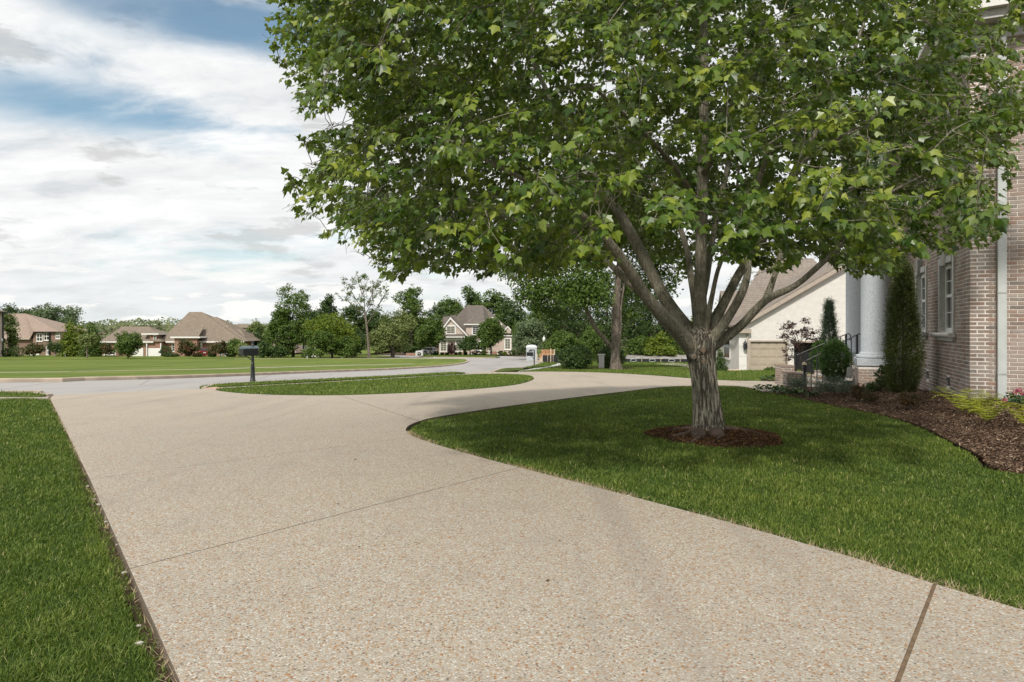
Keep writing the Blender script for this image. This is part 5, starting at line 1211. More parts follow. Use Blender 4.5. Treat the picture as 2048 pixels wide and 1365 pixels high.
mb().box(rx(398)-.1, rx(398)+.1, RD+.8, RD+1.2, rzb, ze-.3).build('downspout', M['white_paint'], red)
# wall dormer
dmw = mb(); dmw.prism([Vector((rx(291), RD+.3, rz(670.5))), Vector((rx(311), RD+.3, rz(670.5))), Vector((rx(311), RD+.3, ze+.1)), Vector((rx(305), RD+.3, ze+.1))], (0, 3.5, 0)); dd_ = dmw.build('dormer_wall', M['brick_red'], red)
front_window(rx(306.5), rx(310), rz(680), rz(672), RD+.3, red, 1, 3, fr=.1)
mb().box(rx(284), rx(318), RD-.2, RD+5, rz(670), rz(667)).build('dormer_cornice', M['white_trim'], red); hip(mb(), rx(286), rx(316), RD, RD+6, rz(667)+.02, rz(661), rx(298), rx(305), .1).build('dormer_roof', M['roof_tan'], red)
# two-storey house further left
BD = 140.0; bx = lambda u: rx(u, BD); bz = lambda v: rz(v, BD); bb = float(T(BD))
br = empty('brown_brick_house', (bx(60), BD, bb), 'two-storey brown brick house with pinkish tan roof at far left', 'house')
ze2 = bz(664)
mb().box(bx(66), bx(121), BD, BD+11, bb-.3, ze2).build('wall', M['brick_brown'], br); mb().box(bx(8), bx(66)-.004, BD+.3, BD+10, bb-.3, bz(678)).build('wall', M['brick_brown'], br)
R0, R1 = tuple(P(16, 627.5, BD+5.5)), tuple(P(51, 627.5, BD+5.5)); E1, E2, E3 = (bx(71), BD-.55, ze2+.05), (bx(122), BD-.55, ze2+.05), (bx(122), BD+11.5, ze2+.05)
mb().add([(bx(4), BD-.4, bz(677)), (bx(63), BD-.4, bz(677)), E1, R1, R0, E2, E3, (bx(4), BD+11.5, bz(677))], [(0,1,2,3,4), (2,5,3), (5,6,3), (6,7,4,3), (7,0,4)]).build('roof', M['roof_pink'], br)
mb().box(bx(70), bx(122.5), BD-.62, BD-.5, ze2-.12, ze2+.05).build('gutter', M['black_metal'], br); mb().box(bx(14), bx(62), BD-.42, BD-.3, bz(679.5), bz(676.8)).build('fascia', M['tan_trim'], br)
for (a, b_, t_, q_) in ((74.5, 84, 668.5, 682), (89, 98, 666, 680), (113, 119, 666, 677), (93.5, 98, 694, 709)): front_window(bx(a), bx(b_), bz(q_), bz(t_), BD, br, 2, 2, fr=.14, pane='glass', bars=.12)
mb().box(bx(100)-.12, bx(100)+.12, BD-.25, BD-.05, bb, ze2).build('downspout', M['black_metal'], br)
garage(br, bx(57), bx(79), bb, bz(708), BD-.2, M['white_paint'], 2, 2, .1)
# corner of another house cut off by the left edge
ED = 112.0; ex = lambda u: rx(u, ED); ez = lambda v: rz(v, ED); eb = float(T(ED))
ed = empty('tan_brick_house', (ex(-20), ED, eb), 'corner of a tan two-storey brick house at the left edge', 'house')
EXR = rx(6, ED+9)
mb().box(ex(-190), EXR, ED, ED+9, eb-.3, ez(623)).build('wall', M['brick_cream'], ed); hip(mb(), ex(-190), EXR, ED, ED+9, ez(622), ez(596), ex(-150), ex(-115), .8).build('roof', M['roof_tan'], ed)
mb().box(EXR+.02, EXR+.2, ED+8.8, ED+9.0, eb, ez(624)).build('downspout', M['black_metal'], ed); mb().box(EXR+.8, EXR+.95, ED-.8, ED+9.8, ez(623.5), ez(621)).build('gutter', M['black_metal'], ed)
mb().lathe((EXR+.25, ED+8.4, ez(686)), [(.05, 0), (.16, .1), (.18, .5), (.06, .65)], 8).build('wall_lantern', M['white_trim'], ed)
# roofs seen between the far trees
def far_roof(u0, u1, vt, ve, d_, label, matr='roof_pink'):
    f_ = lambda u: rx(u, d_); zb_ = float(T(d_)); o_ = empty('far_house', (f_((u0+u1)/2), d_, zb_), label, 'house'); ze_ = rz(ve, d_)
    mb().box(f_(u0), f_(u1), d_, d_+9, zb_-.3, ze_).build('wall', M['brick_brown'], o_); hip(mb(), f_(u0), f_(u1), d_, d_+9, ze_, rz(vt, d_), f_(u0+(u1-u0)*.3), f_(u0+(u1-u0)*.6), .5).build('roof', M[matr], o_)
    front_window(f_(u0+8), f_(u0+14), ze_-2.6, ze_-1.0, d_, o_)
far_roof(532, 590, 664, 706, 150, 'house with brown roof half hidden behind the tall tree')
far_roof(462, 510, 648, 656, 235, 'distant house roof showing above the trees right of the red house', 'roof_tan')
# ---------------------------------------------------------------- the pale brick house in the middle
PD = 150.0; qx = lambda u: rx(u, PD); qz = lambda v: rz(v, PD); qb = float(T(PD))
pa = empty('pale_brick_house', (qx(945), PD, qb), 'pale pink brick house with steep grey-brown roof and white gables', 'house')
mb().box(qx(876), qx(1018), PD+2.0, PD+15, qb-.3, qz(662)).build('wall', M['brick_cream'], pa)
gm = mb(); gl, gr_, gp_ = qx(876), qx(934), qz(636.5); gy = PD
gm.box(gl+.6, gr_-.9, gy, PD+2, qb+.7, qz(668)); gw_ = gm.build('gable_wall', M['brick_cream'], pa)
gt = mb(); gt.prism([Vector((gl+.1, gy-.05, qz(668.5))), Vector((gr_, gy-.05, qz(668.5))), Vector((qx(901), gy-.05, gp_))], (0, 2.4, 0)); gt.build('gable', M['brick_cream'], pa)
mb().box(gl+.5, gr_-.8, gy-.06, gy+.2, qb-.3, qb+.7).build('plinth_wall', M['brick_red'], pa)
gbl = mb()
for (a, b_) in (((qx(874), qz(671)), (qx(901), gp_+.25)), ((qx(936.5), qz(671)), (qx(901), gp_+.25))):
    gbl.prism([Vector((a[0], gy-.45, a[1])), Vector((b_[0], gy-.45, b_[1])), Vector((b_[0], gy-.45, b_[1]-.55)), Vector((a[0], gy-.45, a[1]-.5))], (0, .38, 0))
gbl.build('gable_board', M['white_trim'], pa)
grf = mb(); grf.prism([Vector((qx(873.5), gy-.5, qz(671.5))), Vector((qx(901), gy-.5, gp_+.3)), Vector((qx(901), gy+6, gp_+.3)), Vector((qx(873.5), gy+6, qz(671.5)))], (0, 0, .15)); grf.prism([Vector((qx(937), gy-.5, qz(671.5))), Vector((qx(901), gy-.5, gp_+.3)), Vector((qx(901), gy+6, gp_+.3)), Vector((qx(937), gy+6, qz(671.5)))], (0, 0, .15)); grf.build('gable_roof', M['roof_grey'], pa)
mb().prism([Vector((qx(882), gy-1.1, qz(673.2))), Vector((qx(932), gy-1.1, qz(673.2))), Vector((qx(932), gy-.06, qz(669.4))), Vector((qx(882), gy-.06, qz(669.4)))], (0, 0, .1)).build('skirt_roof', M['roof_grey'], pa)
mb().box(qx(881.5), qx(932.5), gy-1.12, gy-.7, qz(675.5), qz(673.3)).build('fascia', M['white_trim'], pa)
mb().box(qx(884), qx(930), gy-.30, gy-.03, qz(681), qz(675.6)).build('frieze', M['white_trim'], pa)
front_window(qx(894), qx(909.5), qz(667), qz(653.5), gy-.06, pa, 2, 4, fr=.28, pane='glass_warm', head=.1)
front_window(qx(881.5), qx(892.5), qz(702), qz(681), gy, pa, 2, 5, fr=.25, pane='glass_warm'); front_window(qx(912.5), qx(922.5), qz(702), qz(681), gy, pa, 2, 5, fr=.25, pane='glass_warm')
# main roof with hip, bay with upper window, right wing
def Q(u, v, dd): return tuple(P(u, v, PD+dd))
def roofpoly(pts, faces, name, m_='roof_grey'): mb().add(pts, faces).build(name, M[m_], pa)
roofpoly([(qx(872), PD+1.4, qz(649)), (qx(905), PD+1.4, qz(649)), Q(912, 631, 9), Q(890, 631, 9), (qx(873), PD+15, qz(649))], [(0,1,2,3), (0,3,4)], 'roof')
mb().box(qx(873), qx(905), PD+1.5, PD+14, qz(668), qz(649.2)).build('wall', M['brick_cream'], pa)
roofpoly([(qx(896), PD+1.2, qz(650)), (qx(1020), PD+1.2, qz(660)), Q(966, 611, 9), Q(934, 611, 9), (qx(880), PD+17, qz(650)), (qx(1012), PD+17, qz(660)), (qx(932), PD+1.0, qz(672)), (qx(1024), PD+1.0, qz(668))], [(0,6,1,2,3), (0,3,4), (1,5,2), (2,5,4,3), (6,7,1)], 'roof')
mb().box(qx(932), qx(966), PD+.4, PD+3, qb-.3, qz(649)).build('bay_wall', M['brick_cream'], pa)
roofpoly([(qx(928), PD-.1, qz(648.5)), (qx(969), PD-.1, qz(648.5)), Q(966, 612, 7.5), Q(962, 612, 7.5), (qx(928), PD+6, qz(648.5)), (qx(990), PD+6, qz(648.5))], [(0,1,2,3), (0,3,4), (1,5,2)], 'bay_roof')
mb().box(qx(927.5), qx(969.5), PD-.22, PD-.1, qz(650.5), qz(648.3)).build('bay_fascia', M['white_trim'], pa)
front_window(qx(945.5), qx(957), qz(669), qz(654), PD+.4, pa, 2, 4, fr=.25, pane='glass')
mb().box(qx(943), qx(960), PD-.3, PD+.3, qz(671), qz(670)).build('balcony', M['stone_grey'], pa)
front_window(qx(955), qx(964), qz(700), qz(684), PD+.4, pa, 2, 3, fr=.25, pane='dark_void')
mb().box(qx(1000), qx(1024), PD+.2, PD+6, qb-.3, qz(672)).build('wall', M['brick_cream'], pa)
mb().prism([Vector((qx(1006), PD+.1, qz(667))), Vector((qx(1022), PD+.1, qz(667))), Vector((qx(1015.5), PD+.1, qz(653)))], (0, 3, 0)).build('small_gable', M['brick_cream'], pa)
sg = mb()
for (a, b_) in (((qx(1005), qz(664)), (qx(1015.5), qz(652))), ((qx(1022), qz(660)), (qx(1015.5), qz(652)))): sg.prism([Vector((a[0], PD-.1, a[1])), Vector((b_[0], PD-.1, b_[1])), Vector((b_[0], PD-.1, b_[1]-.4)), Vector((a[0], PD-.1, a[1]-.4))], (0, .15, 0))
sg.prism([Vector((qx(983), PD+.6, qz(633))), Vector((qx(1004), PD+.6, qz(648))), Vector((qx(1004), PD+.6, qz(651))), Vector((qx(983), PD+.6, qz(636)))], (0, .3, 0)); sg.box(qx(1005), qx(1025), PD-.2, PD, qz(673), qz(671)); sg.build('gable_trim', M['white_trim'], pa)
front_window(qx(1010.5), qx(1020), qz(698), qz(678.5), PD+.2, pa, 2, 4, fr=.25, pane='glass_warm')
st_ = mb(); 
for k in range(3): st_.box(qx(982-k), qx(995+k), PD-1.2-k*.4, PD+.3, qb, qb+.75-k*.25)
st_.build('steps', M['brick_red'], pa)
for u_ in (980, 996): mb().lathe((qx(u_), PD-2.2, qb), [(.2, 0), (.12, .2), (.14, .6), (.32, .8), (.3, .95)], 10).build('urn', M['white_trim'], pa, True)
# low garden walls and gate piers left of the pale house
gwl = empty('garden_wall', (qx(825), PD-14, float(T(PD-14))), 'low brick garden wall with stone piers under the far trees', 'wall')
YW = PD-14; gx0 = lambda u: rx(u, YW); gzb = float(T(YW))
mb().box(gx0(812), gx0(831), YW, YW+.3, gzb, gzb+.55).build('wall', M['brick_red'], gwl)
for u_ in (833, 844): mb().box(gx0(u_-2), gx0(u_+2), YW-.1, YW+.4, gzb, gzb+.8).build('pier', M['stone_light'], gwl)

# ---------------------------------------------------------------- vehicles
def suv(u, d_, yaw, material, label, L=4.7, name='car', dz=0.0):
    """small SUV seen from afar: body, cabin, windows, wheels, lights; local x forward"""
    x, z = rx(u, d_), float(T(d_)) + .06 + dz; o_ = empty(name, (x, d_, z), label, 'car'); o_.rotation_euler[2] = yaw; OFF[o_.name] = Vector((0, 0, 0)); h = L/2
    side = [(-h, .42), (-h, .95), (-h+.05, 1.05), (h-1.25, 1.02), (h-.1, .88), (h, .62), (h-.05, .35)]
    mb().prism([Vector((a, -.9, b_)) for a, b_ in side], (0, 1.8, 0)).build('body', material, o_, bevel=.06)
    mb().add([(-h+.08, -.82, 1.05), (h-1.4, -.82, 1.03), (h-2.1, -.66, 1.66), (-h+.45, -.66, 1.70), (-h+.08, .82, 1.05), (h-1.4, .82, 1.03), (h-2.1, .66, 1.66), (-h+.45, .66, 1.70)], [(0,1,2,3), (7,6,5,4), (3,2,6,7), (0,3,7,4), (1,5,6,2)]).build('cabin', material, o_, bevel=.04)
    mb().add([(-h+.10, -.70, 1.12), (-h+.10, .70, 1.12), (-h+.40, .60, 1.60), (-h+.40, -.60, 1.60)], [(0,1,2,3)]).build('rear_window', M['glass_car'], o_).location = (-.035, 0, .01)
    for s_ in (-1, 1): mb().add([(-h+.45, s_*.815, 1.10), (h-1.65, s_*.815, 1.09), (h-2.2, s_*.69, 1.58), (-h+.6, s_*.69, 1.60)], [(0,1,2,3)] if s_ < 0 else [(3,2,1,0)]).build('window', M['glass_car'], o_).location = (0, s_*.012, 0)
    for a in (-h+.85, h-.9):
        for s_ in (-1, 1):
            w_ = mb(); w_.tube([(a, s_*.95, .34), (a, s_*.72, .34)], .34, 18); wo = w_.build('wheel', M['car_black'], o_); mb().tube([(a, s_*.965, .34), (a, s_*.9, .34)], .2, 12).build('rim', M['stone_grey'], wo)
    for s_ in (-1, 1): mb().box(-h-.02, -h+.1, s_*.62-.14, s_*.62+.16, .82, 1.05).build('tail_light', M['lamp_red'], o_); mb().box(h-.12, h-.02, s_*.62-.18, s_*.62+.18, .68, .82).build('headlight', M['globe'], o_)
    mb().box(-h-.06, -h+.05, -.85, .85, .35, .6).build('bumper', material, o_); mb().box(-h-.03, -h+.02, -.26, .26, .70, .84).build('number_plate', M['white_trim'], o_)
suv(408, RD-4, R(118), M['car_red'], 'red SUV parked before the red brick house', 4.6)
suv(853, PD-9, R(165), M['car_white'], 'white car parked beside the tree left of the pale house', 4.4)
# ---------------------------------------------------------------- street furniture
md = 24.0
def mailbox(u, d_, vb, scl, label):
    x, z = rx(u, d_), rz(vb, d_); o_ = empty('mailbox', (x, d_, z), label, 'mailbox'); s = scl
    po = mb().lathe((x, d_, z), [(.105*s, -.05), (.105*s, .04*s), (.09*s, .06*s), (.068*s, .50*s), (.085*s, .51*s), (.085*s, .535*s), (.06*s, .55*s), (.058*s, .66*s), (.075*s, .67*s), (.07*s, .69*s), (.05*s, .71*s), (.046*s, 1.38*s), (.03*s, 1.40*s), (.028*s, 1.42*s), (.055*s, 1.455*s), (.05*s, 1.49*s), (.014*s, 1.52*s)], 20).build('post', M['mail_black'], o_, True)
    # box with arched lid, lengthwise towards the street; door at its left end
    bw, bl_, bz0, bz1 = .23*s, .62*s, z+.97*s, z+1.30*s; dirv = Vector((-.93, .36, 0)).normalized(); sv = Vector((-dirv.y, dirv.x, 0)); c0 = Vector((x, d_, 0)) - dirv*.10*s + Vector((0, -.06*s, 0)) 
    prof = [(-bw, bz0), (bw, bz0), (bw, bz0+.24*s)] + [(bw*math.cos(a), bz0+.24*s+.10*s*math.sin(a)) for a in np.linspace(.2, math.pi-.2, 9)] + [(-bw, bz0+.24*s)]
    c1 = Vector((x-.30*s, d_-.24*s, 0)); ax = Vector((.62, .78, 0)).normalized(); nx_ = Vector((ax.y, -ax.x, 0))
    pts = [c1 + nx_*a*0.72 + Vector((0, 0, b_)) for a, b_ in prof]; 
    bx_ = mb().prism(pts, ax*.56*s).build('box', M['mail_black'], o_, bevel=.008)
    pts2 = [c1 - ax*.012 + nx_*a*0.70 + Vector((0, 0, b_)) for a, b_ in prof[1:-0 or None] if b_ > bz0+.2*s]
    mb().fbox(c1 - ax*.03*s - nx_*bw*.62 + Vector((0,0,bz0+.06*s)), nx_*bw*1.24, ax*.02*s, Vector((0,0,.17*s))).build('door_panel', M['mail_black'], bx_)
    lid = mb(); lp = [c1 - ax*.02*s + nx_*a*.76 + Vector((0, 0, b_+.012)) for a, b_ in prof[2:]]; lid.prism(lp, ax*.60*s); lid.build('lid', M['mail_top'], bx_)
    mb().tube([(x-.04*s, d_-.02, z+.80*s), (x-.14*s, d_-.05, z+.90*s), (x-.26*s, d_-.08, z+.965*s)], .018*s, 8).build('bracket', M['mail_black'], o_, True)
    return o_
mailbox(505.5, md, 764, 1.0, 'near black mailbox on a fluted post on the grass verge')
def mailbox2(u, d_, vb, label, s=1.0):
    x, z = rx(u, d_), rz(vb, d_); o_ = empty('mailbox', (x, d_, z), label, 'mailbox')
    mb().box(x-.05*s, x+.05*s, d_-.05*s, d_+.05*s, z-.1, z+1.45*s).build('post', M['mail_black'], o_); mb().lathe((x, d_, z+1.45*s), [(.03, 0), (.06*s, .03), (.02, .09)], 10).build('finial', M['mail_black'], o_)
    prof = [(-.14*s, 0), (.14*s, 0), (.14*s, .2*s)] + [(.14*s*math.cos(a), .2*s+.12*s*math.sin(a)) for a in np.linspace(.3, math.pi-.3, 7)] + [(-.14*s, .2*s)]
    mb().prism([Vector((x-.72*s, d_+a, z+1.02*s+b_)) for a, b_ in prof], (.62*s, 0, 0)).build('box', M['mail_black'], o_); mb().box(x-.72*s, x-.04, d_-.05, d_+.05, z+.96*s, z+1.015*s).build('arm', M['mail_black'], o_)
    mb().tube([(x-.02, d_, z+.62*s), (x-.14*s, d_, z+.84*s), (x-.34*s, d_, z+.96*s)], .025*s, 6).build('bracket', M['mail_black'], o_); mb().box(x-.56*s, x-.22*s, d_-.03, d_+.03, z+1.38*s, z+1.46*s).build('name_plate', M['mail_black'], o_)
mailbox2(1068.5, 62, 732.5, 'farther black mailbox on a square post before the grey portable toilet')
mailbox2(853.5, 138, 714.5, 'tiny black mailbox before the white car by the pale house', .95)
# portable toilet
tx, td, tz = rx(1063, 88), 88.0, float(T(88)); po = empty('portable_toilet', (tx, td, tz), 'grey portable toilet with white domed roof at the roadside', 'toilet')
hw_ = .70
mb().box(tx-hw_, tx+hw_, td-hw_, td+hw_, tz, tz+1.85).build('cabin', M['pot_grey'], po, bevel=.05)
rp = [(tx-hw_-.05, tz+1.85)] + [(tx-(hw_+.05)*math.cos(a), tz+1.92+.32*math.sin(a)) for a in np.linspace(0.1, math.pi-.1, 11)] + [(tx+hw_+.05, tz+1.85)]
mb().prism([Vector((a, td-hw_-.05, b_)) for a, b_ in rp], (0, 2*hw_+.1, 0)).build('roof', M['pot_roof'], po, bevel=.05)
pdoor = mb().box(tx-.45, tx+.45, td-hw_-.03, td-hw_-.001, tz+.12, tz+1.8).build('door', M['pot_grey'], po, bevel=.02); mb().box(tx-.3, tx+.3, td-hw_-.05, td-hw_-.031, tz+1.50, tz+1.62).build('vent', M['car_black'], pdoor); mb().box(tx+.3, tx+.38, td-hw_-.06, td-hw_-.031, tz+.9, tz+1.0).build('latch', M['car_black'], pdoor)
mb().box(tx-hw_-.06, tx+hw_+.06, td-hw_-.06, td+hw_+.06, tz-.1, tz+.08).build('skid', M['stone_grey'], po)
# street lamp
lxp, lyp = rx(1088, 95), 95.0; lzp = float(T(95)); la = empty('street_lamp', (lxp, lyp, lzp), 'black post street lamp with white acorn globe', 'street lamp')
mb().lathe((lxp, lyp, lzp), [(.22, -.1), (.22, .1), (.14, .5), (.09, .6), (.075, 2.5), (.14, 2.6), (.16, 2.75), (.1, 2.8)], 14).build('post', M['black_metal'], la, True)
mb().lathe((lxp, lyp, lzp+2.8), [(.12, 0), (.21, .2), (.21, .38), (.12, .55), (.06, .64), (.05, .75), (.015, .85)], 16).build('globe', M['globe'], la, True)
# building site: bricks on pallets, stakes, silt fence, gravel
def pallet(u, d_, w_, rows, label, vb=None):
    x, z = rx(u, d_), float(T(d_)) if vb is None else rz(vb, d_); o_ = empty('brick_pallet', (x, d_, z), label, 'pallet', 'pallets of bricks on the building site')
    for k in range(3): mb().box(x-w_/2, x+w_/2, d_-.5+k*.45, d_-.4+k*.45, z-.2, z+.15).build('runner', M['wood_pale'], o_)
    n_ = max(3, int(w_/.42))
    for j in range(rows):
        for i in range(n_): mb().box(x-w_/2+i*w_/n_+.02, x-w_/2+(i+1)*w_/n_-.02, d_-.5+.03*random.random(), d_+.5, z+.16+j*.2, z+.34+j*.2).build('brick_bundle', M['brick_orange'], o_)
SDp = 84.0
pallet(1094, SDp+3, 1.5, 5, 'higher stack of orange bricks behind the far mailbox', 717); pallet(1088, SDp, 1.2, 3, 'low stack of orange bricks beside the portable toilet', 720); pallet(1098, SDp-2, 1.2, 3, 'front stack of orange bricks by the pale stake', 720)
def stake(u, d_, v0, v1, label, w_=.05, lean=0.0):
    o_ = mb().fbox((rx(u, d_)-w_, d_-w_, rz(v1, d_)), (2*w_, 0, 0), (0, 2*w_, 0), (lean, 0, rz(v0, d_)-rz(v1, d_))).build('wooden_stake', M['wood_pale'], None); tag(o_, label, 'stake', 'stakes on the building site')
stake(1101.5, 78, 697, 725, 'tall thin wooden stake beside the orange bricks', .05); stake(1108.5, 80, 699, 718, 'thicker pale wooden post right of the orange bricks', .09); stake(1104.5, 80, 709, 718, 'leaning wooden brace against the pale post', .05, .35); stake(1074, 82, 708, 722, 'short stake between the portable toilet and the bricks', .05); stake(1083, 80, 714, 722, 'lowest stake in front of the orange bricks', .05)
def silt(u0, v0, d0, u1, v1, d1, h, label, rings=0):
    a, b_ = P(u0, v0, d0), P(u1, v1, d1); o_ = empty('silt_fence', tuple(a), label, 'fence', 'black silt fences on the building site'); dv_ = b_-a; n_ = 5
    mb().fbox(a-Vector((0,0,.3)), dv_, (0, .03, 0), (0, 0, h+.3)).build('fabric', M['fabric_black'], o_)
    for k in range(n_): p = a + dv_*(k/(n_-1)); mb().box(p.x-.03, p.x+.03, p.y-.06, p.y-.003, p.z-.3, p.z+h+.12).build('post', M['wood_pale'], o_)
    for k in range(rings):
        p = a + dv_*((k+.55)/rings); m_ = mb(); m_.tube([p + Vector((.40*math.cos(w_), -.12, h*.5+.17*math.sin(w_))) for w_ in np.linspace(0, 2*math.pi, 19)], .035, 6); m_.build('pipe_coil', M['pot_grey'], o_)
silt(1085, 723, 82, 1130, 723, 74, .75, 'black silt fence behind the round dark shrub and stakes')
silt(1246, 723.6, 82, 1400, 724.6, 79, .36, 'long black silt fence before the grey gravel, with pipe coils', 4)
gm_ = mb(); rows_ = []
gpts = [(1248,716.5),(1256,709.5),(1275,708.5),(1295,709),(1310,706.5),(1330,705.5),(1350,706),(1380,706),(1420,708)]
vs = []
for (u_, v_) in gpts: 
    p = P(u_, v_, 90); q = P(u_, 722.5, 83); r_ = P(u_, 714, 104); vs += [tuple(q), tuple(q.lerp(p, .5)+Vector((0,0,.1*random.uniform(-1,1)))), tuple(p), tuple(r_)]
gm_.add(vs, [(i*4+j, i*4+4+j, i*4+5+j, i*4+1+j) for i in range(len(gpts)-1) for j in range(3)])
tag(gm_.build('gravel_heap', M['gravel'], None), 'long pale grey heap of gravel behind the silt fence', 'gravel', None, 'stuff')
# marker posts and small things
def marker(u, d_, v0, v1, label, hw=1.6, mt='white_trim'):
    x = rx(u, d_); o_ = empty('utility_marker', (x, d_, rz(v1, d_)), label, 'marker'); k = px2m(d_)
    mb().box(x-hw*k, x+hw*k, d_-.1, d_+.15, rz(v1, d_)-.1, rz(v0, d_)).build('cover', M[mt], o_, bevel=.03); mb().box(x-.5*k, x+.4*k, d_-.14, d_-.101, rz(v1, d_), rz(v0-.5, d_)).build('stripe', M['black_metal'], o_)
marker(871, 105, 714.5, 722, 'small white utility marker with black stripe at the far kerb'); marker(130, 122, 707, 713.5, 'small white marker post on the far edge of the field', .7)
marker(614, 104, 712.5, 717.5, 'small white block on the field edge below the white shed', 1.2)
wsx = rx(607, 118); wsd = empty('white_shed', (wsx, 118, float(T(118))), 'white shed with blue edge half hidden by the trees', 'shed')
wz0 = float(T(118)); mb().box(wsx+.1, wsx+2.2, 118, 121, wz0, rz(690, 118)).build('wall', M['white_paint'], wsd); mb().box(wsx-.12, wsx+.098, 117.9, 121, wz0, rz(690, 118)).build('corner_board', M['blue_paint'], wsd); mb().prism([Vector((wsx-.3, 117.7, rz(690, 118)+.01)), Vector((wsx+2.4, 117.7, rz(690, 118)+.01)), Vector((wsx+1.1, 117.7, rz(684, 118)))], (0, 3.5, 0)).build('roof', M['roof_tan'], wsd)
for u_, lab in ((443, 'left grey bin in front of the red brick house'), (452, 'right grey bin in front of the red brick house')):
    bo = empty('bin', (rx(u_, RD-3), RD-3, float(T(RD-3))), lab, 'bin', 'grey bins by the red house'); x_, z_ = rx(u_, RD-3), float(T(RD-3)); mb().lathe((x_, RD-3, z_), [(.26, 0), (.34, .95)], 10).build('body', M['pot_grey'], bo); mb().lathe((x_, RD-3, z_+.951), [(.37, 0), (.37, .08), (.1, .16)], 10).build('lid', M['stone_grey'], bo)
# stone pier between the dark shrubs
sp_ = empty('stone_pier', (rx(1203, 52.5), 52.5, float(T(52.5))), 'stone gate pier with flat cap between two dark shrubs', 'pier'); x_, z_ = rx(1203, 52.5), float(T(52.5))
for k in range(5): mb().box(x_-.2+.004*(k % 2), x_+.2-.004*(k % 2), 52.3, 52.7, z_-.1+k*.24, z_-.1+k*.24+.232).build('stone', M['white_trim'], sp_, bevel=.015)
mb().box(x_-.27, x_+.27, 52.23, 52.77, z_+1.10, z_+1.20).build('cap', M['white_trim'], sp_, bevel=.02)
for k, (me, loc) in enumerate(pebbles(tree_lawn_bot[3:], 26, '', -1)):
    o = link('pebble', me, M['pebble'] if k % 3 else M['walk_white']); o.location = loc; tag(o, 'small stone lying along the cut edge of the maple lawn', 'stone', 'stones along the maple lawn edge')
for k, (me, loc) in enumerate(pebbles([(-1.75, 3.15), (-4.9, 7.4)], 9, '', 1)):
    o = link('pebble', me, M['pebble']); o.location = loc; tag(o, 'small stone lying along the left edge of the driveway', 'stone', 'stones along the left driveway edge')
# ---------------------------------------------------------------- trees and shrubs beyond
GT = 'trees along the far side of the field'
tree(120, 168, 604, 46, 'leaf_silver', 'broad grey-green tree behind the brown brick house', 'round', dens=1.3, group=GT)
tree(62, 172, 610, 34, 'leaf_dark', 'dark tree left of the broad grey-green one, above the pinkish roof', 'round', group=GT)
tree(12, 175, 600, 40, 'leaf_dark', 'dark tree top at the far left edge above the roofs', 'round', group=GT)
tree(20, 126, 622, 13, 'leaf_mid', 'narrow green tree beside the tan house at the left edge', 'tall', group=GT, clear=.05)
tree(140, 124, 636, 22, 'leaf_yellow', 'yellow-green pointed tree right of the brown brick house', 'cone', dens=1.3, group=GT)
tree(183, 122, 634, 22, 'leaf_mid', 'pointed green tree left of the red brick house', 'cone', dens=1.3, group=GT)
tree(161, 127, 648, 20, 'leaf_yellow', 'light green tree between the two pointed trees', 'cone', dens=1.2, group=GT)
tree(174, 108, 668, 17, 'leaf_pale', 'small pale tree with a thin trunk before the pointed trees', 'vase', trunk_r=.12, clear=.4, barkm='bark_pale', dens=.7, group=GT)
tree(111, 116, 682, 12, 'leaf_dark', 'small dark tree with pale stems by the brown brick house', 'vase', trunk_r=.1, clear=.35, barkm='bark_pale', group=GT)
tree(256, 106, 662, 33, 'leaf_mid', 'round bright green tree before the garage of the red brick house', 'round', clear=.12, dens=1.7, group=GT)
tree(378, 119, 680, 21, 'leaf_crape', 'rounded reddish tree before the arched entry', 'round', clear=.22, dens=1.4, group='reddish trees before the brick houses')
tree(441, 119, 680, 22, 'leaf_crape', 'rounded reddish tree right of the red SUV', 'round', clear=.22, dens=1.4, group='reddish trees before the brick houses')
tree(68, 118, 686, 19, 'leaf_crape', 'low reddish tree before the brown brick house', 'round', clear=.2, dens=1.5, group='reddish trees before the brick houses')
tree(212, 122, 685, 13, 'leaf_crape', 'small reddish tree at the left end of the red brick house', 'round', clear=.15, group='reddish trees before the brick houses')
tree(470, 118, 678, 18, 'leaf_mid', 'green tree at the right end of the red brick house', 'round', clear=.15, dens=1.2, group=GT)
tree(488, 116, 682, 14, 'leaf_pale', 'pale green small tree behind the near mailbox', 'round', clear=.15, group=GT)
for u, vt, h_, m_, lb in ((497, 655, 15, 'leaf_dark', 'dark evergreen just right of the red house roof'), (516, 648, 17, 'leaf_dark', 'taller dark evergreen right of the red brick house'), (536, 656, 15, 'leaf_mid', 'green evergreen left of the brown roof')):
    tree(u, 138, vt, h_, m_, lb, 'cone', dens=1.6, group=GT)
for u, vt, h_, lb in ((525, 683, 20, 'dark bushy tree below the evergreens'), (556, 686, 18, 'dark bushy tree below the brown roof'), (545, 694, 16, 'lowest dark bush at the foot of the tall tree')):
    tree(u, 112, vt, h_, 'leaf_dark', lb, 'round', clear=.03, dens=1.5, group=GT)
tree(288, 210, 643, 14, 'leaf_mid', 'far tree above the garage roof', 'round', group=GT); tree(318, 205, 636, 10, 'leaf_dark', 'far conifer left of the tall roof', 'cone', group=GT)
tree(510, 232, 638, 20, 'leaf_pale', 'far yellowish tree above the evergreens', 'round', group=GT); tree(545, 240, 646, 22, 'leaf_pale', 'far pale tree left of the tall dark tree', 'round', group=GT); tree(453, 225, 640, 14, 'leaf_pale', 'far pale tree top at the right of the tall roof', 'round', group=GT)
tree(586, 118, 568, 44, 'leaf_mid', 'tall green tree standing highest at the left of the wood', 'tall', clear=.04, dens=1.7, group=GT, seed=5)
tree(560, 117, 618, 24, 'leaf_mid', 'green tree leaning left of the tall one', 'round', clear=.1, dens=1.4, group=GT)
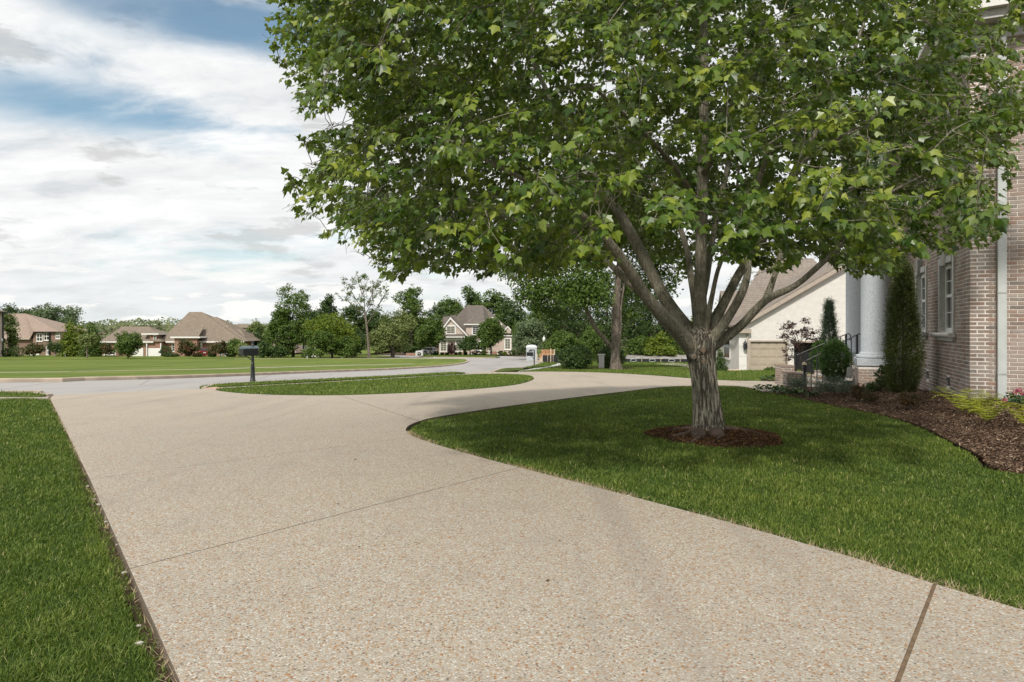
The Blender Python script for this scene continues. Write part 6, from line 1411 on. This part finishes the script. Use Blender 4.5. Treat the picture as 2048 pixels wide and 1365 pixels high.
tree(664, 112, 618, 50, 'leaf_yellow', 'wide yellow-green tree in the middle of the wood', 'round', clear=.10, dens=1.5, group=GT, seed=8)
tree(640, 108, 662, 34, 'leaf_mid', 'low green tree at the foot of the yellow-green one', 'round', clear=.04, dens=1.5, group=GT); tree(692, 110, 668, 26, 'leaf_mid', 'low green tree right of the yellow-green one', 'round', clear=.04, dens=1.4, group=GT)
tree(660, 145, 588, 24, 'leaf_dark', 'dark tree rising behind the yellow-green one', 'tall', clear=.1, dens=1.2, group=GT); tree(700, 142, 604, 34, 'leaf_dark', 'dark wide tree behind the half-bare tree', 'round', clear=.08, dens=1.5, group=GT); tree(622, 150, 606, 24, 'leaf_dark', 'dark tree between the tall tree and the yellow-green one', 'round', clear=.1, dens=1.2, group=GT)
tree(752, 146, 612, 34, 'leaf_dark', 'dark tree behind the pale willow-like tree', 'round', clear=.08, dens=1.5, group=GT); tree(710, 128, 650, 26, 'leaf_dark', 'shadowy low tree behind the half-bare trunk', 'round', clear=.03, dens=1.5, group=GT)
tree(785, 116, 615, 47, 'leaf_pale', 'pale green billowing tree with several trunks', 'round', clear=.14, dens=2.0, group=GT, trunk_r=.3, seed=21)
tree(822, 150, 564, 40, 'leaf_mid', 'tall dark green tree behind the pale billowing one', 'tall', clear=.08, dens=1.6, group=GT, seed=4); tree(870, 160, 596, 34, 'leaf_dark', 'dark tree left of the steep roof', 'round', clear=.08, dens=1.4, group=GT)
tree(905, 176, 584, 34, 'leaf_mid', 'tree above the left slope of the pale house', 'round', clear=.1, dens=1.3, group=GT); tree(942, 182, 570, 34, 'leaf_mid', 'tallest tree behind the steep roof of the pale house', 'tall', clear=.1, dens=1.3, group=GT); tree(985, 180, 578, 34, 'leaf_mid', 'tree behind the right slope of the pale house', 'round', clear=.1, dens=1.3, group=GT); tree(1022, 170, 590, 34, 'leaf_dark', 'tree right of the pale house roof', 'round', clear=.06, dens=1.4, group=GT); tree(1040, 165, 640, 36, 'leaf_mid', 'lower tree right of the pale house', 'round', clear=.03, dens=1.4, group=GT)
tree(848, 175, 640, 30, 'leaf_dark', 'dark low tree under the tall dark green tree', 'round', clear=.02, dens=1.4, group=GT); tree(812, 152, 655, 34, 'leaf_dark', 'shadowy tree behind the garden wall', 'round', clear=.02, dens=1.3, group=GT)
# trees in the garden of the pale house
tree(860, 137, 631, 29, 'leaf_mid', 'leafy young maple left of the pale house', 'round', clear=.2, dens=1.9, trunk_r=.16, barkm='bark_pale')
tree(982, 136, 629, 28, 'leaf_mid', 'leafy tree hiding the middle of the pale house', 'round', clear=.2, dens=2.0, trunk_r=.2, barkm='bark_pale')
tree(940, 137, 671, 22, 'leaf_dark', 'low spreading dark green tree before the pale house', 'round', clear=.25, dens=1.8, trunk_r=.14)
tree(1057, 100, 640, 38, 'leaf_silver', 'silvery young tree behind the portable toilet', 'round', clear=.14, dens=1.9, trunk_r=.1, barkm='bark_pale')
pbush(903, 138, 684, 709, 10, 'leaf_purple', 'upright purple-leaved shrub before the pale house', size=.2, n=150, shell=.3)
for u, d_, vt, hw, m_, lb in ((873, 139, 702, 5, 'leaf_dark', 'leftmost round dark bush at the pale house wall'), (884, 140, 705.5, 3.5, 'leaf_box', 'first small clipped bush left of the purple shrub'), (894, 140, 705.5, 3.5, 'leaf_box', 'second small clipped bush left of the purple shrub'), (912, 140, 705, 3, 'leaf_box', 'small clipped bush just right of the purple shrub'), (920, 140, 703.5, 3.5, 'leaf_box', 'clipped bush right of the lower right window'), (931, 140, 703, 4, 'leaf_dark', 'dark round bush by the spreading tree trunk'), (952, 140, 701, 11, 'leaf_dark', 'wide clipped hedge before the middle of the pale house'), (968, 138, 701.5, 7, 'leaf_yellow', 'yellowish round bush left of the brick steps'), (1002, 138, 701.5, 5.5, 'leaf_yellow', 'yellowish round bush right of the brick steps'), (1010, 137, 703.5, 4.5, 'leaf_yellow', 'smaller yellowish bush under the right window'), (1024, 139, 700.5, 9, 'leaf_dark', 'dark rounded hedge at the right corner of the pale house'), (1042, 138, 699, 10, 'leaf_dark', 'dark hedge right of the pale house corner')):
    pbush(u, d_, vt, 711, hw, m_, lb, size=.22, n=60, per=12, stem=False)
for u, vt, hw, m_, lb in ((35, 694, 16, 'leaf_dark', 'round dark shrub before the brown brick house'), (13, 698, 9, 'leaf_dark', 'clipped dark hedge by the tan house at the left edge'), (332, 692, 13, 'leaf_dark', 'round clipped bush left of the arched entry'), (343, 707, 14, 'leaf_dark', 'low hedge left of the arched entry'), (425, 706, 9, 'leaf_dark', 'low hedge right of the red SUV'), (462, 706, 10, 'leaf_dark', 'low hedge at the right end of the red brick house'), (395, 706, 9, 'leaf_crape', 'low reddish planting below the arched entry')):
    pbush(u, 119, vt, 714, hw, m_, lb, size=.2, n=90, per=13, stem=False)
# the tree with the pale trunk across the driveway loop
SD2 = 50.0; k2 = px2m(SD2)
t2 = empty('shade_tree', (rx(1232, SD2), SD2, rz(740, SD2)), 'shade tree with straight pale trunk across the driveway loop', 'tree')
m_ = mb(); tp = lambda u, v, dd=0: P(u, v, SD2+dd)
bark_tube([tp(1233,745), tp(1232,735), tp(1231,722), tp(1231,690), tp(1231,650), tp(1232,610), tp(1236,570), tp(1240,500), tp(1240,420)], [15*k2, 12.5*k2, 9.8*k2, 8.4*k2, 8*k2, 7.4*k2, 6.5*k2, 4.5*k2, 2*k2], 16, 'trunk', M['bark_pale'], t2, .06, 0, 4)
bark_tube([tp(1228,700), tp(1210,680,-.2), tp(1190,655,-.4), tp(1178,630,-.5), tp(1168,600,-.7), tp(1162,570,-1)], [5*k2, 4.6*k2, 4.2*k2, 3.8*k2, 3*k2, 1.5*k2], 10, 'limb', M['bark_pale'], t2, .05, 0, 5)
bark_tube([tp(1170,607,-.7), tp(1152,608,-.8), tp(1138,600,-1), tp(1115,588,-1.3)], [2.6*k2, 2.2*k2, 1.8*k2, 1*k2], 8, 'limb', M['bark_pale'], t2, .05, 0, 6)
bark_tube([tp(1236,690), tp(1240,650,.1), tp(1240,620,.2), tp(1250,560,.5)], [4*k2, 4*k2, 3.5*k2, 2*k2], 8, 'limb', M['bark_pale'], t2, .05, 0, 7)
lob = []
for (u, v, r_, dd) in [(1180,470,80,0),(1100,500,70,1),(1040,540,45,0),(1240,430,90,0),(1310,500,60,1),(1180,560,45,-2),(1110,570,45,-1),(1060,590,38,0),(1200,590,28,-3),(1270,560,45,2),(1150,600,26,-2),(1250,620,36,3),(1120,620,32,2),(1300,440,70,0),(1220,380,80,0),(1330,560,40,2),(1085,610,28,1),(1170,590,30,-2.5)]:
    p = P(u, v, SD2+dd); lob.append((p.x, p.y, p.z, r_*k2, r_*k2, r_*k2*.75))
crown(t2, lob, M['leaf_mid'], 2700, 16, 0.75, .25, .8, .4)
# the wood behind, right of the middle
GW = 'trees of the wood on the right'
for u, d_, vt, hw, m_, lb, cl in ((1095, 112, 535, 50, 'leaf_mid', 'tall tree behind the street lamp', .02), (1135, 108, 545, 46, 'leaf_dark', 'dark tree right of the street lamp', .02), (1172, 104, 525, 52, 'leaf_dark', 'dark tree behind the big round shrub', .02), (1215, 98, 520, 52, 'leaf_dark', 'dark tree behind the pale trunk', .02), (1262, 94, 535, 48, 'leaf_dark', 'dark tree just right of the pale trunk', .02), (1300, 98, 570, 42, 'leaf_dark', 'tree behind the left end of the gravel heap', .02), (1340, 100, 615, 36, 'leaf_mid', 'tree behind the middle of the gravel heap', .02), (1385, 104, 625, 36, 'leaf_yellow', 'lighter tree behind the maple trunk', .02), (1425, 108, 622, 30, 'leaf_yellow', 'yellow-green tree left of the white house', .02), (1120, 92, 655, 34, 'leaf_mid', 'low bright tree behind the orange bricks', .02), (1320, 88, 665, 30, 'leaf_yellow', 'low light green thicket behind the gravel heap', .02), (1275, 90, 672, 26, 'leaf_mid', 'low green thicket right of the pale trunk', .02), (1365, 90, 668, 28, 'leaf_mid', 'low green thicket near the maple trunk', .02), (1180, 86, 650, 30, 'leaf_mid', 'low tree above the round dark shrub', .02)):
    tree(u, d_, vt, hw, m_, lb, 'round', clear=cl, dens=1.6, group=GW)
tree(1480, 130, 540, 60, 'leaf_mid', 'tall tree behind the roof of the white house', 'round', clear=.05, dens=1.0, group=GW)
pbush(1151, 51, 692, 739, 34, 'leaf_dark', 'large round dark shrub across the driveway loop', size=.13, n=520, per=15)
pbush(1222, 53.5, 691, 737, 27, 'leaf_dark', 'dark shrub behind the pale trunk', size=.13, n=380, per=15)
# half-bare tree with a pale trunk
hd = 113.0; kh = px2m(hd); hb = empty('bare_tree', (rx(736, hd), hd, float(T(hd))), 'half-bare tree with tall pale trunk at the edge of the wood', 'tree')
hp = lambda u, v, dd=0: P(u, v, hd+dd); m_ = mb()
m_.tube([hp(738,716), hp(737,690), hp(734,660), hp(732,640), hp(729,620)], [3.2*kh, 2.6*kh, 2.2*kh, 2.0*kh, 1.6*kh], 8)
tips = []
for (u0, v0, u1, v1) in [(730,630,712,600),(730,630,745,600),(729,620,724,575),(732,640,706,612),(712,600,694,590),(712,600,700,570),(724,590,716,562),(724,590,735,560),(745,600,752,572),(745,600,758,586),(735,615,748,565),(706,612,682,598),(733,650,756,612),(756,612,768,592),(756,612,775,580)]:
    a, b_ = hp(u0, v0), hp(u1, v1, random.uniform(-2, 2)); tips.append(b_); m_.tube([a, a.lerp(b_, .5)+Vector((random.uniform(-.3,.3), 0, .2)), b_], [1.0*kh, .7*kh, .3*kh], 5)
    for q in range(5):
        c_ = a.lerp(b_, random.uniform(.4, 1)); e_ = c_ + Vector((random.uniform(-1.2,1.2), random.uniform(-.8,.8), random.uniform(.2,1.8))); m_.tube([c_, e_], [.035, .012], 4); tips.append(e_)
m_.build('trunk', M['bark_pale'], hb, True)
crown(hb, [(t.x, t.y, t.z, .5, .5, .4) for t in tips], M['leaf_mid'], 330, 9, .5, .24, .7, .2)
# small hardwood trunks showing in the shade of the wood
# ---------------------------------------------------------------- planting by the white house and the porch
tree(1440, 43.5, 694, 14, 'leaf_dark', 'small dark evergreen at the corner of the white house', 'cone', dens=1.6, leaf=.11)
def jp(u, v, d_): return P(u, v, d_)
jt = empty('small_maple', (rx(1600, 25), 25, float(T(25))), 'small purple-leaved maple left of the porch railing', 'tree')
m_ = mb(); jt_t = []
m_.tube([jp(1604,748,25), jp(1603,720,25), jp(1600,700,25), jp(1598,680,25)], [.035, .03, .025, .018], 8)
for (u, v) in [(1570,655),(1580,650),(1612,642),(1625,662),(1590,665),(1568,672),(1630,680),(1575,700),(1580,715),(1605,660),(1615,672),(1596,690),(1584,684)]:
    b_ = jp(u, v, 25+random.uniform(-.5,.5)); a = jp(1600, 700+random.uniform(-15,10), 25); m_.tube([a, a.lerp(b_, .5)+Vector((0,0,.08)), b_], [.014, .010, .004], 5); jt_t.append(b_)
m_.build('trunk', M['bark_dark'], jt, True); crown(jt, [(t.x, t.y, t.z, .24, .22, .15) for t in jt_t], M['leaf_purple'], 260, 13, .13, .055, .6, .2)
def conifer(u, d_, vtop, vbot, hw, mat_, label, name='conifer', n=1500, size=.06, taper=1.0, col=0.25):
    """upright evergreen made of short rising sprays"""
    k = px2m(d_); x = (u-CX)*k; zb = CAMH-(vbot-HZ)*k; zt = CAMH-(vtop-HZ)*k; H = zt-zb; w_ = hw*k; o_ = empty(name, (x, d_, zb), label, 'shrub')
    q = rng.random(n)**.9; a = rng.uniform(0, 2*np.pi, n); prof = w_*np.minimum(1, (1-q)**taper*1.15 + .04) * (1-.35*np.exp(-q*9)) ; r = prof*np.sqrt(rng.uniform(.25, 1, n))*rng.uniform(.85, 1.12, n)*(1+.12*np.sin(a*3+q*9))
    st = np.column_stack([x+np.cos(a)*r, d_+np.sin(a)*r, zb+H*q*.96]); dirs = unit(np.column_stack([np.cos(a)*.7, np.sin(a)*.7, np.full(n, .9)]) + rng.normal(0, .35, (n, 3)))
    m = 9; i = np.repeat(np.arange(n), m); t = np.tile(np.linspace(0, 1, m), n); L = size*3.2*rng.uniform(.6, 1.3, n)
    c = st[i] + dirs[i]*(t*L[i])[:,None] + rng.normal(0, size*.35, (n*m, 3)); tn = unit(dirs[i] + rng.normal(0, .6, (n*m, 3))); s_ = size*rng.uniform(.5, 1, n*m)*(1.1-.5*t)
    sd_ = unit(np.cross(tn, rng.normal(0, 1, (n*m, 3))))*(s_*.22)[:,None]; V = np.stack([c-sd_, c+sd_, c+tn*s_[:,None]*1.5], 1).reshape(-1, 3)
    rr_ = np.clip(np.repeat(rng.random(n), m)*.6+rng.random(n*m)*.4, 0, 1)
    link('foliage', np_mesh('foliage', V-np.array(OFF[o_.name]), np.arange(3*n*m).reshape(-1, 3), M[mat_], False, np.repeat(rr_, 3)), None, o_)
    mb().tube([(x, d_, zb-.1), (x, d_, zb+H*.8)], [max(.03, w_*.09), .01], 8).build('trunk', M['bark_dark'], o_)
conifer(1806, 15.4, 522, 788, 31, 'leaf_juniper', 'tall narrow juniper against the brick wall by the porch', 'juniper', 4200, .055, .60)
conifer(1658, 26.5, 600, 745, 24, 'leaf_blue', 'pointed blue-green conifer before the white gable', 'conifer', 1700, .075, 1.2)
pbush(1671, 18.3, 680, 766, 29, 'leaf_box', 'clipped round-topped boxwood before the porch railing', name='boxwood', size=.030, n=1500, per=18, rc=.07, shell=.86, flat=1.0)
pbush(1640, 24, 682, 745, 18, 'leaf_box', 'clipped boxwood behind the porch railing', name='boxwood', size=.04, n=520, per=16, rc=.08, shell=.84, flat=1.0)
pbush(1772, 16.6, 728, 778, 20, 'leaf_dark', 'loose dark green shrub before the porch pedestal', size=.055, n=190, per=12, shell=.3)
pbush(1816, 12.6, 783, 812, 22, 'leaf_rust', 'low shrub with rusty tips in the mulch below the juniper', size=.03, n=170, per=14, shell=.4)
pbush(1716, 14.6, 768, 800, 17, 'leaf_rust', 'rusty brown shrub in the mulch left of the pedestal', size=.032, n=150, per=12, shell=.3)
pbush(1738, 14.0, 780, 806, 16, 'leaf_rust', 'sparse reddish-brown shrub in front of the rusty one', size=.03, n=130, per=11, shell=.2)
pbush(1745, 16.2, 762, 786, 16, 'leaf_dark', 'low dark shrub at the foot of the porch pedestal', size=.045, n=90, per=11, shell=.3)
pbush(1541, 44, 735, 745, 13, 'leaf_mid', 'green bush before the tan garage door', size=.1, n=70, per=12)
def tufty(u, d_, vt, vb, hw, mat_, label, n=420, name='lavender', cat='plant'):
    k = px2m(d_); x = (u-CX)*k; zb = CAMH-(vb-HZ)*k; H = (vb-vt)*k; w_ = hw*k; o_ = empty(name, (x, d_, zb), label, cat)
    p = unit(rng.normal(0, 1, (n, 3))); a = p*np.array([w_, w_*.7, 0])*np.sqrt(rng.random(n))[:,None]*.8 + np.array([x, d_, zb]); dirs = unit(a-np.array([x, d_, zb]) + np.array([0, 0, w_*1.3]) + rng.normal(0, w_*.25, (n, 3)))
    L = H*rng.uniform(.45, 1.05, n); tip = a + dirs*L[:,None]; m = 6; Vs = []
    i = np.repeat(np.arange(n), m); t = np.tile(np.linspace(.2, 1, m), n); c = a[i] + dirs[i]*(L[i]*t)[:,None]; tn = unit(dirs[i] + rng.normal(0, .55, (n*m, 3))); s_ = .05*rng.uniform(.5, 1.1, n*m); sd_ = unit(np.cross(tn, rng.normal(0, 1, (n*m, 3))))*.006
    V = np.stack([c-sd_, c+sd_, c+tn*s_[:,None]], 1).reshape(-1, 3); link('foliage', np_mesh('foliage', V-np.array(OFF[o_.name]), np.arange(len(V)).reshape(-1, 3), M[mat_], False, np.repeat(rng.random(n*m), 3)), None, o_)
tufty(1660, 16.4, 752, 787, 38, 'leaf_lavender', 'grey-green feathery clump before the boxwood', 700); tufty(1598, 17.2, 751, 778, 25, 'leaf_lavender', 'smaller grey-green feathery clump left of the boxwood', 420); tufty(1690, 15.8, 760, 788, 18, 'leaf_lavender', 'grey-green feathery tuft near the garden stake', 280)
def leafy(u, d_, v, hw, label, n=46, size=.11, mat_='leaf_hosta', name='hosta'):
    k = px2m(d_); x0 = (u-CX)*k; z0 = CAMH-(v-HZ)*k; o_ = empty(name, (x0, d_, z0), label, 'plant'); off = OFF[o_.name]
    for j in range(n):
        a = random.uniform(0, 6.28); r_ = hw*k*math.sqrt(random.random()); x, y = x0+math.cos(a)*r_, d_+math.sin(a)*r_*.6; z = max(bed_z(x, y) if x > 7.5 and y < 19.5 else float(T(y)), z0-.05) + random.uniform(.02, .16); s = size*random.uniform(.7, 1.25); b_ = random.uniform(0, 6.28); dx_, dy_ = math.cos(b_), math.sin(b_)
        ctr_ = Vector((x, y, z)); t_ = Vector((dx_, dy_, -.25)); sd_ = Vector((-dy_, dx_, 0)); m_ = MB()
        m_.add([ctr_, ctr_+t_*s*.3+sd_*s*.36+Vector((0,0,.02)), ctr_+t_*s*.75+sd_*s*.26, ctr_+t_*s*1.15-Vector((0,0,.02)), ctr_+t_*s*.75-sd_*s*.26, ctr_+t_*s*.3-sd_*s*.36+Vector((0,0,.02)), ctr_+t_*s*.5-Vector((0,0,.012))], [(0,1,6), (1,2,6), (2,3,6), (3,4,6), (4,5,6), (5,0,6)])
        lo = m_.build('leaf', M[mat_], o_); at = lo.data.attributes.new('rnd', 'FLOAT', 'POINT'); at.data.foreach_set('value', [random.random()]*7)
leafy(1535, 18.4, 777, 33, 'low dark leafy clump where the front walk meets the lawn', 60); leafy(1590, 16.7, 785, 26, 'low dark leafy clump at the corner of the mulch bed', 56); leafy(1562, 17.6, 780, 22, 'low dark leafy clump between lawn and feathery plants', 40); leafy(1620, 16.4, 789, 18, 'low leafy clump with yellowish leaves at the bed edge', 34)
leafy(1538, 24.5, 757, 20, 'low dark leafy clump across the front walk', 40, .12); leafy(1556, 24, 755, 12, 'low dark leafy clump beside the far brick pier', 24, .12)
# ferns: arching fronds with two rows of leaflets
def fern(u, d_, v, spread, nf, label, faces=None):
    k = px2m(d_); x0 = (u-CX)*k; z0 = bed_z(x0, d_); o_ = empty('fern', (x0, d_, z0), label, 'fern', 'yellow-green ferns in the mulch bed'); off = np.array(OFF[o_.name])
    for f_ in range(nf):
        a = (f_ + random.uniform(-.3, .3))/nf*2*math.pi; L = spread*random.uniform(.7, 1.15); n = 14; q = np.linspace(0, 1, n); rise = random.uniform(.50, .85)*L
        cx_ = x0+math.cos(a)*L*q; cy_ = d_+math.sin(a)*L*q; cz_ = z0+.03+rise*np.sin(q*2.1)*1.0 - .12*L*q**3; ctr_ = np.column_stack([cx_, cy_, cz_]); sd_ = np.array([-math.sin(a), math.cos(a), 0])
        Vs, Fs, Rs = [], [], []
        tg = np.gradient(ctr_, axis=0); tg = unit(tg)
        for i in range(1, n):
            w_ = L*.28*math.sin(math.pi*min(.97, .12+.86*q[i]))*(1-.55*q[i])*1.25; hw_ = L*.024
            for s_ in (-1, 1):
                t_ = unit(sd_*s_ + tg[i]*.35 + np.array([0, 0, -.12])); b0 = len(Vs); Vs += [ctr_[i]-tg[i]*hw_*.6, ctr_[i]+tg[i]*hw_*.6, ctr_[i]+t_*w_*.55+tg[i]*hw_*.7, ctr_[i]+t_*w_ , ctr_[i]+t_*w_*.55-tg[i]*hw_*.5]; Fs += [(b0, b0+1, b0+2), (b0, b0+2, b0+4), (b0+4, b0+2, b0+3)]; Rs += [random.random()*.6+.4*(f_ % 3)/2]*5
        for i in range(n-1):
            b0 = len(Vs); e_ = sd_*.004; Vs += [ctr_[i]-e_, ctr_[i]+e_, ctr_[i+1]+e_]; Fs.append((b0, b0+1, b0+2)); Rs += [.2]*3
        link('frond', np_mesh('frond', np.array(Vs)-off, np.array(Fs), M['leaf_fern'], False, np.array(Rs)), None, o_)
fern(1925, 11.4, 830, .62, 10, 'far left yellow-green fern at the corner of the brick house'); fern(1962, 10.9, 840, .46, 8, 'middle back yellow-green fern below the downspout'); fern(1975, 10.1, 850, .56, 9, 'middle front yellow-green fern in the mulch'); fern(2050, 9.3, 870, .52, 9, 'right-hand yellow-green fern cut by the picture edge'); fern(1945, 11.0, 838, .4, 7, 'low yellow-green fern between the far left and middle ones')
# hydrangea with pink heads
hy = empty('flowering_shrub', (px_(2035, 11.6), 11.6, .1), 'small shrub with pink flower heads at the foot of the brick wall', 'shrub'); hx, hyy = px_(2040, 11.6), 11.6
crown(hy, [(hx, hyy, .22, .22, .2, .16)], M['leaf_hosta'], 40, 8, .08, .08, .7, .4, 'foliage')
for (u, v) in ((2009, 801), (2012, 813), (2038, 781), (2044, 812), (2030, 785), (2046, 788)):
    p = P(u, v, 11.55); c = np.array(p) + unit(rng.normal(0, 1, (60, 3)))*.045*rng.uniform(.7, 1.05, (60, 1)); V, Fc = leaf_quads(c, .026, c-np.array(p), .6, .9); link('flower_head', np_mesh('flower_head', V-np.array(OFF[hy.name]), Fc, M['petal'], False, np.repeat(rng.random(60), 4)), None, hy)
# a few fallen leaves and twigs on the concrete
for k in range(14):
    x, y = random.uniform(-2.5, 1.6), random.uniform(3.3, 9.0)
    if x < lx0 + ld*(y-ly0) + .3: continue
    s = random.uniform(.008, .018); a = random.uniform(0, 6.28); m_ = MB(); m_.add([(x, y, float(T(y))+.004), (x+math.cos(a)*s*2, y+math.sin(a)*s*2, float(T(y))+.012), (x+math.cos(a)*s*1.2-math.sin(a)*s, y+math.sin(a)*s*1.2+math.cos(a)*s, float(T(y))+.006), (x+math.cos(a)*s*1.2+math.sin(a)*s*.8, y+math.sin(a)*s*1.2-math.cos(a)*s*.8, float(T(y))+.006)], [(0,3,1), (0,1,2)])
    tag(m_.build('fallen_leaf', M['dead_leaf'], None), 'small dry leaf lying on the driveway', 'leaf', 'fallen leaves on the driveway')
# far wooded rise
pts = []; hill_n = 26000
ux = rng.uniform(-260, 160, hill_n); uy = rng.uniform(300, 470, hill_n); hz_ = T(uy) + 4.0 + 3.0*np.sin(ux*.05+1)*np.sin(ux*.021) + rng.uniform(-3, 3.4, hill_n)*(.6+.4*np.sin(ux*.31)*np.sin(uy*.2))
c = np.column_stack([ux, uy, hz_]); V, Fc = leaf_quads(c, 1.5, np.tile([0., -.5, .8], (hill_n, 1)), 1.0)
tag(link('wooded_hill', np_mesh('wooded_hill', V, Fc, M['leaf_hill'], False, np.repeat(np.clip(.5+.5*np.sin(ux*.21)*np.cos(uy*.13)+rng.normal(0, .2, hill_n), 0, 1), 4))), 'hazy wooded rise beyond the roofs on the horizon', 'wood', None, 'stuff')
